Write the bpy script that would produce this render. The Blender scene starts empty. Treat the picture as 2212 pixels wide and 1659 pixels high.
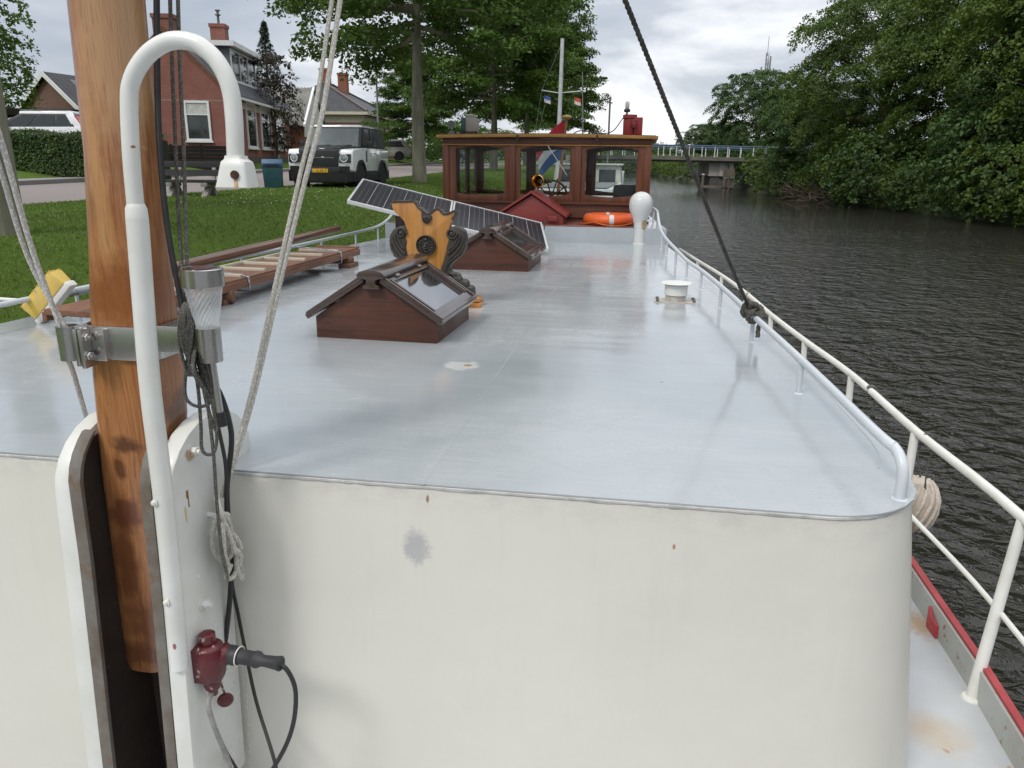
import bpy, bmesh, math, random
import numpy as np
from mathutils import Vector, Matrix
random.seed(7); rng = np.random.default_rng(11)
S = bpy.context.scene; COL = S.collection
rad = math.radians
# ---------------------------------------------------------------- camera model (metres; z=0 is the water, eye at 3 m)
F, CX, CY, EYE = 1650., 1106., 829.5, 3.0
PITCH, ROLL = rad(16.2), rad(0.6)
s8, c8, W0 = 0.1564, 0.9877, -1.49          # heading of the barge and its centreline offset

def ray(px, py):
    dx = (px-CX)/F; dy = -(py-CY)/F
    a = dx*math.cos(ROLL)-dy*math.sin(ROLL); b = dx*math.sin(ROLL)+dy*math.cos(ROLL)
    return (a, math.cos(PITCH)+math.sin(PITCH)*b, -math.sin(PITCH)+math.cos(PITCH)*b)
def gz(px, py, z):            # point seen there at height z
    r = ray(px, py); t = (z-EYE)/r[2]; return Vector((r[0]*t, r[1]*t, z))
def gy(px, py, y):            # point seen there at distance y
    r = ray(px, py); t = y/r[1]; return Vector((r[0]*t, y, EYE+r[2]*t))
def bl(p):                    # world -> barge coordinates (across, along, up)
    x, y, z = p; return Vector((c8*x-s8*y-W0, s8*x+c8*y, z))
def bw(X, u, z):
    w = X+W0; return Vector((u*s8+w*c8, u*c8-w*s8, z))
def pu(px, py, u):            # barge coordinates of the point seen there at length u along the boat
    r = ray(px, py); t = u/(s8*r[0]+c8*r[1]); return bl((r[0]*t, r[1]*t, EYE+r[2]*t))
def pX(px, py, X):
    r = ray(px, py); t = (X+W0)/(c8*r[0]-s8*r[1]); return bl((r[0]*t, r[1]*t, EYE+r[2]*t))
def pz(px, py, z): return bl(gz(px, py, z))

def proj(p):                  # where a world point lands in the picture
    x, y, z = p[0], p[1], p[2]-EYE
    f = y*math.cos(PITCH)-z*math.sin(PITCH); u = y*math.sin(PITCH)+z*math.cos(PITCH); a, b = x/f, u/f
    return (CX+F*(a*math.cos(ROLL)+b*math.sin(ROLL)), CY-F*(-a*math.sin(ROLL)+b*math.cos(ROLL)))
# ---------------------------------------------------------------- mesh builder
def sm(x): x = max(0., min(1., x)); return x*x*(3-2*x)
def lerp(a, b, t): return a+(b-a)*t
def interp(tab, x):
    if x <= tab[0][0]: return tab[0][1]
    for (a, p), (b, q) in zip(tab, tab[1:]):
        if x <= b: return p+(q-p)*(x-a)/(b-a)
    return tab[-1][1]
def spline(pts, n=8):
    P = [Vector(p) for p in pts]
    if len(P) < 3: return P
    out = []
    Q = [P[0]*2-P[1]]+P+[P[-1]*2-P[-2]]
    for i in range(1, len(Q)-2):
        p0, p1, p2, p3 = Q[i-1:i+3]
        for k in range(n):
            t = k/n
            out.append(.5*((2*p1)+(p2-p0)*t+(2*p0-5*p1+4*p2-p3)*t*t+(3*p1-p0-3*p2+p3)*t**3))
    out.append(P[-1]); return out

class MB:
    def __init__(self): self.v = []; self.f = []
    def add(self, vs, fs):
        o = len(self.v); self.v += [Vector(v) for v in vs]; self.f += [[i+o for i in f] for f in fs]; return self
    def box(self, x0, x1, y0, y1, z0, z1):
        return self.add([(x0,y0,z0),(x1,y0,z0),(x1,y1,z0),(x0,y1,z0),(x0,y0,z1),(x1,y0,z1),(x1,y1,z1),(x0,y1,z1)],
                        [(3,2,1,0),(4,5,6,7),(0,1,5,4),(1,2,6,5),(2,3,7,6),(3,0,4,7)])
    def obox(self, c, ax, ay, az):      # centre and three half-axis vectors
        c, ax, ay, az = map(Vector, (c, ax, ay, az))
        vs = [c+sx*ax+sy*ay+sz*az for sz in (-1,1) for sx, sy in ((-1,-1),(1,-1),(1,1),(-1,1))]
        fs = [(3,2,1,0),(4,5,6,7),(0,1,5,4),(1,2,6,5),(2,3,7,6),(3,0,4,7)]
        if ax.cross(ay).dot(az) < 0: fs = [f[::-1] for f in fs]
        return self.add(vs, fs)
    def bar(self, a, b, w, h, up=(0,0,1)):
        a, b = Vector(a), Vector(b); d = b-a; t = d.normalized(); sd = t.cross(Vector(up))
        if sd.length < 1e-4: sd = t.cross(Vector((1,0,0)))
        sd.normalize(); n = sd.cross(t)
        return self.obox((a+b)/2, sd*w/2, d/2, n*h/2)
    def loft(self, rings, cap=True, closed=True):
        n = len(rings[0]); vs = [p for r in rings for p in r]; fs = []
        for i in range(len(rings)-1):
            for k in range(n if closed else n-1):
                a = i*n+k; b = i*n+(k+1) % n; fs.append((a, b, b+n, a+n))
        if cap: fs.append(tuple(range(n))[::-1]); fs.append(tuple((len(rings)-1)*n+k for k in range(n)))
        return self.add(vs, fs)
    def tube(self, pts, r, seg=10, closed=False):
        P = [Vector(p) for p in pts]; n = len(P); R = r if isinstance(r, (list, tuple)) else [r]*n
        rings = []; prev = None
        for i, p in enumerate(P):
            if closed: t = P[(i+1) % n]-P[i-1]
            else: t = P[min(i+1, n-1)]-P[max(i-1, 0)]
            t.normalize()
            if prev is None:
                a = t.cross(Vector((0,0,1)))
                if a.length < 1e-3: a = t.cross(Vector((1,0,0)))
            else: a = prev-t*prev.dot(t)
            if a.length < 1e-6: a = t.orthogonal()
            a.normalize(); prev = a; b = t.cross(a)
            rings.append([p+R[i]*(a*math.cos(2*math.pi*k/seg)+b*math.sin(2*math.pi*k/seg)) for k in range(seg)])
        if closed: return self.loft(rings+[rings[0]], cap=False)
        return self.loft(rings)
    def cyl(self, a, b, r, r2=None, seg=16): return self.tube([a, b], [r, r if r2 is None else r2], seg)
    def lathe(self, prof, o, axis=(0,0,1), seg=20, cap=True):   # prof: (radius, along axis)
        o = Vector(o); t = Vector(axis).normalized(); a = t.orthogonal().normalized(); b = t.cross(a)
        rings = [[o+t*h+max(r, 1e-4)*(a*math.cos(2*math.pi*k/seg)+b*math.sin(2*math.pi*k/seg)) for k in range(seg)] for r, h in prof]
        return self.loft(rings, cap=cap)
    def prism(self, poly, ext):
        P = [Vector(p) for p in poly]; e = Vector(ext); n = len(P)
        nm = Vector((0,0,0))
        for i in range(n): nm += P[i].cross(P[(i+1) % n])
        if nm.dot(e) > 0: P = P[::-1]
        fs = [tuple(range(n)), tuple(range(2*n-1, n-1, -1))]+[(i, i+n, (i+1) % n+n, (i+1) % n) for i in range(n)]
        return self.add(P+[p+e for p in P], fs)
    def frame(self, outer, inner, ext):    # ring-shaped plate with equal vertex counts
        O = [Vector(p) for p in outer]; I = [Vector(p) for p in inner]; e = Vector(ext); n = len(O)
        vs = O+I+[p+e for p in O]+[p+e for p in I]; fs = []
        for i in range(n):
            j = (i+1) % n
            fs += [(i, j, n+j, n+i), (2*n+i, 3*n+i, 3*n+j, 2*n+j), (i, 2*n+i, 2*n+j, j), (n+i, n+j, 3*n+j, 3*n+i)]
        return self.add(vs, fs)
    def ball(self, c, r, seg=14, rings=8, sc=(1,1,1)):
        c = Vector(c); R = []
        for i in range(rings+1):
            th = math.pi*(0.02+.96*i/rings)
            R.append([c+Vector((sc[0]*r*math.sin(th)*math.cos(2*math.pi*k/seg), sc[1]*r*math.sin(th)*math.sin(2*math.pi*k/seg), -sc[2]*r*math.cos(th))) for k in range(seg)])
        return self.loft(R)
    def rope(self, pts, R, pitch=None, strands=3, seg=6):      # laid rope: strands twisted round the path
        pitch = pitch or R*7; P = [Vector(p) for p in pts]
        L = [0]
        for a, b in zip(P, P[1:]): L.append(L[-1]+(b-a).length)
        n = max(8, int(L[-1]/(pitch/7))); pts2 = []; j = 0
        for i in range(n+1):
            d = L[-1]*i/n
            while j < len(P)-2 and L[j+1] < d: j += 1
            t = (d-L[j])/max(1e-9, L[j+1]-L[j]); pts2.append((d, P[j].lerp(P[j+1], t)))
        for k in range(strands):
            out = []; prev = None
            for i, (d, p) in enumerate(pts2):
                t = (pts2[min(i+1, n)][1]-pts2[max(i-1, 0)][1]).normalized()
                a = (t.orthogonal() if prev is None else prev-t*prev.dot(t)).normalized(); prev = a; b = t.cross(a)
                th = 2*math.pi*(d/pitch+k/strands)
                out.append(p+(a*math.cos(th)+b*math.sin(th))*R*.5)
            self.tube(out, R*.56, seg)
        return self
    def build(self, name, mat, parent=None, bevel=0, world=False, sharp=35, normals=True, merge=0):
        me = bpy.data.meshes.new(name); inv = None
        vs = self.v
        if world and parent is not None: inv = MATW[parent.name].inverted(); vs = [inv @ v for v in vs]
        me.from_pydata([tuple(v) for v in vs], [], self.f)
        if bevel or normals:
            bm = bmesh.new(); bm.from_mesh(me)
            if merge: bmesh.ops.remove_doubles(bm, verts=bm.verts, dist=merge)
            if normals: bmesh.ops.recalc_face_normals(bm, faces=bm.faces)
            if bevel:
                es = [e for e in bm.edges if len(e.link_faces) == 2 and e.calc_face_angle(0) > rad(30)]
                bmesh.ops.bevel(bm, geom=es, offset=bevel, segments=2, profile=.6, affect='EDGES', clamp_overlap=True)
            bm.to_mesh(me); bm.free()
        for p in me.polygons: p.use_smooth = True
        me.set_sharp_from_angle(angle=rad(sharp))
        me.materials.append(mat)
        o = bpy.data.objects.new(name, me); COL.objects.link(o)
        if parent is not None: o.parent = parent; MATW[o.name] = MATW.get(parent.name, Matrix())
        else: MATW[o.name] = Matrix()
        return o
MATW = {}
def tag(o, label, cat, group=None):
    o['label'] = label; o['category'] = cat
    if group: o['group'] = group
    return o
def thing(name, label, cat, loc=(0,0,0), rz=0, group=None):
    o = bpy.data.objects.new(name, None); COL.objects.link(o); o.location = loc; o.rotation_euler = (0,0,rz); o.empty_display_size = .2
    MATW[o.name] = Matrix.Translation(Vector(loc)) @ Matrix.Rotation(rz, 4, 'Z')
    return tag(o, label, cat, group)
def kind(o, k): o['kind'] = k; return o

# ---------------------------------------------------------------- materials
def N(nt, t, **kw):
    n = nt.nodes.new(t)
    for k, v in kw.items(): setattr(n, k, v)
    return n
def rgb(c): return (c[0], c[1], c[2], 1)
def mixc(nt, fac, a, b, mode='MIX'):
    m = N(nt, 'ShaderNodeMix', data_type='RGBA', blend_type=mode)
    for sock, v in ((m.inputs[0], fac), (m.inputs[6], a), (m.inputs[7], b)):
        if hasattr(v, 'links'): nt.links.new(v, sock)
        elif isinstance(v, (tuple, list)): sock.default_value = rgb(v)
        else: sock.default_value = v
    return m.outputs[2]
def noise(nt, vec, scale, detail=4, rough=.55, dist=0):
    n = N(nt, 'ShaderNodeTexNoise'); nt.links.new(vec, n.inputs['Vector']); n.inputs['Scale'].default_value = scale
    n.inputs['Detail'].default_value = detail; n.inputs['Roughness'].default_value = rough; n.inputs['Distortion'].default_value = dist
    return n.outputs[0]
def ramp(nt, fac, a, b, lo=0., hi=1.):
    m = N(nt, 'ShaderNodeMapRange'); nt.links.new(fac, m.inputs[0])
    for i, v in enumerate((a, b, lo, hi)): m.inputs[i+1].default_value = v
    return m.outputs[0]
def mth(nt, op, a, b=None):
    m = N(nt, 'ShaderNodeMath', operation=op)
    for i, v in enumerate((a, b)):
        if v is None: continue
        if hasattr(v, 'links'): nt.links.new(v, m.inputs[i])
        else: m.inputs[i].default_value = v
    return m.outputs[0]
def mapping(nt, vec, sc=(1,1,1), loc=(0,0,0), rot=(0,0,0)):
    m = N(nt, 'ShaderNodeMapping'); nt.links.new(vec, m.inputs[0]); m.inputs['Scale'].default_value = sc
    m.inputs['Location'].default_value = loc; m.inputs['Rotation'].default_value = rot; return m.outputs[0]
def newmat(name):
    m = bpy.data.materials.new(name); m.use_nodes = True; nt = m.node_tree
    return m, nt, nt.nodes['Principled BSDF'], N(nt, 'ShaderNodeTexCoord').outputs['Object']
def bump(nt, b, h, strength, dist=.01):
    n = N(nt, 'ShaderNodeBump'); n.inputs['Strength'].default_value = strength; n.inputs['Distance'].default_value = dist
    nt.links.new(h, n.inputs['Height']); nt.links.new(n.outputs[0], b.inputs['Normal']); return n
def M(name, base, rough=.5, metal=0, c2=None, var=.25, scale=6, stretch=(1,1,1), bmp=0, bscale=40, rvar=.1, spec=.5, coat=0, spots=(), speck=None, bdist=.004):
    m, nt, b, oc = newmat(name)
    vec = mapping(nt, oc, stretch)
    nz = noise(nt, vec, scale, 5, .6)
    if c2 is None: c2 = tuple(x*(1-var) for x in base)
    col = mixc(nt, ramp(nt, nz, .35, .65), base, c2)
    for ctr, rr, cc, ns, *sf in spots:
        sf = sf[0] if sf else .8
        d = N(nt, 'ShaderNodeVectorMath', operation='LENGTH')
        nt.links.new(mapping(nt, oc, tuple(1/r for r in rr), tuple(-a/r for a, r in zip(ctr, rr))), d.inputs[0])
        n2 = noise(nt, mapping(nt, oc, (1,1,1)), ns, 5, .7)
        f = mth(nt, 'ADD', d.outputs['Value'], mth(nt, 'MULTIPLY', mth(nt, 'SUBTRACT', n2, .5), 1.6))
        col = mixc(nt, ramp(nt, f, 1.05, sf, 0, .9), col, cc)
    if speck:
        sc_, thr, cc = speck
        col = mixc(nt, ramp(nt, noise(nt, oc, sc_, 6, .7), thr, thr+.04), col, cc)
    nt.links.new(col, b.inputs['Base Color'])
    b.inputs['Metallic'].default_value = metal; b.inputs['Specular IOR Level'].default_value = spec
    nt.links.new(ramp(nt, nz, .3, .7, max(0, rough-rvar), min(1, rough+rvar)), b.inputs['Roughness'])
    if coat: b.inputs['Coat Weight'].default_value = coat; b.inputs['Coat Roughness'].default_value = .08
    if bmp: bump(nt, b, noise(nt, vec, bscale, 4, .6), bmp, bdist)
    return m
def leafmat(name, a, b_, c_, trans=.3, patch=.35, rough=.55):
    m, nt, b, oc = newmat(name)
    g = N(nt, 'ShaderNodeNewGeometry')
    isl = g.outputs['Random Per Island']
    col = mixc(nt, isl, a, b_)
    col = mixc(nt, ramp(nt, noise(nt, oc, patch, 3, .6), .42, .62), col, c_)
    nt.links.new(col, b.inputs['Base Color']); b.inputs['Roughness'].default_value = rough; b.inputs['Specular IOR Level'].default_value = .35
    t = N(nt, 'ShaderNodeBsdfTranslucent'); nt.links.new(mixc(nt, .5, col, (.12,.2,.03)), t.inputs[0])
    mx = N(nt, 'ShaderNodeMixShader'); mx.inputs[0].default_value = trans
    nt.links.new(b.outputs[0], mx.inputs[1]); nt.links.new(t.outputs[0], mx.inputs[2])
    nt.links.new(mx.outputs[0], nt.nodes['Material Output'].inputs[0]); return m
def glassmat(name, tint=(.95,.97,.96), refl=.12):
    m = bpy.data.materials.new(name); m.use_nodes = True; nt = m.node_tree; nt.nodes.remove(nt.nodes['Principled BSDF'])
    tr = N(nt, 'ShaderNodeBsdfTransparent'); tr.inputs[0].default_value = rgb(tint)
    gl = N(nt, 'ShaderNodeBsdfGlossy'); gl.inputs['Roughness'].default_value = .03
    fr = N(nt, 'ShaderNodeFresnel'); fr.inputs[0].default_value = 1.5
    mx = N(nt, 'ShaderNodeMixShader'); nt.links.new(ramp(nt, fr.outputs[0], 0, 1, 0, refl*2.6), mx.inputs[0])
    nt.links.new(tr.outputs[0], mx.inputs[1]); nt.links.new(gl.outputs[0], mx.inputs[2])
    nt.links.new(mx.outputs[0], nt.nodes['Material Output'].inputs[0]); return m
def brickmat(name, a, b_, mortar, scale=1.0, rot=False, wall=None):
    m, nt, b, oc = newmat(name)
    # brick courses laid on whichever wall plane: swap axes with the face normal
    ge = N(nt, 'ShaderNodeNewGeometry'); sp = N(nt, 'ShaderNodeSeparateXYZ'); nt.links.new(oc, sp.inputs[0])
    tcn = N(nt, 'ShaderNodeTexCoord'); sn = N(nt, 'ShaderNodeSeparateXYZ'); nt.links.new(tcn.outputs['Normal'], sn.inputs[0])
    isx = mth(nt, 'GREATER_THAN', mth(nt, 'ABSOLUTE', sn.outputs[0]), .6)
    h = N(nt, 'ShaderNodeMix', data_type='FLOAT'); nt.links.new(isx, h.inputs[0]); nt.links.new(sp.outputs[0], h.inputs[2]); nt.links.new(sp.outputs[1], h.inputs[3])
    cb = N(nt, 'ShaderNodeCombineXYZ'); nt.links.new(h.outputs[0], cb.inputs[0]); nt.links.new(sp.outputs[2], cb.inputs[1])
    br = N(nt, 'ShaderNodeTexBrick'); nt.links.new(cb.outputs[0], br.inputs[0])
    br.inputs['Scale'].default_value = scale; br.inputs['Brick Width'].default_value = .22; br.inputs['Row Height'].default_value = .065
    br.inputs['Mortar Size'].default_value = .008; br.inputs['Color1'].default_value = rgb(a); br.inputs['Color2'].default_value = rgb(b_); br.inputs['Mortar'].default_value = rgb(mortar)
    col = mixc(nt, ramp(nt, noise(nt, oc, .9, 5, .65), .35, .7), br.outputs[0], tuple(x*.72 for x in a))
    nt.links.new(col, b.inputs['Base Color']); b.inputs['Roughness'].default_value = .85
    bump(nt, b, br.outputs['Fac'], -.3, .01); return m
def tilemat(name, a, b_, pitch=.3):
    m, nt, b, oc = newmat(name)
    sp = N(nt, 'ShaderNodeSeparateXYZ'); nt.links.new(oc, sp.inputs[0])
    tc = N(nt, 'ShaderNodeSeparateXYZ'); t0 = N(nt, 'ShaderNodeTexCoord'); nt.links.new(t0.outputs['Normal'], tc.inputs[0])
    isx = mth(nt, 'GREATER_THAN', mth(nt, 'ABSOLUTE', tc.outputs[0]), mth(nt, 'ABSOLUTE', tc.outputs[1]))
    h = N(nt, 'ShaderNodeMix', data_type='FLOAT'); nt.links.new(isx, h.inputs[0]); nt.links.new(sp.outputs[0], h.inputs[2]); nt.links.new(sp.outputs[1], h.inputs[3])
    rows = mth(nt, 'FRACT', mth(nt, 'DIVIDE', sp.outputs[2], pitch*.75))
    cols = mth(nt, 'SINE', mth(nt, 'MULTIPLY', h.outputs[0], 2*math.pi/pitch))
    nz = noise(nt, oc, 1.6, 5, .65)
    f = mth(nt, 'ADD', mth(nt, 'MULTIPLY', rows, .6), mth(nt, 'MULTIPLY', cols, .25))
    col = mixc(nt, ramp(nt, nz, .3, .7), a, b_)
    gap = mth(nt, 'LESS_THAN', rows, .12)
    col = mixc(nt, mth(nt, 'MULTIPLY', gap, .5), col, tuple(x*.35 for x in a))
    nt.links.new(col, b.inputs['Base Color']); b.inputs['Roughness'].default_value = .5
    bump(nt, b, f, .8, .05); return m
def woodmat(name, a, b_, dark, rough=.35, axis=2, scale=14, coat=.4, spots=(), wear=None):
    m, nt, b, oc = newmat(name)
    def st(k, cross=1): return [k if i == axis else cross for i in range(3)]
    # grain: noise drawn out along the timber, its course bent by a slow warp
    wv = N(nt, 'ShaderNodeTexNoise'); nt.links.new(mapping(nt, oc, st(.5)), wv.inputs['Vector']); wv.inputs['Scale'].default_value = 3.2; wv.inputs['Detail'].default_value = 3
    ad = N(nt, 'ShaderNodeVectorMath', operation='MULTIPLY_ADD'); nt.links.new(wv.outputs['Color'], ad.inputs[0]); ad.inputs[1].default_value = tuple(.05 if i != axis else 0 for i in range(3)); nt.links.new(oc, ad.inputs[2])
    wo = ad.outputs[0]
    g1 = noise(nt, mapping(nt, wo, st(.045)), scale*2.2, 5, .62, .15)
    fine = noise(nt, mapping(nt, wo, st(.022)), scale*9, 4, .6)
    big = noise(nt, mapping(nt, oc, st(.5, 1.6)), 2.0, 5, .62, .6)
    col = mixc(nt, ramp(nt, g1, .36, .64), a, b_)
    col = mixc(nt, ramp(nt, g1, .56, .66, 0, .65), col, dark)
    col = mixc(nt, ramp(nt, big, .50, .30, 0, .45), col, tuple(min(1, x*1.35+.02) for x in a))
    col = mixc(nt, ramp(nt, big, .54, .74, 0, .75), col, tuple(.55*x+.45*y for x, y in zip(b_, dark)))
    if wear: col = mixc(nt, ramp(nt, noise(nt, oc, wear[0], 6, .7), wear[1], wear[1]+.08), col, wear[2])
    for ctr, rr, cc, ns in spots:
        d = N(nt, 'ShaderNodeVectorMath', operation='LENGTH')
        nt.links.new(mapping(nt, oc, tuple(1/r for r in rr), tuple(-p/r for p, r in zip(ctr, rr))), d.inputs[0])
        f = mth(nt, 'ADD', d.outputs['Value'], mth(nt, 'MULTIPLY', mth(nt, 'SUBTRACT', noise(nt, oc, ns, 4, .7), .5), 1.8))
        col = mixc(nt, ramp(nt, f, 1.15, .5, 0, .8), col, cc)
    col = mixc(nt, ramp(nt, fine, .48, .72, 0, .55), col, dark)
    nt.links.new(col, b.inputs['Base Color']); nt.links.new(ramp(nt, big, .3, .7, rough-.08, rough+.15), b.inputs['Roughness'])
    b.inputs['Coat Weight'].default_value = coat; b.inputs['Coat Roughness'].default_value = .15
    bump(nt, b, fine, .25, .002); return m
SUN_E = 1.2
# ---------------------------------------------------------------- camera, light, sky
cam = bpy.data.cameras.new('camera'); co = bpy.data.objects.new('camera', cam); COL.objects.link(co)
Fw = Vector((0, math.cos(PITCH), -math.sin(PITCH))); Up = Vector((0, math.sin(PITCH), math.cos(PITCH))); Rt = Vector((1,0,0))
R_ = Rt*math.cos(ROLL)+Up*math.sin(ROLL); U_ = -Rt*math.sin(ROLL)+Up*math.cos(ROLL)
co.matrix_world = Matrix((( R_.x, U_.x, -Fw.x, 0), (R_.y, U_.y, -Fw.y, 0), (R_.z, U_.z, -Fw.z, EYE), (0,0,0,1)))
cam.sensor_width = 36; cam.lens = F/2212*36; cam.clip_end = 6000; cam.clip_start = .05
S.camera = co
S.view_settings.view_transform = 'Standard'; S.view_settings.look = 'None'; S.view_settings.exposure = .45; S.view_settings.gamma = 1
SUN_EL, SUN_AZ = rad(48), rad(222)
sd = Vector((math.sin(SUN_AZ)*math.cos(SUN_EL), math.cos(SUN_AZ)*math.cos(SUN_EL), math.sin(SUN_EL)))
sl = bpy.data.lights.new('sun', 'SUN'); sl.energy = SUN_E; sl.angle = rad(14); sl.color = (1, .95, .88)
so = bpy.data.objects.new('sun', sl); COL.objects.link(so); so.rotation_euler = (-sd).to_track_quat('-Z', 'Y').to_euler(); so.location = (0,0,60)
W = bpy.data.worlds.new('World'); S.world = W; W.use_nodes = True; nt = W.node_tree; bg = nt.nodes['Background']
sky = N(nt, 'ShaderNodeTexSky', sky_type='NISHITA'); sky.sun_disc = False; sky.sun_elevation = SUN_EL; sky.sun_rotation = SUN_AZ
tc = N(nt, 'ShaderNodeTexCoord').outputs['Generated']
sp = N(nt, 'ShaderNodeSeparateXYZ'); nt.links.new(tc, sp.inputs[0])
v = mapping(nt, tc, (1, 1, 2.6), (.32, .1, .2))
n1 = noise(nt, v, 2.6, 8, .55, .35); n2 = noise(nt, mapping(nt, tc, (1, 1, 3.2), (3.1, 1.7, 0)), 5.5, 8, .55, .3)
f = mth(nt, 'ADD', mth(nt, 'MULTIPLY', n1, .72), mth(nt, 'MULTIPLY', n2, .28))
# brighter break in the cloud low over the canal
bd = N(nt, 'ShaderNodeVectorMath', operation='DISTANCE'); nt.links.new(mapping(nt, tc, (1, 1, 1.5)), bd.inputs[0])
bdir = Vector(ray(1300, 190)).normalized(); bd.inputs[1].default_value = (bdir.x, bdir.y, bdir.z*1.5)
f = mth(nt, 'ADD', f, ramp(nt, bd.outputs['Value'], .5, .02, 0, .17))
f = mth(nt, 'ADD', f, ramp(nt, sp.outputs[2], .14, .01, 0, .05))
cloud = mixc(nt, ramp(nt, f, .44, .62), (3.1, 3.5, 4.15), (4.7, 5.0, 5.5))
cloud = mixc(nt, ramp(nt, f, .61, .73), cloud, (8.6, 8.6, 8.8))
# unseen sky overhead, brightened to put more light on the scene
cloud = mixc(nt, ramp(nt, sp.outputs[2], .3, .85, 0, 1), cloud, (13.5, 13.6, 13.8))
colr = mixc(nt, .9, sky.outputs[0], cloud)
nt.links.new(colr, bg.inputs[0]); bg.inputs[1].default_value = .1

# ---------------------------------------------------------------- ground, road, water
def e_of(x, y): return -((c8*x-s8*y)+4.75)
def x_of(e, y): return (-(e+4.75)+s8*y)/c8
def land(x, y):
    e = e_of(x, y)
    return 1.2+.85*sm(e/2.4)+.012*(max(0, min(75, y))-10)+.36*sm((e-13.2)/3)
NEAR = [(-20,9.5),(0,8.5),(15,7.1),(30,5.2),(45,5.7),(70,6),(600,6)]
def near(y): return interp(NEAR, y)
FAR = 13.0
YS = [-25+1.5*i for i in range(60)]+[66+4*i for i in range(25)]+[170+25*i for i in range(10)]+[420, 500, 700, 1100, 2500]
def sheet(name, e0, e1, ncol, mat, dz=0, wall=False, pw=1):
    m = MB(); rows = []
    for y in YS:
        a = e0(y); b = e1(y); r = []
        if wall: r.append((x_of(a, y), y, -.6))
        for k in range(ncol+1):
            e = a+(b-a)*(k/ncol)**pw; x = x_of(e, y); r.append((x, y, land(x, y)+dz))
        rows.append(r)
    n = len(rows[0]); vs = [p for r in rows for p in r]
    fs = [(i*n+k, i*n+k+1, (i+1)*n+k+1, (i+1)*n+k) for i in range(len(rows)-1) for k in range(n-1)]
    m.add(vs, fs); o = m.build(name, mat, normals=False); 
    # faces must look up
    me = o.data
    if me.polygons[len(me.polygons)//2].normal.z < 0: me.flip_normals()
    return kind(o, 'structure')
def grassmat(name):
    m, nt, b, oc = newmat(name)
    col = mixc(nt, ramp(nt, noise(nt, oc, .45, 5, .65), .35, .65), (.09,.15,.022), (.11,.17,.028))
    col = mixc(nt, ramp(nt, noise(nt, mapping(nt, oc, (1,1.6,1)), 7, 5, .7), .4, .65), col, (.068,.118,.018))
    col = mixc(nt, ramp(nt, noise(nt, oc, 1.7, 4, .6), .6, .72, 0, .5), col, (.085,.105,.03))
    nt.links.new(col, b.inputs['Base Color']); b.inputs['Roughness'].default_value = .9; b.inputs['Specular IOR Level'].default_value = .15
    bump(nt, b, noise(nt, oc, 55, 4, .7), .7, .05); return m
GRASS = grassmat('lawn_grass')
def roadmat(name, base, c2):
    m, nt, b, oc = newmat(name)
    col = mixc(nt, ramp(nt, noise(nt, mapping(nt, oc, (1,.25,1)), .9, 5, .6), .35, .65), base, c2)
    col = mixc(nt, ramp(nt, noise(nt, oc, 45, 3, .7), .35, .7), col, tuple(x*.8 for x in base))
    nt.links.new(col, b.inputs['Base Color']); b.inputs['Roughness'].default_value = .75
    bump(nt, b, noise(nt, oc, 60, 3, .7), .3, .01); return m
lawn = sheet('lawn', lambda y: 0, near, 26, GRASS, wall=True)
m = MB(); rg = [(x_of(-.05, y), y) for y in YS if y < 320]
m.loft([[(x,y,-.7),(x+.07,y,-.7),(x+.07,y,.95),(x,y,.95)] for x, y in rg]); kind(m.build('canal_edge_boards', M('wet_timber', (.07,.055,.04), .85, c2=(.04,.035,.025), scale=3, stretch=(4,4,.4), bmp=.4)), 'structure')
road = sheet('road', near, lambda y: FAR, 8, roadmat('road_pavers', (.24,.205,.19), (.19,.17,.165)))
m = MB(); rows = []
PAVE = roadmat('pavement_slabs', (.26,.25,.24), (.2,.19,.18))
for y in YS:
    if y > 320: break
    r = []
    for e, dz in ((FAR, -.05), (FAR, .13), (FAR+.12, .13), (FAR+1.25, .12), (FAR+1.25, -.05)):
        x = x_of(e, y); r.append((x, y, land(x_of(FAR, y), y)+dz))
    rows.append(r)
m.loft(rows, cap=True, closed=True); kind(m.build('pavement', PAVE), 'structure')
garden = sheet('garden_ground', lambda y: FAR+1.25, lambda y: 900, 40, GRASS, dz=-.01, pw=3)
# right bank
XR = [(-60,27.5),(20,27.0),(80,26.8),(130,29.5),(200,36),(216,36.5),(232,29),(260,20),(3000,-200)]
m = MB(); rows = []
for y in YS:
    a = interp(XR, y); rows.append([(a, y, -.5), (a+.4, y, .35), (a+2, y, .9), (a+6, y, 1.3), (a+40, y, 1.6), (a+1500, y, 1.6)])
n = len(rows[0]); m.add([p for r in rows for p in r], [(i*n+k, (i+1)*n+k, (i+1)*n+k+1, i*n+k+1)[::-1] for i in range(len(rows)-1) for k in range(n-1)])
kind(m.build('right_bank', M('bank_soil', (.03,.035,.015), .95, c2=(.035,.05,.016), scale=.8), normals=False), 'structure')
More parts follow.
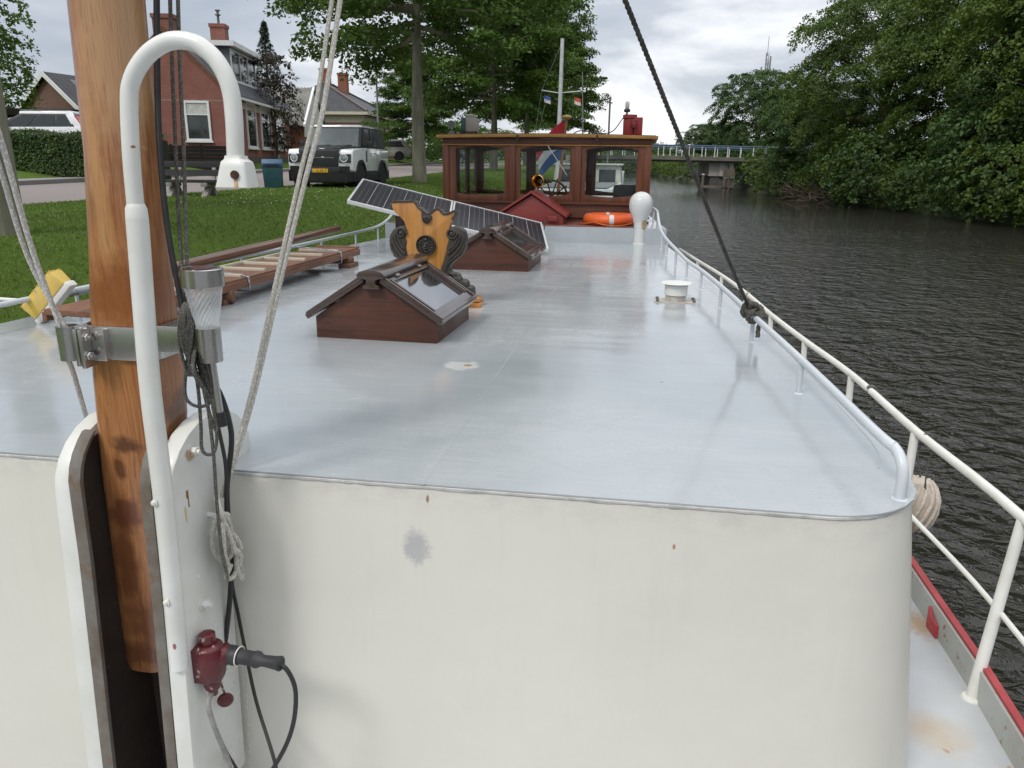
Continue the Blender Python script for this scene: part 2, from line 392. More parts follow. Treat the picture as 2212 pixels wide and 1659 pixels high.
# water
def watermat():
    m, nt, b, oc = newmat('canal_water')
    b.inputs['Base Color'].default_value = (.024,.023,.018,1); b.inputs['Roughness'].default_value = .025; b.inputs['IOR'].default_value = 1.38
    b.inputs['Specular IOR Level'].default_value = .5
    rz = rad(-9)
    a = noise(nt, mapping(nt, oc, (1.15, 1.35, 1), rot=(0,0,rz)), 1.75, 2, .5, .7)
    c = noise(nt, mapping(nt, oc, (1.2, 1.4, 1), (5,3,0), rot=(0,0,rz+.4)), 4.4, 3, .6, .8)
    d = noise(nt, mapping(nt, oc, (.3, .7, 1), (1,8,0), rot=(0,0,rz-.2)), .5, 2, .5, .3)
    h = mth(nt, 'ADD', mth(nt, 'ADD', mth(nt, 'MULTIPLY', a, .6), mth(nt, 'MULTIPLY', c, .24)), mth(nt, 'MULTIPLY', d, .35))
    # gusts: patches of stronger and weaker ripple
    g = ramp(nt, noise(nt, mapping(nt, oc, (.05, .12, 1)), 1.0, 3, .6), .3, .7, .55, 1.)
    sy = N(nt, 'ShaderNodeSeparateXYZ'); nt.links.new(oc, sy.inputs[0])     # sheltered, calmer water towards the bridge
    g = mth(nt, 'MULTIPLY', g, ramp(nt, sy.outputs[1], 12, 65, 1., .2))
    bump(nt, b, mth(nt, 'MULTIPLY', h, g), 1.0, .44); return m
m = MB(); xs = [-700, -60, -10, 0, 10, 20, 30, 60, 700]; ys = [-60, -10, 0, 10, 20, 40, 80, 160, 400, 2500]
m.add([(x, y, 0) for y in ys for x in xs], [(j*9+i, j*9+i+1, j*9+i+10, j*9+i+9) for j in range(9) for i in range(8)])
kind(m.build('canal_water', watermat(), normals=False), 'structure')

# ---------------------------------------------------------------- foliage
def leaf_mesh(name, P, Nn, size, mat, aspect=.6):
    n = len(P); r = rng.normal(size=(n, 3)); T = r-(r*Nn).sum(1, keepdims=True)*Nn; T /= np.linalg.norm(T, axis=1, keepdims=True)+1e-9
    B = np.cross(Nn, T); L = size[:, None]; Wd = L*aspect*.5
    base = P-T*L*.5; tip = P+T*L*.5-Nn*L*.12; l = P+B*Wd+Nn*L*.06; rr = P-B*Wd+Nn*L*.06
    V = np.stack([base, rr, tip, l], 1).reshape(-1, 3)
    me = bpy.data.meshes.new(name); me.vertices.add(4*n); me.vertices.foreach_set('co', V.astype(np.float32).ravel())
    me.loops.add(4*n); me.loops.foreach_set('vertex_index', np.arange(4*n, dtype=np.int32))
    me.polygons.add(n); me.polygons.foreach_set('loop_start', np.arange(0, 4*n, 4, dtype=np.int32)); me.polygons.foreach_set('loop_total', np.full(n, 4, dtype=np.int32))
    me.update(calc_edges=True); me.materials.append(mat); return me
def unit(a): return a/(np.linalg.norm(a, axis=-1, keepdims=True)+1e-9)
def clusters_to_leaves(C, Rr, flat, Nc, per, leaf, rnd=.6):
    C = np.array(C, float); Nc = unit(np.array(Nc, float)); Rr = np.array(Rr, float)
    k = len(C); idx = np.repeat(np.arange(k), per)
    q = rng.normal(size=(len(idx), 3)); q = unit(q)*(rng.random((len(idx), 1))**.45)
    n = Nc[idx]; comp = (q*n).sum(1, keepdims=True); q = q-n*comp*(1-flat)
    P = C[idx]+q*Rr[idx][:, None]
    nn = unit(n*1.0+rng.normal(size=n.shape)*rnd)
    return P, nn, leaf*(.7+.6*rng.random(len(idx)))
def limb(m, a, b, r0, r1, wob=.12, seg=7):
    a, b = Vector(a), Vector(b); L = (b-a).length; pts = []
    for i in range(5):
        t = i/4; p = a.lerp(b, t)
        if 0 < i < 4: p += Vector((random.uniform(-1,1), random.uniform(-1,1), random.uniform(-.5,1)))*L*wob*.35
        pts.append(p)
    m.tube(spline(pts, 3), [r0+(r1-r0)*k/12 for k in range(13)], seg)
BARK = M('tree_bark', (.11,.095,.07), .9, c2=(.05,.048,.035), scale=5, stretch=(1,1,.25), bmp=.9, bscale=14, bdist=.03)
BARK_PALE = M('pale_green_bark', (.25,.235,.175), .9, c2=(.14,.14,.095), scale=5, stretch=(1,1,.3), bmp=.8, bscale=14, bdist=.03)
LEAF_AV = leafmat('avenue_leaves', (.062,.125,.015), (.095,.165,.022), (.044,.095,.013), .34)
LEAF_RB = leafmat('bank_tree_leaves', (.082,.135,.016), (.105,.16,.022), (.048,.09,.014), .28, patch=.22)
LEAF_RB2 = leafmat('bank_shrub_leaves', (.048,.10,.024), (.064,.12,.03), (.032,.066,.016), .26, patch=.4)
LEAF_DK = leafmat('spruce_needles', (.012,.026,.012), (.026,.045,.02), (.02,.034,.014), .05)
LEAF_PU = leafmat('copper_leaves', (.035,.018,.018), (.05,.03,.022), (.026,.02,.015), .15)
LEAF_HG = leafmat('hedge_leaves', (.04,.085,.014), (.07,.125,.022), (.032,.065,.012), .2, patch=1.2)
LEAF_LT = leafmat('willow_leaves', (.07,.12,.035), (.12,.17,.06), (.06,.10,.03), .3, patch=.6)

def avenue_parts(H, zb, R, nb, seed, leaf=.19, per=80, tr=.27):
    random.seed(seed); m = MB()
    pts = [(0,0,-.3),(0,0,.25),(.03,0,zb*.5),(random.uniform(-.12,.12), random.uniform(-.1,.1), zb),(random.uniform(-.25,.25), random.uniform(-.2,.2), H*.6),(0,0,H*.92)]
    m.tube(spline(pts, 5), [tr*1.45, tr*1.3, tr*1.12]+[tr*(1.03-.97*(i/22)) for i in range(23)], 12)
    C, Rr, Nc = [], [], []
    for k in range(nb):
        t = (k+.5)/nb; az = k*2.39996+random.uniform(-.3,.3); z0 = lerp(zb-.1, H*.84, t**.9)
        prof = math.sin(math.pi*min(1, .30+.68*t))**.7
        L = R*prof*random.uniform(.72, 1.08); el = lerp(rad(-2), rad(52), t**1.2)+random.uniform(-.12,.12)
        a = Vector((0,0,z0-L*.12)); d = Vector((math.cos(az)*math.cos(el), math.sin(az)*math.cos(el), math.sin(el)))
        b = a+d*L+Vector((0,0,-.14*L*(1-t)))
        limb(m, a, a.lerp(b, .9), tr*lerp(.36,.16,t), .02)
        out = Vector((math.cos(az), math.sin(az), 0)); side = Vector((-math.sin(az), math.cos(az), 0))
        for q in (.3, .45, .58, .7, .8, .9, 1.):
            for _ in range(2 if q > .4 else 1):
                p = a.lerp(b, q)+side*random.uniform(-1,1)*L*.26*q+Vector((0,0,random.uniform(-.22,.3)))
                C.append(p); Rr.append(random.uniform(.5,.85)*(R/5.5)**.5); Nc.append(Vector((0,0,1))+out*.35+Vector((random.uniform(-.3,.3),)*3)*.6)
    P, nn, sz = clusters_to_leaves(C, Rr, .38, Nc, per, leaf)
    return m, leaf_mesh('crown', P, nn, sz, LEAF_AV)
def mass_parts(H, R, nc, per, leaf, mat, seed, z0=.6, lean=(0,0), fill=.25, flat=.42, tr=.3, droop=.5, rc=1.25, sub=11):
    random.seed(seed); m = MB()
    top = Vector((lean[0]*.4, lean[1]*.4, H*.75)); m.tube(spline([(0,0,-.6),(0,0,1),(lean[0]*.2, lean[1]*.2, H*.4), top], 5), [tr*1.3]*2+[tr*(1.1-.9*i/13) for i in range(14)], 9)
    C, Rr, Nc = [], [], []
    # irregular silhouette: a few big lobes
    lob = [(random.uniform(0, 6.28), random.uniform(-.2,.9), random.uniform(.1,.3)) for _ in range(9)]
    for k in range(nc):
        u = (k+.5)/nc; inner = random.random() < fill
        ct = 1-1.95*u; az = k*2.39996+random.uniform(-.2,.2); stt = math.sqrt(max(0, 1-ct*ct))
        d = Vector((stt*math.cos(az), stt*math.sin(az), ct))
        rr = 1.
        for la, lz, amp in lob:
            ld = Vector((math.cos(la), math.sin(la), lz)).normalized(); rr += amp*max(0, d.dot(ld)-.72)*2.2-amp*.12
        rr *= random.uniform(.45,.8) if inner else random.uniform(.86, 1.04)
        cz = z0+(H-z0)*.5
        hr = (1-abs(d.z)**(5 if d.z < 0 else 2.4))**.5/max(.05, stt)
        p = Vector((d.x*R*rr*hr, d.y*R*rr*hr, cz+d.z*(H-z0)*.5*(rr if d.z > 0 else 1)))+Vector((lean[0], lean[1], 0))*((p_z := (cz+d.z*(H-z0)*.5)/H))
        C.append(p); Rr.append(rc*random.uniform(.7, 1.25)); Nc.append(Vector((d.x*droop, d.y*droop, .75))+Vector((random.uniform(-.3,.3), random.uniform(-.3,.3), random.uniform(-.1,.3))))
        if k % 7 == 0: limb(m, (lean[0]*.15, lean[1]*.15, min(H*.6, max(.5, p.z*.55))), p, tr*.28, .03)
    # every bough carries many small sprays on its outer and upper side, with dark gaps between the boughs
    C2, R2, N2 = [], [], []
    for p, r_, n_ in zip(C, Rr, Nc):
        n_ = n_.normalized()
        for j in range(sub):
            d = Vector((random.gauss(0,1), random.gauss(0,1), random.gauss(0,1))).normalized()
            if d.dot(n_) < -.15: d = -d
            d = (d+n_*.25).normalized(); q = p+Vector((d.x*r_*1.1, d.y*r_*1.1, d.z*r_*.75)); C2.append(q); R2.append(r_*random.uniform(.26,.5)); N2.append(n_*.6+d*.7+Vector((0,0,.25)))
    P, nn, sz = clusters_to_leaves(C2, R2, flat, N2, max(6, per//sub), leaf)
    keep = P[:, 2] > -.02; 
    return m, leaf_mesh('crown', P[keep], nn[keep], sz[keep], mat)
def plant(kindname, parts, bark, label, cat, loc, rz=0, sc=(1,1,1), group=None, trunk='trunk'):
    t = thing(kindname, label, cat, loc, rz, group); t.scale = sc
    m, me = parts
    if m.v: m.build(trunk, bark, t)
    o = bpy.data.objects.new('crown', me); COL.objects.link(o); o.parent = t
    return t
def dup(root, loc, rz, sc=None, label=None, group=None):
    r = root.copy(); COL.objects.link(r); r.location = loc; r.rotation_euler = (0,0,rz)
    if sc: r.scale = sc
    if label: r['label'] = label
    if group: r['group'] = group
    for ch in list(root.children):
        q = ch.copy(); COL.objects.link(q); q.parent = r
        for g in list(ch.children):
            d = g.copy(); COL.objects.link(d); d.parent = q
    return r
def on_land(x, y, dz=0): return (x, y, land(x, y)+dz)

# avenue along the left bank
AVG = 'broadleaf trees in a row on the lawn'
av1 = avenue_parts(14.5, 5.3, 5.3, 66, 3, leaf=.17, per=80); av2 = avenue_parts(14, 4.4, 5.6, 64, 9, leaf=.22, per=75)
a2 = plant('avenue_tree', av1, BARK_PALE, 'tall broadleaf tree with layered dark crown on the lawn beside the white off-roader', 'tree', on_land(-3.35, 28), 2.2, group=AVG)
dup(a2, on_land(-6.55, 9.9), .6, (1.1,1.1,1.5), 'tree trunk at the left edge of the photo, nearest the barge on the lawn')
a3 = plant('avenue_tree', av2, BARK_PALE, 'pale trunked tree rising behind the grey lantern on the wheelhouse roof', 'tree', on_land(-1.25, 48), .4, (1,1,1.02), group=AVG)
dup(a3, on_land(1.0, 66), 2.0, (1.08,1.08,1.12), 'dark trunked tree behind the middle of the wheelhouse, its crown behind the white mast')
dup(a3, on_land(-7.7, 62), 4.0, (.68,.68,.63), 'smaller tree across the road behind the silver estate car')
a5 = dup(a3, on_land(4.2, 84), 5.1, (1.,1.,1.05), 'farthest tree of the lawn row, right behind the white boat mast')
# right bank: large trees leaning over the water
RBG = 'large trees crowding the far bank'
r1 = mass_parts(17, 6.6, 175, 570, .2, LEAF_RB, 21, lean=(-2.2,0), rc=1.75, fill=.38); r2 = mass_parts(15.5, 6.1, 160, 570, .2, LEAF_RB, 33, lean=(-1.6,.5), rc=1.7, fill=.38); r3 = mass_parts(13, 5.4, 140, 570, .2, LEAF_RB2, 45, lean=(-1.2,0), rc=1.55, fill=.38)
T1 = plant('bank_tree', r1, BARK, 'bright tree with rounded crown at the left end of the wood', 'tree', (30.6, 66, .9), .3, (.98,.98,1.0), RBG)
T2 = plant('bank_tree', r2, BARK, 'broad tree leaning over the water, second in the wood from the bridge', 'tree', (32.6, 55.5, .9), .1, (1.02,1.02,1.08), RBG)
T3 = plant('bank_tree', r3, BARK, 'bluish green tree low over the canal, nearest the right edge of the photo', 'tree', (31.5, 36, .9), .2, (1.05,1.05,1.05), RBG)
dup(T1, (33.4, 46, .9), .5, (1.,1.,1.12), 'tall tree leaning over the water, third in the wood from the bridge')
dup(T2, (34.2, 37.5, .9), -.2, (1.1,1.1,1.2), 'tall tree behind the bluish green one at the right edge of the photo')
dup(T3, (30.8, 47.5, .9), -.4, (.8,.8,.62), 'low bluish tree at the water under the middle of the wood')
dup(T1, (36, 28, .9), .2, (1.1,1.1,1.2), 'tall tree cut off by the right edge of the photo')
dup(T2, (43, 52, 1.4), 2.5, (1.2,1.2,1.35), 'tall tree standing behind the front row in the middle of the wood')
dup(T1, (44, 66, 1.4), 1.5, (1.1,1.1,1.2), 'tall tree standing behind the bright rounded crown')
dup(T2, (46, 40, 1.4), 3.1, (1.25,1.25,1.45), 'tallest tree at the back of the wood, upper right corner')
dup(T3, (30.2, 77.5, .6), .7, (.95,.95,.78), 'lower dark tree between the wood and the bridge')
T9 = dup(T3, (34, 112, .9), 1.7, (1.12,1.12,1.12), 'single rounded tree behind the bridge rail')
dup(T1, (40.5, 118, .9), 2.2, (.95,.95,.8), 'tree filling the gap between the rounded tree and the wood')
dup(T3, (44, 185, .9), 2.8, (1.1,1.1,.85), 'small distant tree above the left part of the bridge rail')
dup(T2, (50, 190, .9), .8, (.9,.9,.8), 'distant tree behind the bridge, right of the small distant one')
# bushes at the water's edge
BUG = 'bushes hanging over the water on the far bank'
b1 = mass_parts(4.2, 2.9, 85, 80, .2, LEAF_RB2, 61, z0=-.1, fill=.15, tr=.06, rc=.75, droop=.8)
b2 = mass_parts(3.4, 2.5, 70, 80, .19, LEAF_RB, 67, z0=-.1, fill=.15, tr=.05, rc=.65, droop=.8)
B1 = plant('waterside_bush', b1, BARK, 'dark bush hanging over the water on the far bank', 'bush', (27.6, 33.5, .1), .4, (1.1,1.1,1.05), BUG, 'stems')
B2 = plant('waterside_bush', b2, BARK, 'dark bush hanging over the water on the far bank', 'bush', (27.9, 38, .1), .9, (1.15,1.15,1.1), BUG, 'stems')
random.seed(5)
for i, y in enumerate([42, 45, 48.5, 52, 55, 58.5, 61, 64.5, 71, 76.5, 81]):
    k = random.choice((.7, .9, 1.15, 1.5, 1.3))
    dup(B1 if i % 2 else B2, (27.9+random.uniform(-.5,.6), y, .05), random.uniform(0,6), (k,k,k*random.uniform(.8,1.15)))
for (x, y, k, lab) in ((31.5, 100, 1.25, 'dark bush at the water just beyond the bridge pier'), (35.5, 128, 1.6, 'distant bush at the waterline under the bridge'), (34, 212, 2.2, 'farthest bush closing off the canal under the bridge')):
    dup(B1, (x, y, .05), y, (k,k,k), lab, 'bushes beyond the bridge')
wl = mass_parts(3.6, 2.6, 75, 85, .22, LEAF_LT, 71, z0=-.1, fill=.15, tr=.05, rc=.7, droop=.9)
WB = plant('pale_bush', wl, BARK, 'pale green bush at the water right of the bridge pier', 'bush', (29.6, 84, .1), .4, (1.1,1.1,1.0), None, 'stems')
dup(WB, (33.2, 140, .1), 1.4, (1.3,1.3,1.2), 'pale green bush at the water seen under the bridge left of its pier')
dup(WB, (28.6, 75, .1), 2.4, (.75,.75,.7), 'small pale green bush beside the dead branches')
for (x, y, k) in ((21,219,1.7),(25,217,2.0),(29,215,1.6),(32,211,1.9),(36,200,1.8),(35.5,180,1.7),(34,165,1.5),(32.5,150,1.6)):
    dup(B2, (x, y, .3), x, (k,k,k*.8), 'green bush on the bank seen under the bridge deck', 'bushes beyond the bridge')
for k in range(3): dup(T3, (26+8*k, 236+5*k, .8), k*1.3, (1.5,1.5,.62), 'low tree at the far end of the canal under the bridge', 'trees closing off the canal')
# dead branches in the water
random.seed(12); m = MB()
for k in range(60):
    a = Vector((25.9+random.uniform(-.6,1.6), 67+random.uniform(-4,6), random.uniform(.0,.9))); b = a+Vector((random.uniform(-3.2,-.6), random.uniform(-3.,2.), random.uniform(-.7,1.7)))
    if b.z < .02: b.z = .02
    limb(m, a, b, .05, .012, .25, 5)
tag(m.build('dead_branches', M('dead_wood', (.14,.105,.07), .9, c2=(.08,.06,.045), scale=4)), 'tangle of bare brown branches lying in the water below the wood', 'branches')
# left-hand planting
hd = mass_parts(9.5, 3.9, 150, 90, .22, LEAF_AV, 81, z0=1.2, tr=.25, rc=1.0, droop=.5)
plant('garden_tree', hd, BARK, 'dark dense tree at the left edge of the photo behind the hedge', 'tree', on_land(-25.6, 36), 0, (1,1,.88))
bs = mass_parts(3.0, 1.7, 60, 90, .13, LEAF_AV, 83, z0=0, fill=.2, tr=.05, rc=.5)
BS = plant('garden_bush', bs, BARK, 'rounded green bush in front of the hipped roof house', 'bush', on_land(-9.1, 50), 0, (.6,.6,.95), None, 'stems')
dup(BS, on_land(-8.5, 70), 1, (1.3,1.3,1.1), 'green bush behind the silver estate car', None)
dup(BS, on_land(-6.6, 74), 2, (1.4,1.4,1.2), 'leafy bush right of the lawn tree trunk', None)
dup(BS, on_land(-5.2, 80), 3, (1.5,1.5,1.35), 'leafy bush left of the wheelhouse, under the round road sign', None)
dup(BS, on_land(-3.0, 95), 4, (2.2,2.2,1.3), 'wide bush seen through the left wheelhouse window', None)
pu_ = mass_parts(5.6, 1.35, 70, 90, .13, LEAF_PU, 85, z0=.3, fill=.3, tr=.07, rc=.5, flat=.6)
plant('copper_tree', pu_, BARK, 'slender purple leaved tree at the end of the brick house', 'tree', on_land(-14.1, 47.5), .5, (1,1,1.12))
# spruce
random.seed(4); m = MB(); m.tube([(0,0,-.2),(0,0,10.8)], [.16,.02], 8); C, Rr, Nc = [], [], []
for k in range(240):
    t = k/240; z = .8+9.8*t; L = 2.2*(1-t)**.85+.08; az = k*2.4; q = random.uniform(.35,1)
    C.append((math.cos(az)*L*q, math.sin(az)*L*q, z-L*q*.22)); Rr.append(.18+.3*(1-t)); Nc.append((math.cos(az)*.5, math.sin(az)*.5, .8))
P, nn, sz = clusters_to_leaves(C, Rr, .5, Nc, 60, .16)
plant('spruce_tree', (m, leaf_mesh('crown', P, nn, sz, LEAF_DK, .3)), BARK, 'narrow pointed spruce rising behind the brick house roof', 'tree', on_land(-19.5, 64.5), 0, (1,1,.96))
# clipped hedge
random.seed(6); hx0, hx1 = -24.5, -11.8
def hedge_line(x): return 26.4+(x+15.4)*(-.05)
n = 42000; q = rng.random((n, 3)); face = rng.random(n)
X = hx0+(hx1-hx0)*q[:,0]; Yo = np.where(face < .62, rng.normal(0, .05, n), np.where(face < .9, q[:,1]*1.1, 1.1)); Zt = 1.42+.05*np.sin(X*3)+.04*rng.normal(size=n)
Z = np.where((face >= .62) & (face < .9), Zt, q[:,2]*1.42)
nx = np.stack([rng.normal(0,.4,n), np.where(face < .62, -.8, .1)+rng.normal(0,.4,n), np.where(face < .62, .45, 1.)+rng.normal(0,.3,n)], 1)
hz = np.array([land(x, hedge_line(x)) for x in (hx0, hx1)]); 
P = np.stack([X, 26.4-(X+15.4)*.05+Yo, Z+hz[0]+(hz[1]-hz[0])*(X-hx0)/(hx1-hx0)], 1)
hm = leaf_mesh('hedge', P, unit(nx), .075*(.7+.6*rng.random(n)), LEAF_HG)
ho = bpy.data.objects.new('hedge', hm); COL.objects.link(ho); tag(ho, 'clipped green hedge along the pavement in front of the white estate car', 'hedge')
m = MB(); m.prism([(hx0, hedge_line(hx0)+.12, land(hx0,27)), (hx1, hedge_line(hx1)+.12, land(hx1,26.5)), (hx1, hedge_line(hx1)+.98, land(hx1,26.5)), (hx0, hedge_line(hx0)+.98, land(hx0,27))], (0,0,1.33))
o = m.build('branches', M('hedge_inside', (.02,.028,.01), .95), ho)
# far woodland on the horizon
def treeline(label, pts, h, n, seed, mat):
    r = np.random.default_rng(seed); C, Rr, Nc = [], [], []
    for i in range(n):
        t = r.random()*(len(pts)-1); k = int(t); a = np.array(pts[k]); b = np.array(pts[k+1]); p = a+(b-a)*(t-k)
        hh = h*(.55+.45*math.sin(t*5.3+seed)*math.sin(t*13.7)**2+.2*r.random()); C.append((p[0]+r.normal()*2, p[1]+r.normal()*3, land_any(p)+hh*r.random())); Rr.append(h*.2); Nc.append((0,-.3,1))
    P, nn, sz = clusters_to_leaves(C, Rr, .7, Nc, 34, h*.1)
    o = bpy.data.objects.new('treeline', leaf_mesh('treeline', P, nn, sz, mat)); COL.objects.link(o); kind(o, 'stuff'); o['label'] = label; return o
def land_any(p): return 2.2 if p[0] > x_of(0, min(p[1], 220)) else land(p[0], p[1])
treeline('distant dark tree line beyond the fields', [(-150,210),(-60,230),(-20,200),(10,215),(30,250)], 8, 700, 1, LEAF_AV)
treeline('hazy tree line beyond the bridge', [(20,260),(60,300),(140,330),(260,300)], 10, 600, 2, LEAF_RB2)
# short grass on the lawn (nobody could count it)
n = 150000; y = 4+44*rng.random(n)**1.5; e = .25+rng.random(n)*8.5
ne = np.interp(y, [a for a, _ in NEAR], [b for _, b in NEAR]); k = e < ne-.08*rng.random(n); y, e = y[k], e[k]; n = len(y)
x = (-(e+4.75)+s8*y)/c8; z = np.array([land(a, b) for a, b in zip(x, y)])
hgt = (.015+.025*rng.random(n))*(1+y*.012); wd = .006*(1+y*.07); az = rng.random(n)*6.283; ln = rng.normal(0,.4,(n,2))*hgt[:,None]
A = np.stack([x-np.cos(az)*wd, y-np.sin(az)*wd, z-.005], 1); B = np.stack([x+np.cos(az)*wd, y+np.sin(az)*wd, z-.005], 1); Tt = np.stack([x+ln[:,0], y+ln[:,1], z+hgt], 1)
V = np.stack([A, B, Tt], 1).reshape(-1, 3); me = bpy.data.meshes.new('grass'); me.vertices.add(3*n); me.vertices.foreach_set('co', V.astype(np.float32).ravel())
me.loops.add(3*n); me.loops.foreach_set('vertex_index', np.arange(3*n, dtype=np.int32)); me.polygons.add(n); me.polygons.foreach_set('loop_start', np.arange(0,3*n,3,dtype=np.int32)); me.polygons.foreach_set('loop_total', np.full(n,3,dtype=np.int32)); me.update(calc_edges=True)
me.materials.append(leafmat('grass_blades', (.12,.20,.028), (.155,.24,.042), (.11,.165,.032), .3, patch=.6)); o = bpy.data.objects.new('grass', me); COL.objects.link(o); kind(o, 'stuff'); o['label'] = 'short mown grass covering the lawn'
m = MB(); random.seed(9)
for _ in range(170):
    yy = random.uniform(15, 25); ee = random.uniform(.5, 5.2); xx = x_of(ee, yy)+random.gauss(0,.3); zz = land(xx, yy)+.07
    r = random.uniform(.007,.011); m.lathe([(0,.004),(r,0),(0,-.004)], (xx, yy, zz), (random.uniform(-.4,.4), -.5, 1), 6, cap=False)
o = m.build('daisies', M('daisy_petals', (.8,.8,.75), .7), normals=False); kind(o, 'stuff'); o['label'] = 'tiny white daisies scattered in the lawn'
# ================================================================ the barge we stand on
RZ = -math.asin(s8)
O = bw(0, 0, 0); O.z = 0
B = thing('barge', 'white and pale blue motor barge filling the foreground, with a brown wooden wheelhouse', 'boat', O, RZ)
CREAM = M('cream_wall_paint', (.67,.65,.585), .42, c2=(.63,.61,.545), scale=1.1, rvar=.08, bmp=.22, bscale=2.6, bdist=.03, spec=.45,
    spots=[((pu(899,1180,2.2).x, 2.2, pu(899,1182,2.2).z), (.052,.3,.07), (.40,.405,.405), 30, .55), ((pu(923,1079,2.2).x, 2.2, pu(923,1079,2.2).z), (.0055,.3,.014), (.22,.10,.03), 90),
           ((pu(1456,1182,2.2).x, 2.2, pu(1456,1182,2.2).z), (.0045,.3,.009), (.30,.15,.05), 90), ((pu(1835,1120,2.2).x, 2.2, pu(1835,1120,2.2).z), (.016,.3,.007), (.32,.15,.05), 60)],
    speck=(38, .725, (.42,.40,.36)))
def weather_wall(m):
    nt = m.node_tree; b = nt.nodes['Principled BSDF']; oc = N(nt, 'ShaderNodeTexCoord').outputs['Object']; src = b.inputs['Base Color'].links[0].from_socket
    run = noise(nt, mapping(nt, oc, (1,1,.06)), 16, 5, .7)          # faint vertical runs
    col = mixc(nt, ramp(nt, run, .56, .75, 0, .13), src, (.50,.47,.40))
    roll = noise(nt, mapping(nt, oc, (.5,1,3.5)), 5, 4, .6)         # roller marks
    col = mixc(nt, ramp(nt, roll, .45, .7, 0, .16), col, (.66,.65,.60))
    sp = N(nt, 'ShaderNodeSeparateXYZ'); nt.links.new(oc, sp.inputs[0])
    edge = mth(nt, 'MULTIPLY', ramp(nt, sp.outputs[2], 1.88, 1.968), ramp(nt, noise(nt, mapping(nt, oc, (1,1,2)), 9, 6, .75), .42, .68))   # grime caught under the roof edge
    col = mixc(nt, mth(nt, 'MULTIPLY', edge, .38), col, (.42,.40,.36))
    nt.links.new(col, b.inputs['Base Color'])
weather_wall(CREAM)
def deckmat():
    m, nt, b, oc = newmat('blue_deck_paint')
    big = noise(nt, mapping(nt, oc, (.9,.6,1)), 1.6, 5, .6, .4)
    col = mixc(nt, ramp(nt, big, .35, .68), (.355,.39,.41), (.40,.43,.448))
    st = noise(nt, mapping(nt, oc, (.35,2.6,1), rot=(0,0,.1)), 5, 5, .7)
    col = mixc(nt, ramp(nt, st, .5, .75, 0, .5), col, (.43,.45,.455))
    d1 = pz(1005,790,2.0)
    for ctr, rr, cc, ns in (((d1.x-.02, d1.y-.0, 2), (.10,.09,.5), (.60,.61,.60), 14), ((d1.x+.01, d1.y+.01, 2), (.028,.022,.5), (.42,.24,.08), 45), ((pz(1430,825,2).x, pz(1430,825,2).y, 2), (.008,.008,.5), (.1,.09,.08), 60)):
        d = N(nt, 'ShaderNodeVectorMath', operation='LENGTH'); nt.links.new(mapping(nt, oc, tuple(1/r for r in rr), tuple(-p/r for p, r in zip(ctr, rr))), d.inputs[0])
        fz = mth(nt, 'ADD', d.outputs['Value'], mth(nt, 'MULTIPLY', mth(nt, 'SUBTRACT', noise(nt, oc, ns, 5, .7), .5), 1.7))
        col = mixc(nt, ramp(nt, fz, 1.0, .75, 0, .9), col, cc)
    col = mixc(nt, ramp(nt, noise(nt, oc, 26, 6, .7), .74, .77, 0, .7), col, (.30,.31,.31))
    # faint tide marks and scuffs left by standing water and shoes
    tm = noise(nt, mapping(nt, oc, (1,.7,1), (2,5,0)), 1.3, 6, .68, .8)
    col = mixc(nt, ramp(nt, mth(nt, 'ABSOLUTE', mth(nt, 'SUBTRACT', tm, .5)), .035, .0, 0, .15), col, (.30,.32,.325))
    sc_ = noise(nt, mapping(nt, oc, (4,1.2,1), rot=(0,0,.6)), 6, 6, .75)
    col = mixc(nt, ramp(nt, sc_, .66, .74, 0, .3), col, (.50,.51,.505))
    nt.links.new(col, b.inputs['Base Color'])
    wet = ramp(nt, big, .35, .65, -.05, .12)
    nt.links.new(mth(nt, 'ADD', wet, ramp(nt, st, .3, .75, .10, .26)), b.inputs['Roughness']); b.inputs['Specular IOR Level'].default_value = .55
    b.inputs['Coat Weight'].default_value = .5; b.inputs['Coat Roughness'].default_value = .09
    h = mth(nt, 'ADD', mth(nt, 'MULTIPLY', noise(nt, mapping(nt, oc, (.45,1.25,1)), 1.5, 2, .45), 2.2), mth(nt, 'MULTIPLY', noise(nt, mapping(nt, oc, (.4,5,1)), 9, 3, .6), .12))
    n = bump(nt, b, h, .2, .02); nt.links.new(n.outputs[0], b.inputs['Coat Normal']); return m
DECK = deckmat()
RAILW = M('white_rail_paint', (.74,.75,.72), .38, c2=(.64,.64,.59), scale=5, speck=(22, .70, (.40,.31,.22)), bmp=.1, bscale=60)
RAILB = M('pale_blue_rail_paint', (.56,.60,.63), .35, c2=(.5,.54,.57), scale=4, speck=(30, .73, (.42,.40,.38)), bmp=.1, bscale=60)
TABW = M('white_gloss_paint', (.72,.73,.70), .34, c2=(.62,.62,.57), scale=3.5, rvar=.1, coat=.1, speck=(22, .69, (.40,.33,.25)), bmp=.15, bscale=26, spots=[(tuple(pu(284,317,1.853)), (.006,.02,.005), (.22,.08,.03), 90), (tuple(pu(376,1398,1.846)), (.006,.02,.01), (.28,.05,.04), 80), (tuple(pu(411,1400,1.86)), (.006,.05,.02), (.45,.30,.14), 60), (tuple(pX(408,985,.166)), (.02,.02,.022), (.45,.33,.2), 50), (tuple(pX(402,1110,.166)), (.02,.007,.03), (.52,.42,.22), 60)])
RED = M('oxide_red_paint', (.26,.045,.035), .45, c2=(.2,.035,.03), scale=3, speck=(20, .72, (.12,.05,.04)), bmp=.15, bscale=30)
STEEL = M('stainless_steel', (.56,.545,.52), .27, .95, c2=(.48,.465,.445), scale=3, rvar=.08)
GALV = M('dull_steel', (.33,.32,.30), .45, .9, c2=(.22,.21,.19), scale=9, bmp=.2, bscale=50)
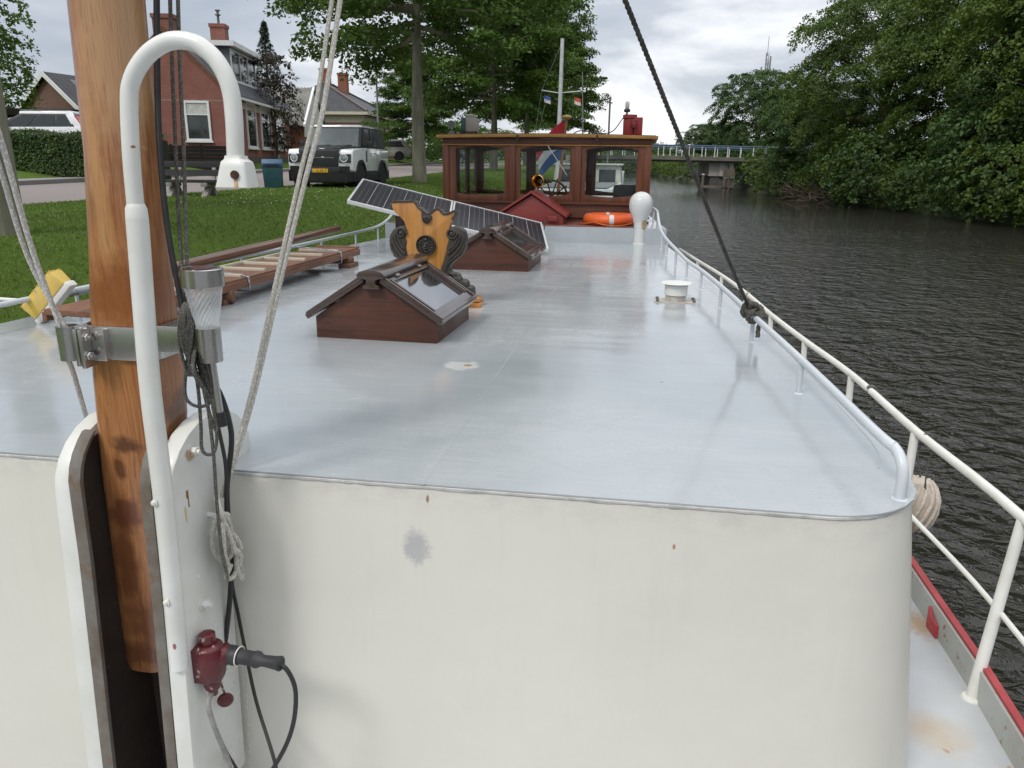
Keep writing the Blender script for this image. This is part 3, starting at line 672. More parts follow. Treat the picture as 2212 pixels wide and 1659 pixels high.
RUSTG = M('worn_grey_primer', (.17,.16,.145), .8, c2=(.12,.095,.07), scale=9, speck=(14, .6, (.15,.095,.06)), bmp=.5, bscale=40)
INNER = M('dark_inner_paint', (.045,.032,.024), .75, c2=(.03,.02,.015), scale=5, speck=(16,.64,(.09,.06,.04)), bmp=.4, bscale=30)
DKWOOD = woodmat('dark_varnished_wood', (.088,.024,.009), (.056,.016,.007), (.020,.008,.005), .42, 0, 10, .1, wear=(7, .62, (.14,.055,.025)))
DKWOOD_Y = woodmat('dark_weathered_wood', (.055,.028,.018), (.038,.021,.015), (.016,.011,.009), .24, 1, 10, .9, wear=(10, .64, (.13,.075,.045)))
WHWOOD = woodmat('wheelhouse_mahogany', (.17,.05,.014), (.11,.032,.010), (.04,.014,.007), .45, 2, 9, .15, wear=(7, .7, (.2,.10,.055)))
WHWOODX = woodmat('wheelhouse_boards', (.14,.040,.013), (.09,.027,.010), (.035,.012,.007), .45, 0, 9, .15, wear=(7, .69, (.22,.13,.085)))
BLACK = M('black_rubber', (.012,.012,.013), .5, c2=(.02,.02,.02), scale=20, bmp=.1)
GLASS = glassmat('window_glass')
SKYGLASS = M('skylight_glass', (.03,.032,.032), .04, spec=1, rvar=.02, coat=1); SKYGLASS.node_tree.nodes['Principled BSDF'].inputs['IOR'].default_value = 2.6

# --- coach roof, its wall and the lower decks
HWT = [(2.545,2.44),(3,2.46),(5,2.36),(7,2.17),(9,1.98),(10.1,1.87),(11,1.8),(14,1.6)]
def hw(u):
    if u < 2.545: return 2.10+math.sqrt(max(0, .34**2-(2.545-u)**2))
    return interp(HWT, u)
US = [2.205,2.207,2.213,2.225,2.245,2.275,2.315,2.37,2.44,2.545,2.65,2.8]+[3+.35*i for i in range(21)]+[10.1]
m = MB(); rows = []; NC = 20
for u in US:
    h = hw(u); rows.append([(h*(2*k/NC-1), u, 2.0-.002*(h*(2*k/NC-1)/2.4)**2) for k in range(NC+1)])
n = NC+1; top = [p for r in rows for p in r]
per = [i for i in range(n)]+[i*n+n-1 for i in range(1, len(US))]+[(len(US)-1)*n+k for k in range(n-2, -1, -1)]+[i*n for i in range(len(US)-2, 0, -1)]
fs = [(i*n+k, i*n+k+1, (i+1)*n+k+1, (i+1)*n+k) for i in range(len(US)-1) for k in range(NC)]
m.add(top+[(top[i][0], top[i][1], top[i][2]-.005) for i in per], fs+[(per[j], n*len(US)+j, n*len(US)+(j+1) % len(per), per[(j+1) % len(per)]) for j in range(len(per))])
roof = m.build('coach_roof', DECK, B)
# weld seams on the roof plate
SEAM = M('seam_paint', (.44,.47,.485), .2, scale=3, coat=.4)
m = MB()
def seam(pts, w=.011):
    P = spline(pts, 6)
    for a, b in zip(P, P[1:]): m.bar(a+Vector((0,0,.0016)), b+Vector((0,0,.0016)), w, .0016)
seam([(.853,2.2,2.0-.002),(.853,5,1.998),(.85,9.9,1.998)])
m.build('weld_seam', SEAM, roof); m = MB(); seam([(2.36,2.62,1.9973),(2.41,3.0,1.9972),(2.33,4.9,1.9974),(2.15,6.8,1.9977),(1.93,8.9,1.998)], .008)
m.build('weld_seam', SEAM, roof)
# cream wall below
def wring(z, off):
    pts = []
    for u in US+[13]:
        h = hw(u)-.012; pts.append((h+off, u-(off*.2 if u < 2.545 else 0), z))
    return pts+[(-p[0], p[1], p[2]) for p in pts[::-1]]
m = MB(); m.loft([wring(z, o) for z, o in ((.5,.18),(.86,.135),(1.2,.098),(1.6,.05),(1.90,.012),(1.9935,.0))], cap=False, closed=False)
front = []; pass
# flat front panel closing the two side strips
for (z0, o0), (z1, o1) in zip(((.5,.18),(.86,.135),(1.2,.098),(1.6,.05),(1.90,.012)), ((.86,.135),(1.2,.098),(1.6,.05),(1.90,.012),(1.9935,.0))):
    h0 = hw(2.205)-.012+o0; h1 = hw(2.205)-.012+o1
    N_ = 12
    for k in range(N_):
        a0 = -h0+2*h0*k/N_; a1 = -h0+2*h0*(k+1)/N_; b0 = -h1+2*h1*k/N_; b1 = -h1+2*h1*(k+1)/N_
        m.add([(a0,2.205-o0*.2,z0),(a1,2.205-o0*.2,z0),(b1,2.205-o1*.2,z1),(b0,2.205-o1*.2,z1)], [(0,1,2,3)])
wall = m.build('cabin_wall', CREAM, B, merge=.002)
# rough sealant bead under the roof edge
random.seed(3); m = MB(); rg = []; x = -2.10
while x < 2.10:
    hgt_ = .003+.005*random.random()**2; rg.append((x, hgt_)); x += random.uniform(.012,.05)
rg = [(x, 2.205, 0, -1, h_) for x, h_ in rg]; cs_ = [(2.10+.34*math.sin(t), 2.545-.34*math.cos(t), math.sin(t), -math.cos(t), .003+.004*random.random()**2) for t in [math.pi/2*i/26 for i in range(27)]]
rg = [(-x, y, -nx_, ny_, h_) for x, y, nx_, ny_, h_ in cs_[::-1]]+rg+cs_
rg = [[(x-(.012 if nx_ > 0 else -.012 if nx_ < 0 else 0)+nx_*k_, y+ny_*k_, z) for k_, z in ((.0012,1.985-h_),(.0042,1.987-h_*.5),(.0038,1.991),(.0012,1.9935))] for x, y, nx_, ny_, h_ in rg]
m.loft(rg); m.build('edge_sealant', M('chipped_sealant', (.52,.52,.50), .7, c2=(.36,.355,.34), scale=14, speck=(30,.6,(.55,.55,.54))), wall)
HH = [(-3.4,.05),(-3.1,.9),(-2.4,1.7),(-1.2,2.4),(0,2.8),(1.5,2.98),(3,3.03),(5.2,3.02),(7.3,2.86),(8.5,2.76),(10,2.62),(11.3,2.45),(13,2.2),(15,1.75),(16.3,1.0),(16.7,.1)]
HU = [-3.4,-3.25,-3.1,-2.8,-2.4,-1.8,-1.2,-.6]+[.5*i for i in range(0,33)]+[16.3,16.5,16.7]
SD = M('side_deck_paint', (.50,.52,.54), .45, c2=(.42,.44,.45), scale=1.5, speck=(8, .66, (.36,.25,.14)), rvar=.1, bmp=.1, spots=[((pz(2000,1575,.9).x, pz(2000,1575,.9).y, .9), (.17,.15,.4), (.44,.33,.19), 7, -.3), ((pz(2010,1350,.9).x-.05, pz(2010,1350,.9).y, .9), (.1,.14,.3), (.40,.29,.18), 30, .3)])
m = MB(); l = [(interp(HH,u), u, .9-.38*sm((2.45-u)/.2)) for u in HU+[2.25,2.3,2.4,2.45]]; l.sort(key=lambda q: q[1]); l = [(max(.02,a-.04), b, c) for a, b, c in l]; r = [(-a, b, c) for a, b, c in l]
m.add(l+r, [(i, i+1, len(l)+i+1, len(l)+i)[::-1] for i in range(len(l)-1)]); m.build('side_deck', SD, B)
m = MB(); rings = []
for u in HU:
    h = interp(HH, u); rings.append([(h-.025,u,1.02),(h-.01,u,.55),(h*.93,u,0),(h*.8,u,-.5),(-h*.8,u,-.5),(-h*.93,u,0),(-h+.01,u,.55),(-h+.025,u,1.02)])
m.loft(rings, cap=True, closed=False); m.build('hull', M('dark_hull_paint', (.03,.035,.045), .4, c2=(.05,.05,.055), scale=1.2, bmp=.1), B)
def bulw(name, z0, z1, o0, o1, mat):
    mm = MB()
    for sg in (1, -1):
        rings = []
        for u in HU[2:-2]:
            h = interp(HH, u); x0, x1 = sorted((sg*(h-o0), sg*(h-o1))); zb = .02*max(0,-u)
            rings.append([(x0,u,z0+zb),(x1,u,z0+zb),(x1,u,z1+zb),(x0,u,z1+zb)])
        mm.loft(rings)
    return mm.build(name, mat, B)
bulw('toe_rail', .88, 1.03, .062, .030, M('toe_rail_paint', (.42,.44,.42), .5, c2=(.36,.36,.33), scale=3, speck=(14, .62, (.24,.14,.07)), bmp=.3))
bulw('red_capping', 1.032, 1.046, .052, .022, M('red_cap_paint', (.36,.04,.045), .5, c2=(.27,.032,.035), scale=4, bmp=.2))
p = pz(2003,1320,1.0); m = MB(); m.prism([(p.x+.035,p.y-.07,.905),(p.x+.03,p.y+.03,.905),(p.x+.035,p.y+.05,1.0),(p.x+.03,p.y+.0,.975),(p.x+.035,p.y-.06,.96)], (-.012,0,0)); m.build('red_scupper_flap', M('red_flap_paint', (.42,.05,.06), .5, c2=(.4,.03,.04)), B)

# --- low grab rail on the coach roof, both sides
def grab(sg):
    pts = [(2.35,2.37,1.985),(2.35,2.372,2.07),(2.345,2.39,2.115),(2.335,2.44,2.142),(2.31,2.56,2.152),(2.26,3.51,2.152),(2.19,4.55,2.152),(2.115,5.65,2.152),(2.04,6.5,2.152),(1.96,7.14,2.155),(1.9,8,2.16),(1.84,8.9,2.17),(1.80,9.6,2.19),(1.77,9.95,2.26),(1.75,10.2,2.36),(1.74,10.45,2.40),(1.70,11.2,2.40)]
    P = spline([(sg*a, b, c) for a, b, c in pts], 5)
    mm = MB(); mm.tube(P, .0175, 12); mm.lathe([(.03,0),(.03,.006),(.02,.012)], (sg*2.35,2.37,1.989), seg=14)
    g = mm.build('grab_rail', RAILB, B)
    for X, u in ((2.26,3.51),(2.19,4.55),(2.115,5.65),(2.04,6.5),(1.96,7.14),(1.9,8),(1.84,8.9),(1.80,9.6)):
        mm = MB(); zt = 2.152 if u < 8 else 2.165; mm.tube([(sg*X,u,1.975),(sg*X,u,zt)], .0125, 10); mm.lathe([(.024,0),(.022,.005),(.013,.010)], (sg*X,u,1.993), seg=12); mm.build('post', RAILB, g)
    for X, u in ((1.75,10.25),(1.71,11.0)):
        mm = MB(); mm.tube([(sg*X,u,2.18),(sg*X,u,2.395)], .0125, 10); mm.build('post', RAILB, g)
grab(1); grab(-1)
# --- outer guard rail on the water side
RP = [(2.55,-.9,1.69),(2.85,.3,1.67),(3.03,1.6,1.66),(3.07,3.05,1.66),(3.0,4.08,1.66),(2.96,5.2,1.66),(2.86,6.21,1.66),(2.77,7.28,1.66),(2.7,8.51,1.66),(2.58,9.85,1.66),(2.39,11.33,1.66),(2.2,12.9,1.66)]
m = MB(); m.tube(spline(RP, 5), .0215, 14); g = m.build('guard_rail', RAILW, B)
m = MB(); m.tube(spline([(a-.045, b-.05, 1.27) for a, b, c in RP], 5), .0115, 10); m.build('mid_rail', RAILW, g)
for a, b, c in RP[:]:
    h = interp(HH, b)-.055; m = MB(); m.tube([(h-.02, b-.12, .89),(a-.006, b-.0, c-.01)], [.025,.0215], 12); m.lathe([(.04,0),(.036,.008),(.026,.012)], (h-.02, b-.12, .9), seg=14); m.build('stanchion', RAILW, g)
# --- raised aft deck, its edges and the hatch
m = MB(); rows = []
AU = [10.1,10.14,11,12,13.2]
m.add([(sg*interp(HWT,u), u, z) for u in AU for sg, z in ((-1,1.9),(-1,2.2),(1,2.2),(1,1.9))], [(i*4+k, i*4+k+1, i*4+k+5, i*4+k+4) for i in range(4) for k in range(3)]+[(0,1,2,3)[::-1]])
aft = m.build('aft_cabin_top', DECK, B, bevel=.008)
m = MB(); m.add([(-interp(HWT,10.15)+.03,10.13,2.204),(interp(HWT,10.15)-.45,10.13,2.204),(interp(HWT,13.1)-.4,13.1,2.204),(-interp(HWT,13.1)+.03,13.1,2.204)], [(0,1,2,3)]); m.build('red_deck', M('red_deck_paint', (.2,.07,.06), .5, c2=(.28,.13,.11), scale=3, bmp=.1), aft)
HX = pu(1146,480,10.3).x
h = thing_part = MB()
hx0, hx1, hz0, hza = HX-.42, HX+.43, 2.20, 2.60; hm_ = (hx0+hx1)/2
h.prism([(hx0,10.32,hz0),(hx1,10.32,hz0),(hx1,10.32,hz0+.12),(hm_,10.32,hza-.02),(hx0,10.32,hz0+.12)], (0,.62,0))
hatch = h.build('engine_hatch', RED, B, bevel=.006)
for sg in (-1, 1):
    m = MB(); ed = hx0 if sg < 0 else hx1
    a = Vector((hm_, 10.27, hza+.005)); b_ = Vector((ed+sg*.05, 10.27, hz0+.10)); t = (b_-a).normalized(); nn_ = Vector((-t.z*sg*-1, 0, abs(t.x)))
    m.prism([a, b_, b_+Vector((0,0,.035)), a+Vector((0,0,.035))], (0,.72,0)); m.build('hatch_lid', RED, hatch, bevel=.004)
m = MB(); m.box(hx1-.2, hx1-.07, 10.27, 10.318, 2.25, 2.32); m.build('hasp', RED, hatch, bevel=.006)
# brass horn on the hatch ridge
BRASS = M('polished_brass', (.62,.38,.09), .18, 1, c2=(.45,.26,.06), scale=8)
hc = pu(1162,391,10.36); m = MB()
m.lathe([(.076,0),(.082,.006),(.084,.0),(.076,-.008),(.062,.012),(.042,.07),(.026,.17),(.021,.34),(.018,.5)], (hc.x, 10.33, hc.z), (.18,1,.0), 24, cap=False); m.build('horn', BRASS, B)
m = MB()
for dx in (-.035, .045): m.bar((hc.x+dx*1.5, 10.42, 2.6), (hc.x+dx*.6, 10.43, hc.z-.015), .012, .012)
m.tube([(hc.x+.03,10.5,hc.z),(hc.x+.07,10.72,hc.z),(hc.x+.1,10.95,hc.z-.02)], .022, 10)
m.build('horn_bracket', GALV, B)
# --- cowl ventilator
p = pz(1380,527,2.0); q = pu(1380,420,p.y)
m = MB(); m.lathe([(.085,-.02),(.085,.004),(.072,.012),(.07,.21),(.074,.212),(.074,.222),(.068,.225),(.068,.30),(.075,.33)], (p.x, p.y, 2.0), seg=24); 
rings = []
zc = 2.0+.485
for i in range(11):     # neck swelling into the cowl, which opens aft
    t = i/10; ang = t*rad(78); r = .075+.075*math.sin(min(1, t*1.5)*math.pi/2); cz = 2.31+.20*math.sin(ang)*1.0; cy = p.y+.20*(1-math.cos(ang))
    ax = Vector((0, math.sin(ang), math.cos(ang))); e1 = Vector((1,0,0)); e2 = ax.cross(e1)
    rings.append([Vector((p.x, cy, cz))+r*(math.cos(2*math.pi*k/24)*e1+math.sin(2*math.pi*k/24)*e2) for k in range(24)])
m.loft(rings, cap=False); m.lathe([(.073,2.21),(.079,2.26),(.10,2.335),(.126,2.41),(.141,2.48),(.136,2.545),(.11,2.60),(.065,2.632),(.01,2.64)], (p.x, p.y+.015, 0), seg=28); m.build('cowl_ventilator', M('ventilator_paint', (.66,.67,.66), .35, c2=(.60,.61,.60), scale=3, spots=[((p.x+.05,p.y-.05,2.25),(.035,.06,.07),(.42,.27,.12),25)], bmp=.1), B)
# --- mushroom vent
p = pz(1460,655,2.0); p.y += .1
mv = MB(); mv.lathe([(.075,.03),(.075,.06)], (p.x,p.y,1.99), seg=24); mv.lathe([(.085,.055),(.085,.13),(.08,.132)], (p.x,p.y,1.995), seg=28); mv.lathe([(.114,.136),(.119,.139),(.114,.143),(.03,.148)], (p.x,p.y,1.998), seg=30)
mush = mv.build('mushroom_vent', TABW, B)
m = MB(); m.box(p.x-.16,p.x+.16,p.y-.10,p.y+.10,1.986,2.004); m.lathe([(.076,.0),(.076,.045)], (p.x,p.y,2.0), seg=24); m.build('base_plate', GALV if 0 else M('vent_plate', (.55,.55,.53), .5, c2=(.36,.31,.26), scale=12), mush)
for sx in (-.135,.135):
    for k in range(3): m = MB(); m.lathe([(.012,0),(.012,.014),(.006,.015)], (p.x+sx,p.y-.07+.07*k,2.003), seg=6); m.build('nut', RUSTG, mush)
# --- skylights
def skylight(cx, u0, wid, dep, hgt, wallh, rot=0., prop=0):
    sk = MB(); hx = wid/2
    Rm = Matrix.Translation(Vector((cx, u0, 1.99))) @ Matrix.Rotation(rot, 4, 'Z')
    T = lambda pts: [Rm @ Vector(q) for q in pts]
    apex = hgt-.055
    prof = [(-hx,0),(hx,0),(hx,wallh),(.045,apex),(-.045,apex),(-hx,wallh)]
    sk.prism(T([(a,0,b) for a, b in prof]), Rm.to_3x3() @ Vector((0,.025,0))); sk.prism(T([(a,dep-.025,b) for a, b in prof]), Rm.to_3x3() @ Vector((0,.025,0)))
    for sg in (-1, 1): sk.prism(T([(sg*hx,.025,0),(sg*hx,dep-.025,0),(sg*hx,dep-.025,wallh),(sg*hx,.025,wallh)]), Rm.to_3x3() @ Vector((-sg*.022,0,0)))
    o = sk.build('skylight', DKWOOD, B, bevel=.002)
    # ridge capping, moulded
    rp = [(-.052,.0),(-.046,.018),(-.027,.028),(-.027,.05),(-.05,.058),(-.078,.060),(-.084,.076),(-.066,.096),(-.022,.107),(.022,.107),(.066,.096),(.084,.076),(.078,.060),(.05,.058),(.027,.05),(.027,.028),(.046,.018),(.052,0)]
    m = MB(); m.prism(T([(a,-.05,apex-.035+b) for a, b in rp]), Rm.to_3x3() @ Vector((0,dep+.1,0))); m.build('ridge', DKWOOD_Y, o, bevel=.003)
    for sg in (-1, 1):
        a = Vector((sg*.045,0,apex+.004)); b = Vector((sg*(hx+.035),0,wallh-.012)); t = (b-a); L = t.length; t.normalize(); nrm = Vector((-t.z*sg, 0, t.x*sg))
        y0, y1 = -.035, dep+.035; fw = .062
        def P3(l, y, h): return Rm @ (a+t*l+Vector((0,y,0))+nrm*h)
        m = MB(); outer = [P3(0,y0,0),P3(L,y0,0),P3(L,y1,0),P3(0,y1,0)]; inner = [P3(.05,y0+fw,0),P3(L-.085,y0+fw,0),P3(L-.085,y1-fw,0),P3(.05,y1-fw,0)]
        m.frame(outer, inner, (Rm.to_3x3() @ nrm)*.03)
        # raised mouldings round the frame
        for q0, q1 in (((0.012,y0+.012),(L-.01,y0+.012)),((0.012,y1-.012),(L-.01,y1-.012)),((L-.02,y0+.01),(L-.02,y1-.01)),((.035,y0+fw-.01),(L-.08,y0+fw-.01)),((.035,y1-fw+.01),(L-.08,y1-fw+.01))):
            m.bar(P3(q0[0],q0[1],.034), P3(q1[0],q1[1],.034), .02, .012, up=Rm.to_3x3() @ nrm)
        m.build('light_frame', DKWOOD_Y, o, bevel=.003)
        m = MB(); m.prism([P3(.048,y0+fw-.003,.008),P3(L-.083,y0+fw-.003,.008),P3(L-.083,y1-fw+.003,.008),P3(.048,y1-fw+.003,.008)], (Rm.to_3x3() @ nrm)*.006); m.build('pane', SKYGLASS, o)
        m = MB()
        for yy in (dep*.22, dep*.78): m.obox(P3(.012,yy,.035), (Rm.to_3x3() @ t)*.022, Rm.to_3x3() @ Vector((0,.028,0)), (Rm.to_3x3() @ nrm)*.005)
        m.build('hinge', GALV, o)
    return o
p0 = pz(683,731,1.995); p1 = pz(945,745,1.99); p2 = pz(1016,692,1.99)
skylight((p0.x+p1.x)/2, (p0.y+p1.y)/2, (p1-p0).length, .74, .405, .135, rot=-.035)
p1b = pz(1140,590,1.99); skylight(p1b.x-.385, p1b.y+.02, .77, .85, .40, .13, rot=-.02)

# --- tabernacle: two cheeks holding the mast
def cheek(x0, x1, nm):
    zt = 2.212
    ub, uf = 2.40, 1.90
    prof = []
    for i in range(13):
        a = math.pi*i/12; prof.append(((uf+ub)/2-math.cos(a)*(ub-uf)/2, zt-.20+.20*math.sin(a)))
    low = lambda u, z: u-(.12 if u < 2.1 else 0)*max(0, (1.9-z))*.55
    poly = [(x0, low(uf,.85), .85)]+[(x0, u, z) for u, z in prof]+[(x0, 2.36, 1.99),(x0,2.2,1.95),(x0, 2.15, .85)]
    m = MB(); m.prism(poly, (x1-x0, 0, 0)); return m
tab = cheek(.105,.165,0).build('tabernacle', TABW, B, bevel=.012)
cheek(-.225,-.165,0).build('tabernacle_cheek', TABW, tab, bevel=.012)
# worn bare inner faces, wooden packing and dark back of the box
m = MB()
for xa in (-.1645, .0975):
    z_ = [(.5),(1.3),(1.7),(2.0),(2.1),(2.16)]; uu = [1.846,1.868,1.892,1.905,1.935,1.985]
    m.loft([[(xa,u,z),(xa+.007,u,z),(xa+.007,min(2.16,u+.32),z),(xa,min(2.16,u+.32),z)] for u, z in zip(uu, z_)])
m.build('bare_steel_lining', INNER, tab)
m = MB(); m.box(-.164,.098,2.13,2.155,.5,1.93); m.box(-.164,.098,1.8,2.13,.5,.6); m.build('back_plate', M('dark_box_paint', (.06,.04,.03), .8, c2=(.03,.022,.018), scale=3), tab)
# the open front flanges: worn grey edges left and right of the mast slot
for (a, b, nm) in ((-.168,-.128,'slot_edge'),(.068,.104,'slot_edge')):
    m = MB(); m.loft([[(a,u-.004,z),(b,u-.004,z),(b,u+.012,z),(a,u+.012,z)] for z, u in ((.86,1.838),(1.2,1.857),(1.5,1.876),(1.8,1.894),(1.98,1.899),(2.06,1.902),(2.10,1.914),(2.135,1.933),(2.17,1.966),(2.19,1.99))]); m.build(nm, RUSTG, tab, bevel=.002)
def bolt(X, u, z, r=.016, par=tab, mat=TABW, ax=(1,0,0), name='bolt'):
    m = MB(); m.lathe([(r*1.5,0),(r*1.5,r*.25)], (X,u,z), ax, 16); m.lathe([(r,r*.25),(r,r*1.1),(r*.85,r*1.3)], (X,u,z), ax, 6); m.lathe([(r*.55,r*1.1),(r*.5,r*(1.9 if r > .01 else 1.4))], (X,u,z), ax, 12); return m.build(name, mat, par)
for px, py in ((415,975),(440,1305)): q = pX(px,py,.168); bolt(.165, q.y, q.z)
q = pX(428,1245,.165); m = MB(); m.ball((.166,q.y,q.z), .006, 8, 5); q = pX(405,1070,.165); 
m.build('paint_blob', TABW, tab)
q = pX(404,1068,.165); m = MB(); m.obox((.1655,q.y,q.z), (.0015,0,0),(0,.005,0),(0,0,.012)); m.obox((.1652,q.y+.003,q.z-.026), (.001,0,0),(0,.0025,0),(0,0,.018)); m.build('rusty_slot', M('rust', (.18,.08,.02), .9, c2=(.3,.18,.06), scale=30), tab)
# cleat on the right cheek
q = pX(455,1130,.17); m = MB(); m.tube([(.205,q.y-.01,q.z+.10),(.215,q.y,q.z),(.205,q.y+.03,q.z-.13)], [.007,.012,.007], 10)
for dz in (-.035,.03): m.tube([(.16,q.y,q.z+dz),(.213,q.y,q.z+dz)], .009, 8)
CLE = Vector((.215,q.y,q.z)); m.build('cleat', TABW, tab)
# --- bent white pipe with its end box
pts = [pu(x,y,1.875) for x, y in ((388,1440),(356,1100),(326,850),(311,670),(300,520),(296,470))]
m = MB(); m.tube(spline(pts,4), .0285, 18)
m2 = [pu(x,y,1.875) for x, y in ((296,472),(294,450),(293,440))]; m.tube(m2, [.0285,.027,.0215], 18)
pts = [pu(x,y,1.875) for x, y in ((293,446),(286,370),(281,290),(279,215),(283,180),(297,147),(322,115),(355,93),(388,87),(425,95),(458,120),(480,150),(495,185),(503,225),(507,280),(509,340))]
m.tube(spline(pts,5), .0215, 18); pipe = m.build('bent_pipe', TABW, B)
e = pu(510,338,1.875); f_ = pu(516,404,1.875)
m = MB(); hh = e.z-f_.z
def rr(w, d, z, cx): 
    out = []
    for k in range(24):
        a = 2*math.pi*k/24; ca, sa = math.cos(a), math.sin(a); out.append((cx+w*math.copysign(abs(ca)**.3, ca), 1.875+d*math.copysign(abs(sa)**.3, sa), z))
    return out
m.loft([rr(.022,.022,e.z+.002,e.x), rr(.024,.023,e.z-.006,e.x), rr(.033,.028,e.z-.013,e.x+.001), rr(.036,.031,e.z-.026,e.x+.001), rr(.045,.036,f_.z,f_.x-.004)]); box = m.build('lamp_box', TABW, pipe)
q = pu(503,378,1.83); m = MB(); m.lathe([(.0105,0),(.0105,.006)], (q.x,1.8415,q.z), (.05,-1,.1), 14); m.build('rusty_hole', M('dark_rust', (.02,.012,.008), .9, c2=(.12,.04,.015), scale=60), box)
m = MB(); m.obox((q.x+.001,1.8405,q.z-.018), (.005,0,0),(0,.001,.0),(0,.0025,.012)); m.build('rust_run', M('rust_streak', (.45,.25,.10), .8, c2=(.6,.5,.38), scale=70), box)
for x, y in ((336,1085),(362,1300)): q = pu(x,y,1.85); bolt(q.x, 1.848, q.z, .008, pipe, TABW, (-.5,-1,0))
# --- power socket on the right cheek
SOCK = M('worn_red_socket', (.10,.012,.015), .35, c2=(.07,.01,.012), scale=6, speck=(28, .6, (.42,.34,.30)), bmp=.5, bscale=50)
q = pX(447,1425,.19); m = MB()
m.lathe([(.03,-.075),(.036,-.07),(.046,-.05),(.05,-.02),(.05,.03),(.044,.055),(.03,.065)], (.20,q.y,q.z), seg=20)
m.lathe([(.024,.06),(.026,.075),(.026,.098),(.018,.102)], (.20,q.y,q.z), seg=16); m.lathe([(.024,-.105),(.028,-.09),(.03,-.07)], (.20,q.y,q.z), seg=16); m.lathe([(.014,-.13),(.017,-.1)], (.20,q.y,q.z), seg=12)
m.box(.165,.19,q.y-.045,q.y+.045,q.z-.06,q.z+.06); m.lathe([(.036,-.01),(.038,.03),(.030,.055)], (.215,q.y-.0,q.z+.01), (.75,.66,.05), 18)
SK = Vector((.215,q.y,q.z+.01)); sock = m.build('power_socket', SOCK, B, bevel=.003)
r_ = pX(487,1512,.2); m = MB(); m.lathe([(.022,-.006),(.027,0),(.022,.008),(.008,.012)], (.2,r_.y,r_.z), (.5,-.8,.1), 18); m.tube([(.2,r_.y,r_.z+.025),(.2,r_.y-.01,r_.z+.06),(.203,q.y+.02,q.z-.05)], .004, 6); m.build('socket_cap', SOCK, sock)

# ---------------------------------------------------------------- wheelhouse
WX0, WX1 = pu(958,440,10.95).x, pu(1402,440,10.95).x
WU, WD = 10.95, 2.3; ZS, ZT = 2.50, 3.27
wh = MB(); 
# lower panels all round (boarded), posts and the beam over the windows
wcx = (WX0+WX1)/2
wh.box(WX0+.01, WX1-.01, WU+.012, WU+.05, 2.2, 2.44); wh.box(WX0+.01, WX0+.05, WU+.05, WU+WD-.05, 1.5, 2.44); wh.box(WX1-.05, WX1-.01, WU+.05, WU+WD-.05, 1.5, 2.44); wh.box(WX0+.01, WX1-.01, WU+WD-.05, WU+WD-.012, 1.5, 2.44)
wheel = wh.build('wheelhouse', WHWOODX, B, bevel=.004)
m = MB(); m.box(WX0-.02, WX1+.02, WU-.03, WU+.055, 2.44, 2.475); m.box(WX0-.015, WX1+.015, WU-.015, WU+.012, 2.26, 2.285); m.box(WX0-.012,WX1+.012,WU-.02,WU+.012,2.2,2.225)
for X in (WX0, WX1): m.box(X-.02, X+.02, WU+.06, WU+WD, 2.44, 2.475)
m.build('sill', WHWOODX, wheel, bevel=.004)
m = MB(); m.box(WX0-.0, WX1+.0, WU-.012, WU+.06, 3.225, 3.31); m.box(WX0, WX0+.06, WU+.06, WU+WD-.06, 3.225, 3.31); m.box(WX1-.06, WX1, WU+.06, WU+WD-.06, 3.225, 3.31); m.box(WX0, WX1, WU+WD-.06, WU+WD, 3.225, 3.31); m.build('fascia', WHWOODX, wheel, bevel=.004)
m = MB(); m.box(WX0-.01, WX1+.01, WU-.03, WU-.012, 3.222, 3.236); m.build('yellow_bead', M('yellow_bead_paint', (.40,.19,.03), .45, c2=(.3,.14,.02), scale=6), wheel)
wins = [(985.4,1089.8),(1123.9,1230.9),(1265,1374.9)]
wx = [(pu(a,370,WU).x, pu(b,370,WU).x) for a, b in wins]
edges = [WX0]+[ (wx[0][1]+wx[1][0])/2, (wx[1][1]+wx[2][0])/2 ]+[WX1]
def arched(x0, x1, z0, z1, u, n=10, sag=.045, low=.03, swap=None):
    pts = []
    for k in range(n+1): t = k/n; pts.append((lerp(x0,x1,t), z0-low*math.sin(math.pi*t)))
    for k in range(n+1): t = k/n; pts.append((lerp(x1,x0,t), z1-sag+sag*math.sin(math.pi*t)))
    return [(a, u, b) if swap is None else (u, a, b) for a, b in pts]
def rect_like(x0, x1, z0, z1, u, n=10, swap=None):
    pts = [(lerp(x0,x1,k/n), z0) for k in range(n+1)]+[(lerp(x1,x0,k/n), z1) for k in range(n+1)]
    return [(a, u, b) if swap is None else (u, a, b) for a, b in pts]
for i in range(3):      # front windows
    x0, x1 = edges[i]+.045, edges[i+1]-.045
    m = MB(); m.frame(rect_like(x0,x1,2.476,3.224,WU-.004), arched(wx[i][0],wx[i][1],2.575,3.215,WU-.004), (0,.05,0)); fr = m.build('window_frame', WHWOOD, wheel, bevel=.003)
    m = MB(); m.prism(arched(wx[i][0]-.004,wx[i][1]+.004,2.571,3.219,WU+.018), (0,.005,0)); m.build('pane', GLASS, fr)
for i in range(4):
    x = edges[i]; x = x+.045 if i == 0 else (x-.045 if i == 3 else x)
    m = MB(); m.box(x-.044, x+.044, WU-.02, WU+.06, 2.476, 3.224); m.build('post', WHWOOD, wheel, bevel=.005)
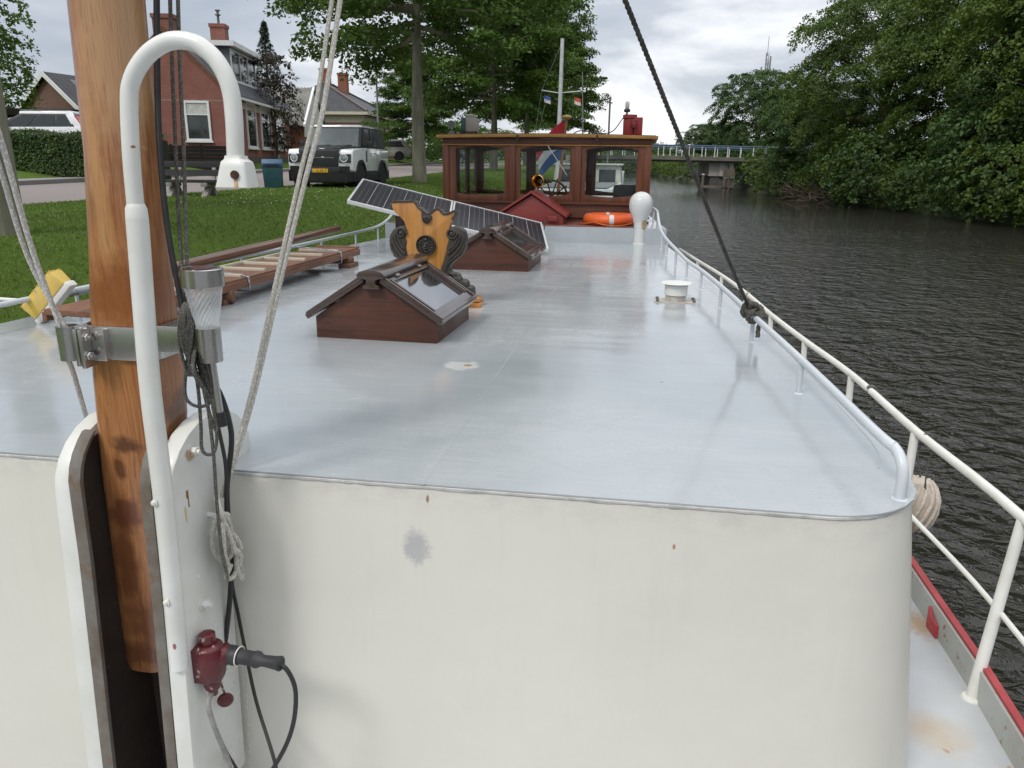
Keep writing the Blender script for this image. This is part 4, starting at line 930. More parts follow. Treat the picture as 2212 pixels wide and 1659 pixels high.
for X, sg in ((WX0, 1), (WX1, -1)):     # side windows
    ue = [WU+.06, WU+.8, WU+1.52, WU+WD-.06]
    for i in range(3):
        a, b = ue[i]+.03, ue[i+1]-.03
        m = MB(); m.frame(rect_like(a,b,2.476,3.224,X,swap=1), arched(a+.05,b-.05,2.56,3.205,X,swap=1), (sg*.045,0,0)); fr = m.build('window_frame', WHWOOD, wheel, bevel=.003)
        m = MB(); m.prism(arched(a+.047,b-.047,2.557,3.208,X+sg*.02,swap=1), (sg*.005,0,0)); m.build('pane', GLASS, fr)
    for u in ue: m = MB(); m.box(min(X,X+sg*.055), max(X,X+sg*.055), u-.029, u+.029, 2.476, 3.224); m.build('post', WHWOOD, wheel, bevel=.004)
be = [WX0+.06, WX0+.95, WX1-.95, WX1-.06]   # back wall: windows either side of the door
for i in range(3):
    a, b = be[i]+.03, be[i+1]-.03; zl = 2.476
    m = MB(); m.frame(rect_like(a,b,zl,3.224,WU+WD-.05), arched(a+.05,b-.05,2.56,3.205,WU+WD-.05), (0,.045,0)); fr = m.build('window_frame', WHWOOD, wheel, bevel=.003)
    m = MB(); m.prism(arched(a+.047,b-.047,2.557,3.208,WU+WD-.03), (0,.005,0)); m.build('pane', GLASS, fr)
for x in be: m = MB(); m.box(x-.03, x+.03, WU+WD-.06, WU+WD, 2.476, 3.224); m.build('post', WHWOOD, wheel, bevel=.004)
# roof: slightly cambered, yellow edge
m = MB(); RO0, RO1 = WX0-.07, WX1+.07; rings = []
for k in range(15):
    t = k/14; x = lerp(RO0, RO1, t); cz = 3.312+.02*math.sin(math.pi*t)
    rings.append([(x,WU-.10,cz),(x,WU-.10,cz+.042),(x,WU+WD+.1,cz+.042),(x,WU+WD+.1,cz)])
m.loft(rings); rf = m.build('roof', M('ochre_roof_edge', (.36,.19,.045), .45, c2=(.28,.14,.03), scale=5, speck=(12,.66,(.2,.13,.07)), bmp=.2), wheel, bevel=.004)
m = MB(); m.loft([[(x, WU-.07, 3.357+.02*math.sin(math.pi*t)), (x, WU-.07, 3.362+.02*math.sin(math.pi*t)), (x, WU+WD+.07, 3.362+.02*math.sin(math.pi*t)), (x, WU+WD+.07, 3.357+.02*math.sin(math.pi*t))] for x, t in ((lerp(RO0+.03,RO1-.03,k/10), k/10) for k in range(11))]); m.build('roof_cover', M('roof_canvas_red', (.16,.05,.04), .7), rf)
for px in (1118, 1290): q = pu(px,294,WU-.1); m = MB(); m.box(q.x-.012,q.x+.012,WU-.108,WU-.06,3.27,3.36); m.build('roof_clip', BLACK, rf)
# interior
m = MB(); q = pu(1330,420,11.6); m.box(WX0+.06, WX1-.06, WU+.06, WU+.42, 2.40, 2.44); m.build('dashboard', M('dash_dark', (.03,.02,.016), .5), wheel)
q = pu(1327,430,11.5); m = MB(); m.box(q.x-.02,q.x+.34,11.45,11.56,2.3,2.70); m.box(q.x-.02,q.x+.34,11.56,11.95,2.3,2.4); m.build('helm_seat', M('black_vinyl', (.012,.013,.013), .45), wheel, bevel=.04)
m = MB(); 
for a in range(10): th = 2*math.pi*a/10; m.tube([(wcx+.05,11.42,2.52),(wcx+.05+.27*math.cos(th),11.42,2.52+.27*math.sin(th))], .011, 6)
m.tube([(wcx+.05+.23*math.cos(2*math.pi*k/24),11.42,2.52+.23*math.sin(2*math.pi*k/24)) for k in range(24)], .014, 8, closed=True); m.build('steering_wheel', WHWOOD, wheel)
m = MB(); m.box(WX0+.05,WX1-.05,WU+.05,WU+WD-.05,1.55,1.6); m.build('floor', M('cabin_floor', (.05,.03,.02), .6), wheel)
m = MB(); a = pu(1182,313,WU-.03); b = pu(1224,378,WU-.03); m.tube([(a.x,WU-.02,a.z),(b.x,WU-.025,b.z)], .006, 6); m.build('wiper', STEEL, wheel)
# lanterns on the roof
GREYB = M('grey_lantern_paint', (.20,.185,.165), .5, c2=(.26,.24,.21), scale=5)
DGREEN = M('dark_green_lamp_glass', (.008,.05,.045), .25, c2=(.012,.06,.05), scale=5)
p = pu(1015,284,11.15); q = pu(1015,248,11.15); m = MB(); zb = 3.375
m.box(p.x-.05,p.x+.115,11.06,11.26,zb+.03,zb+.215); gl_ = m.build('green_lantern', GREYB, B, bevel=.02)
m = MB(); m.box(p.x-.105,p.x-.045,11.03,11.27,zb+.03,zb+.215); m.build('lantern_side', DGREEN, gl_, bevel=.015)
m = MB(); m.box(p.x-.055,p.x+.075,11.08,11.24,zb+.21,zb+.265); m.build('lantern_cap', GREYB, gl_, bevel=.02)
m = MB(); m.box(p.x-.12,p.x+.09,11.06,11.26,zb-.01,zb+.035); m.build('lantern_foot', M('dark_wood_foot', (.05,.025,.015), .6), gl_, bevel=.004)
p = pu(1364,290,11.15); REDL = M('red_lantern_paint', (.30,.025,.02), .35, c2=(.22,.02,.018), scale=5)
m = MB(); m.box(p.x+.03,p.x+.145,11.06,11.24,zb,zb+.225); m.lathe([(.09,0),(.09,.2)], (p.x-.03,11.15,zb), seg=20); rl = m.build('red_lantern', REDL, B, bevel=.012)
m = MB(); m.lathe([(.088,.2),(.1,.215),(.096,.26),(.03,.265)], (p.x-.03,11.15,zb), seg=20); m.build('lantern_cap', REDL, rl)
m = MB(); m.box(p.x-.01,p.x+.06,11.0,11.07,zb+.09,zb+.2); m.build('lantern_lens', M('red_lens', (.2,.01,.012), .15, coat=.6), rl, bevel=.012)
q = pu(1354,250,11.3); m = MB(); m.tube([(q.x,11.35,3.34),(q.x,11.35,3.70)], .012, 8); m.lathe([(.03,3.68),(.045,3.69),(.045,3.71),(.028,3.73)], (q.x,11.35,0), seg=16); ml = m.build('stern_light', BLACK, B)
m = MB(); m.lathe([(.026,3.73),(.03,3.76),(.03,3.80),(.018,3.825)], (q.x,11.35,0), seg=14); m.build('lens', M('clear_lens', (.6,.62,.5), .1, coat=1), ml)
m = MB(); m.tube(spline([(q.x-.005,11.3,3.66),(q.x-.06,11.2,3.58),(q.x-.18,11.1,3.42),(q.x-.36,11.0,3.385),(q.x-.6,10.95,3.42),(q.x-.72,10.9,3.36),(q.x-.78,10.83,3.30)],6), .007, 6); m.build('lamp_cable', BLACK, ml)
m = MB(); q = pu(1305,300,11.0); m.tube([(pu(1257,290,11.2).x,11.4,3.34),(pu(1258,155,11.4).x,11.4,pu(1260,155,11.4).z)], [.012,.006], 6); m.build('whip_aerial', GALV, B)
# ================================================================ things standing, lying and hanging on the barge (built in barge coordinates)
BM = Matrix.Translation(O) @ Matrix.Rotation(RZ, 4, 'Z')
def tw(p): return BM @ Vector(p)
def gear(name, label, cat, at=(0,0,0), group=None):
    """Empty on the barge at barge point `at`; its parts are modelled in barge coordinates."""
    o = thing(name, label, cat, tw(at), RZ, group); OFF[o.name] = Vector(at); return o
OFF = {}
def gb(mb, name, mat, par, bevel=0, root=None):
    off = OFF[(root or par).name]; mb.v = [v-off for v in mb.v]; o = mb.build(name, mat, par, bevel); OFF[o.name] = off; return o
def solo(mb, name, label, cat, mat, at, bevel=0, group=None):
    """a thing that is one mesh"""
    at = Vector(at); mb.v = [v-at for v in mb.v]; o = mb.build(name, mat, None, bevel); o.location = tw(at); o.rotation_euler = (0,0,RZ); OFF[o.name] = at
    return tag(o, label, cat, group)
# ---------------- mast
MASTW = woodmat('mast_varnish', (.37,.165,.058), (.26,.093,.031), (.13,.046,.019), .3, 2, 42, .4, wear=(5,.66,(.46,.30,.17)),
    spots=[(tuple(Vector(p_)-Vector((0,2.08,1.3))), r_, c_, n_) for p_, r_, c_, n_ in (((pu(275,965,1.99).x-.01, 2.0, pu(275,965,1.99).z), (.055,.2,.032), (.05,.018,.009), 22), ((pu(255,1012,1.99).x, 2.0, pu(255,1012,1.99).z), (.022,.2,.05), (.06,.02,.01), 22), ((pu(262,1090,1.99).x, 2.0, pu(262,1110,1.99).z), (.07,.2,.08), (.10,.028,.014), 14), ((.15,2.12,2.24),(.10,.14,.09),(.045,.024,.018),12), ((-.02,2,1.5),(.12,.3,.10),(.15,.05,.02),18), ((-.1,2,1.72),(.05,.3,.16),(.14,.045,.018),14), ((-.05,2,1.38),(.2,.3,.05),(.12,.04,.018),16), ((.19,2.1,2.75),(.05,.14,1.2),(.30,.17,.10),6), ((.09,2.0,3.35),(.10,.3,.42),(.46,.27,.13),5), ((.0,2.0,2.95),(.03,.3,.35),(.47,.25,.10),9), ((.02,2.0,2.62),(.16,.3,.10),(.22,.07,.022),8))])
mast = gear('mast', 'thick varnished wooden mast stepped between white steel cheeks, left foreground', 'mast', (0,2.08,1.3))
rows = [(0,143,315,2.0),(180,163,330,2.0),(330,180,348,2.2),(500,189,362,2.6),(640,194,378,3.5),(690,196,384,4.5),(800,200,400,5),(900,210,405,5),(1000,219,404,5),(1200,245,392,5),(1330,262,392,5),(1400,272,394,4.5),(1422,280,392,3.5)]
rings = []
for py, xl, xr, ex in rows:
    uc = 2.085; A = pu(xl+4,py,1.995); z = A.z
    zt = pu((xl+xr)/2, py, uc).z
    # left silhouette belongs to the front-left corner, right silhouette to the rear-right one
    cx = pu((xl+xr)/2, py, uc).x; a = .09
    for _ in range(12):      # fit the section to the mast's two edges
        ru = a if ex < 3 else (.088 if py < 1150 else .075); xs = []
        for k in range(48):
            th = 2*math.pi*k/48; ca, sa = math.cos(th), math.sin(th); xs.append(proj(bw(cx+a*math.copysign(abs(ca)**(2/ex), ca), 2.085+ru*math.copysign(abs(sa)**(2/ex), sa), zt))[0])
        w_ = max(xs)-min(xs); mid_ = (max(xs)+min(xs))/2; a += (xr-xl-w_)/1650*2.2*(.6 if ex < 3 else .5); cx += ((xl+xr)/2-mid_)/1650*2.2*.9
    z = zt
    rings.append((z, cx, a, ru, ex))
rings = rings[::-1]
m = MB(); rr_ = []
for z, cx, a, ru, ex in [(rings[0][0]-.008, rings[0][1], rings[0][2]*.9, rings[0][3]*.9, 3.5)]+rings+[(6.6, rings[-1][1]+.22, .1, .1, 2.0)]:
    out = []
    for k in range(40):
        th = 2*math.pi*k/40; ca, sa = math.cos(th), math.sin(th); out.append((cx+a*math.copysign(abs(ca)**(2/ex), ca), 2.085+ru*math.copysign(abs(sa)**(2/ex), sa), z))
    rr_.append(out)
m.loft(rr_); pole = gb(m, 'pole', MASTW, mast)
def mast_at(z):
    for (z0,c0,a0,r0,e0),(z1,c1,a1,r1,e1) in zip(rings, rings[1:]):
        if z0 <= z <= z1: t = (z-z0)/(z1-z0); return lerp(c0,c1,t), lerp(a0,a1,t), lerp(r0,r1,t)
    return rings[-1][1:4]
# stainless band with its side rings and clamp
zc = pu(290,745,1.98).z; hb = .05
cx, a, ru = mast_at(zc); a += .006; ru += .008
m = MB()
def bandring(z, d): 
    out = []
    for k in range(40):
        th = 2*math.pi*k/40; ca, sa = math.cos(th), math.sin(th); out.append((cx+(a+d)*math.copysign(abs(ca)**.45, ca), 2.085+(ru+d)*math.copysign(abs(sa)**.45, sa), z))
    return out
m.loft([bandring(zc-hb,.0), bandring(zc-hb,.007), bandring(zc+hb,.007), bandring(zc+hb,.0), bandring(zc-hb,.0)], cap=False)
lx, rx = cx-a, cx+a; q = pu(140,722,1.96)
m.box(q.x+.02, lx+.01, 1.985, 1.997, zc-hb*.98, zc+hb*.98)
band = gb(m, 'mast_band', STEEL, mast, .002)
m = MB(); r_o, r_i = .032, .026
def pipe_ring(mm, x, u, z0, z1, ro, ri): mm.lathe([(ri,z0),(ro,z0),(ro,z1),(ri,z1),(ri,z0)], (x,u,0), seg=28, cap=False)
pipe_ring(m, q.x, 1.975, zc-.052, zc+.05, r_o, r_i); gb(m, 'rope_ring', STEEL, band)
g0 = pu(205,745,1.94); m = MB(); m.box(lx+.012, lx+.054, 1.955, 1.965, zc-.055, zc+.055); m.box(lx+.024,lx+.036,1.93,1.985,zc-.062,zc+.05); m.box(lx+.044,lx+.056,1.925,1.98,zc-.066,zc+.05); m.box(lx+.056,lx+.10,1.962,1.985,zc-.05,zc+.045); gb(m, 'clamp_plate', STEEL, band, .003)
for dz in (-.03,.025): m = MB(); m.lathe([(.013,0),(.013,.010),(.011,.012)], (lx+.057,1.945,zc+dz), (1,-.4,0), 6); m.cyl((lx+.057,1.945,zc+dz),(lx+.082,1.935,zc+dz),.007,seg=10); gb(m, 'bolt', STEEL, band)
p = pu(452,740,2.0); hx_, hz_ = p.x, p.z
m = MB(); pipe_ring(m, hx_, 2.0, hz_-.055, hz_+.045, .0345, .029); gb(m, 'lamp_holder', STEEL, band)
m = MB(); m.box(rx-.01, hx_-.03, 2.01, 2.022, hz_-.04, hz_+.04); gb(m, 'holder_arm', STEEL, band, .002)
# ---------------- solar garden lamp standing in the holder
lamp = gear('solar_lamp', 'small steel solar garden lamp with clear ribbed glass beside the mast', 'lamp', (hx_,2.0,hz_-.05))
q0 = pu(440,582,2.0); q1 = pu(441,618,2.0); lxx = (q0.x+hx_)/2-.004
m = MB(); zt = q0.z+.004; zb_ = q1.z; m.lathe([(.030,zb_+.004),(.057,zb_),(.059,zb_+.002),(.059,zt-.002),(.056,zt),(.052,zt-.002)], (lxx,2.0,0), seg=36, cap=True); gb(m, 'cap', STEEL, lamp)
m = MB(); m.lathe([(.05,zt-.001),(.05,zt+.0005)], (lxx,2.0,0), seg=32); m.box(lxx-.03,lxx+.03,1.97,2.03,zt,zt+.0015); gb(m, 'solar_cell', M('lamp_solar_cell', (.03,.02,.035), .15, coat=1), lamp)
m = MB(); rings2 = []
for i in range(15):
    t = i/14; z = lerp(hz_+.03, zb_+.002, t); R = lerp(.022, .050, t**.75)
    rings2.append([(lerp(hx_,lxx,t)+R*(1+.07*((k+i) % 2)+.02*math.sin(i*2.4+k))*math.cos(2*math.pi*k/44), 2.0+R*(1+.07*((k+i) % 2)+.02*math.sin(i*2.4+k))*math.sin(2*math.pi*k/44), z) for k in range(44)])
m.loft(rings2); LG_ = M('ribbed_clear_glass', (.88,.9,.89), .12, var=.06, scale=30, spec=1); LG_.node_tree.nodes['Principled BSDF'].inputs['Alpha'].default_value = .36; go_ = gb(m, 'glass', LG_, lamp); go_.data.polygons.foreach_set('use_smooth', [False]*len(go_.data.polygons))
m = MB(); m.tube([(lxx,2.0,zb_-.001),(lxx,2.0,zb_-.02)], [.008,.003], 10); gb(m, 'bulb_stem', M('white_plastic', (.7,.72,.7), .4), lamp)
m = MB(); e = pu(478,905,2.0); m.tube([(hx_,2.0,hz_-.0),(hx_+.002,2.0,hz_-.06),(pu(476,895,2.0).x,2.0,pu(476,895,2.0).z)], [.0115,.0115,.0105], 14); gb(m, 'stake', STEEL, lamp)
m = MB(); a_ = pu(476,890,2.0); b_ = pu(481,920,2.0); m.tube([a_, b_], .0135, 14); gb(m, 'rubber_tip', BLACK, lamp)
# ---------------- ropes and cables
def cordmat(name, a, b_, sc=260):
    m_, nt, b, oc = newmat(name); vo = N(nt, 'ShaderNodeTexVoronoi'); nt.links.new(mapping(nt, oc, (1,1,.6)), vo.inputs['Vector']); vo.inputs['Scale'].default_value = sc
    nt.links.new(mixc(nt, ramp(nt, vo.outputs['Distance'], .15, .55), a, b_), b.inputs['Base Color']); b.inputs['Roughness'].default_value = .85
    bump(nt, b, vo.outputs['Distance'], -.4, .002); return m_
WHITEC = cordmat('white_braided_cord', (.70,.69,.66), (.42,.41,.38), 170); GREYC = cordmat('grey_braided_cord', (.20,.19,.165), (.07,.065,.055), 230); BEIGE = cordmat('beige_braided_cord', (.66,.64,.58), (.40,.38,.33), 170)
ROPEM = M('weathered_dark_rope', (.085,.08,.068), .9, c2=(.05,.045,.038), scale=30, speck=(90,.6,(.16,.15,.13)), bmp=.6, bscale=160)
# pale halyard from the cleat up past the top of the picture
top1, top2 = pu(723,-40,2.62), pu(741,-40,2.62)
mid = pu(668,300,2.45); c1 = CLE+Vector((.005,0,.02))
m = MB(); m.tube(spline([pu(478,1075,2.12), pu(540,860,2.25), pu(600,590,2.34), pu(650,370,2.42), pu(681,235,2.48), top1], 6), .0072, 10)
m.tube(spline([pu(482,1072,2.13), pu(546,862,2.26), pu(609,592,2.35), pu(664,370,2.43), pu(698,235,2.49), top2], 6), .0085, 10)
# turns and hitches on the cleat
def loop(pts): m.tube(spline([CLE+Vector((p[0]*1.1, p[1]*1.25-.028, p[2]*1.1)) for p in pts], 6), .0082, 9)
k_ = pu(479,1072,2.12)-CLE
loop([tuple(k_),(.01,-.0,.02),(.02,.02,-.05),(.012,.03,-.10),(-.012,.02,-.12),(-.02,-.01,-.06),(.0,-.02,.02),(.018,-.015,.055),(.02,.015,.02),(.018,.03,-.05)])
loop([(.018,.0,.05),(.024,-.02,-.01),(.018,-.015,-.07),(.0,.01,-.11),(-.015,.03,-.09),(.0,.035,-.02),(.02,.02,.03),(.022,-.005,.05)])
loop([(.02,.03,-.03),(.028,.02,-.07),(.03,.03,-.10),(.02,.05,-.115),(.01,.045,-.09),(.03,.03,-.085),(.03,.045,-.12),(.02,.04,-.155),(.012,.02,-.175),(.008,.0,-.16),(.016,.015,-.125)])
loop([(.02,.04,-.11),(.022,.035,-.155),(.024,.045,-.19),(.018,.06,-.205),(.012,.07,-.185),(.014,.06,-.15),(.02,.05,-.125)])
loop([(.02,-.015,.055),(.026,.0,.0),(.03,.01,-.05),(.028,.02,-.09)]); loop([(.024,-.025,.03),(.026,-.03,-.03),(.024,-.02,-.08),(.016,.0,-.115)])
loop([(.03,.012,-.02),(.034,.03,-.05),(.034,.045,-.09)])
solo(m, 'halyard', 'pale braided double rope rising from the cleat on the right steel cheek', 'rope', BEIGE, CLE)
# white line led through the ring at the left of the band
q = pu(140,720,1.975); m = MB()
m.tube(spline([pu(-40,170,1.80), pu(10,330,1.86), pu(70,540,1.93), Vector((q.x-.006,1.972,zc+.03)), Vector((q.x+.0,1.972,zc-.05)), pu(160,810,2.05), pu(192,920,2.13), pu(205,960,2.16)], 6), .0078, 10)
m.tube(spline([pu(-40,235,1.80), pu(3,372,1.87), pu(62,560,1.94), Vector((q.x+.008,1.978,zc+.03)), Vector((q.x+.012,1.978,zc-.02))], 6), .0070, 10)
solo(m, 'lead_line', 'white double line running down through the steel ring left of the mast', 'rope', WHITEC, (q.x,1.97,zc))
# grey pair of halyards down the right side of the mast, ending in a hank
m = MB(); hk = pu(405,690,2.03)
for dx in (0,17):
    m.tube(spline([pu(366+dx,-60,2.25), pu(371+dx,120,2.22), pu(380+dx,330,2.18), pu(389+dx*.8,520,2.12), pu(398+dx*.5,640,2.06), hk], 6), .0058, 9)
random.seed(2)
for k in range(7):
    ww = random.uniform(.6,1.2); a = hk+Vector((random.uniform(-.02,.02),random.uniform(-.02,.01),random.uniform(-.01,.03))); 
    m.tube(spline([a, pu(412+k*2,735,2.0), pu(418+4*k,790,2.0)+Vector((0,-.01*k,0)), pu(425+5*k,800+10*k,2.0)], 5), .0056, 8)
for pts in ([(410,740),(402,800),(400,850),(412,872),(436,878),(455,866),(458,830),(445,780),(425,745)], [(414,750),(428,840),(434,920),(436,968),(448,982),(464,974),(468,930),(456,860),(436,790),(420,748)],
            [(418,745),(440,820),(452,900),(462,990),(468,1080),(478,1180),(490,1240),(492,1256)], [(415,742),(432,800),(446,870),(466,930),(470,905),(458,850),(436,780),(420,740)]):
    m.tube(spline([pu(x,y,1.99+.012*random.random()) for x, y in pts], 6), .0052, 8)
for k in range(6):  # the hank hangs over the arm of the band in a narrow V
    xa = 384+5.2*k; xb = 402+3.6*((k*5) % 6)
    m.tube(spline([pu(398+.6*k,655,2.035), pu(xa+4,690,1.985-.004*(k % 3)), pu(xa+3,735,1.975-.004*(k % 2)), pu((xa+xb)/2+2,775,1.98), pu(xb+4,812,1.99)], 5), .0052, 8)
solo(m, 'hank_of_line', 'dark grey twin line with loose hanging loops tied beside the solar lamp', 'rope', GREYC, tuple(hk))
# black cable down the mast and cheek
m = MB(); m.tube(spline([pu(338,-60,2.1), pu(340,180,2.1), pu(345,320,2.08), pu(360,480,2.06), pu(385,620,2.04), pu(402,690,2.03), pu(440,790,2.05), pu(475,850,2.05), pu(495,910,2.1), pu(500,960,2.14), pu(490,1060,2.13), pu(497,1170,2.13), pu(500,1240,2.12), pu(492,1340,2.11), pu(478,1450,2.09), pu(466,1540,2.07), pu(480,1610,2.03), pu(520,1680,2.0)], 6), .0088, 10)
solo(m, 'black_cable', 'thick black cable running down the mast and over the right steel cheek', 'cable', BLACK, tuple(pu(402,690,2.03)))
m = MB(); m.tube(spline([pu(470,915,2.05), pu(488,1010,2.1), pu(489,1110,2.12), pu(500,1250,2.15), pu(515,1330,2.15), pu(535,1430,2.12), pu(555,1520,2.08), pu(592,1640,1.98), pu(600,1690,1.95)], 6), .0062, 9)
solo(m, 'thin_black_cable', 'thin black cable hanging in front of the cream wall right of the cheek', 'cable', BLACK, tuple(pu(500,1250,2.15)))
m = MB(); m.tube(spline([pu(528,1410,2.15), pu(532,1500,2.14), pu(542,1680,2.1)], 5), .0022, 6); m.tube(spline([pu(492,1530,2.1), pu(502,1620,2.08), pu(512,1690,2.05)], 5), .0024, 6)
solo(m, 'thin_strings', 'two thin beige strings hanging below the red power socket', 'string', BEIGE, tuple(pu(528,1410,2.15)))
m = MB(); m.tube(spline([Vector((.2,SK.y,SK.z-.125)), pX(450,1520,.205), pX(463,1570,.215), pX(488,1630,.225), pX(515,1700,.235)], 6), .0085, 10)
solo(m, 'grey_cable', 'grey paint stained cable leaving the bottom of the red power socket', 'cable', M('stained_grey_cable', (.30,.29,.27), .6, c2=(.2,.19,.18), scale=30, speck=(60,.6,(.6,.6,.58))), (.2,SK.y,SK.z-.135))
# plug with its cable in the socket
plug = gear('plug', 'black rubber plug with its looping cable pushed into the red socket', 'plug', tuple(SK))
a_ = SK+Vector((.03,.026,0)); b_ = pu(608,1434,1.93); d_ = b_-a_; L_ = d_.length; d_.normalize()
m = MB(); m.lathe([(.030,0),(.032,.012),(.03,.02),(.032,.03),(.029,.045),(.024,.06),(.024,L_*.52),(.027,L_*.54),(.027,L_*.58),(.022,L_*.61),(.018,L_*.68),(.021,L_*.9),(.024,L_*.98),(.018,L_)], a_, d_, 22); gb(m, 'body', M('plug_rubber', (.022,.023,.026), .55, c2=(.035,.035,.038), scale=20, bmp=.2), plug)
m = MB(); cc = a_+d_*.052; e1 = d_.orthogonal().normalized(); e2 = d_.cross(e1); m.tube([cc+(e1*math.cos(t)+e2*math.sin(t))*.031+d_*.006*math.sin(t) for t in [2*math.pi*i/20 for i in range(20)]], .0022, 6, closed=True); gb(m, 'cable_tie', TABW, plug)
m = MB(); m.tube(spline([b_-d_*.01, pu(622,1450,1.93), pu(638,1490,1.93), pu(636,1550,1.93), pu(620,1605,1.93), pu(590,1660,1.92), pu(560,1700,1.92)], 6), .0075, 10); gb(m, 'cable', BLACK, plug)
# dark stay knotted to the grab rail
kn = Vector((2.175,4.62,2.155)); tp = pu(1350,0,3.35)
m = MB(); d = tp-kn; m.rope([kn+Vector((-.01,0,.04)), kn+d*.25, kn+d*.5, tp, tp+d*1.3], .0112, .075)
for (cx_, u_, r_, tl) in ((0,-.03,.026,.4),(0,.0,.028,-.5),(0,.03,.026,.2),(-.01,.055,.027,.6),(0,-.11,.026,.1),(0,-.14,.027,-.2)):
    m.rope([kn+Vector((cx_+r_*math.cos(t), u_+r_*tl*math.sin(t), r_*math.sin(t))) for t in [2*math.pi*i/20 for i in range(21)]], .013, .08)
def kp(*pts): m.rope(spline([kn+Vector(p) for p in pts], 5), .0135, .09)
kp((-.01,.0,.06),(-.04,-.03,.05),(-.03,-.06,.02),(.02,-.06,.03),(.03,-.02,.05),(-.02,.02,.045),(-.04,.0,.02),(-.01,-.04,-.01))
kp((.0,-.02,.05),(.03,-.06,.06),(.05,-.12,.05),(.045,-.17,.0),(.03,-.18,-.05),(.03,-.19,-.10)); kp((-.02,.03,.05),(.03,.03,.055),(.05,-.02,.04),(.02,-.09,.035),(-.03,-.1,.02))
m.ball(kn+Vector((0,-.01,.045)), .03, 10, 6); 
solo(m, 'stay_rope', 'dark laid rope stretched from above and knotted to the grab rail on the right', 'rope', ROPEM, tuple(kn))
# small lashings on the guard rail
random.seed(8)
def lashing(pt, label, n, mat, tail, r=.006):
    m = MB(); p = Vector(pt)
    for k in range(n):
        m.tube([p+Vector((.028*math.cos(t)*.9, (k-n/2)*r*1.9+.004*math.sin(t), .028*math.sin(t))) for t in [2*math.pi*i/14 for i in range(14)]], r, 7, closed=True)
    for k in range(2): m.tube(spline([p+Vector((.01+.01*k,.01*k,-.02)), p+Vector((.03+.01*k,.02*k,-.06)), p+Vector((.02+.015*k,-.01+.03*k,-tail*.7)), p+Vector((.035,.02*k,-tail))], 5), r*.9, 7)
    solo(m, 'lashing', label, 'cord', mat, tuple(p))
lashing((2.985,4.85,1.66), 'grey cord wound round the white guard rail above a post', 4, GREYC, .16)
lashing((3.02,3.98,1.66), 'single thin brown cord looped over the white guard rail', 1, GREYC, .28, .004)
lashing((2.70,8.4,1.66), 'tan cord wrapped on the guard rail far along the barge', 3, BEIGE, .12)
# rope bound fender outside the rail
p = pX(1978,1090,3.16); fd = gear('fender', 'cream rope bound fender hanging outside the guard rail', 'fender', (p.x,p.y,p.z))
m = MB(); m.lathe([(.02,-.15),(.06,-.14),(.095,-.09),(.11,-.02),(.11,.05),(.09,.11),(.06,.15),(.03,.17)], p, (0,0,1), 26); gb(m, 'core', M('fender_canvas', (.58,.53,.45), .8, c2=(.46,.38,.30), scale=7, bmp=.4), fd)
m = MB()
for k in range(14):
    th0 = 2*math.pi*k/14; m.tube([p+Vector((r_*1.03*math.cos(th0+z*3), r_*1.03*math.sin(th0+z*3), z)) for z, r_ in ((-.14,.06),(-.09,.095),(-.02,.11),(.05,.11),(.11,.09),(.15,.06))], .011, 7)
gb(m, 'rope_cover', cordmat('fender_rope', (.72,.66,.58), (.55,.47,.39), 90), fd)
m = MB(); m.tube(spline([p+Vector((0,0,.17)), p+Vector((-.05,.02,.35)), Vector((3.0,p.y+.05,1.66))], 4), .006, 7); gb(m, 'lanyard', GREYC, fd)
# ---------------- life ring on the red deck
c = pz(1318,482,2.245); c.x = pu(1318,480,10.58).x; c = Vector((c.x, 10.58, 2.275)); lr = gear('life_ring', 'orange life ring lying on the red deck before the wheelhouse', 'life ring', (c.x,c.y,2.21))
m = MB(); m.tube([c+Vector((.29*math.cos(t), .29*math.sin(t), 0)) for t in [2*math.pi*i/48 for i in range(48)]], .072, 16, closed=True); gb(m, 'ring', M('orange_ring', (.75,.13,.025), .5, c2=(.66,.10,.02), scale=4, bmp=.1), lr)
for t0 in (4.80, 1.75, 3.2, .2):
    rg = []
    for i in range(7):
        t = t0-.085+.17*i/6; o_ = c+Vector((.29*math.cos(t), .29*math.sin(t), 0)); e = Vector((math.cos(t), math.sin(t), 0)); rg.append([o_+.0745*(e*math.cos(2*math.pi*k/16)+Vector((0,0,1))*math.sin(2*math.pi*k/16)) for k in range(16)])
    m = MB(); m.loft(rg, cap=False); gb(m, 'white_band', M('reflective_band', (.68,.68,.66), .5), lr)
m = MB()
for k in range(4):
    t0 = .99+k*math.pi/2; t1 = t0+math.pi/2
    m.tube(spline([c+Vector(((.362+.035*math.sin(math.pi*i/8))*math.cos(lerp(t0,t1,i/8)), (.362+.035*math.sin(math.pi*i/8))*math.sin(lerp(t0,t1,i/8)), -.02-.04*math.sin(math.pi*i/8))) for i in range(9)], 3), .008, 7)
gb(m, 'grab_line', M('orange_line', (.55,.14,.03), .7), lr)
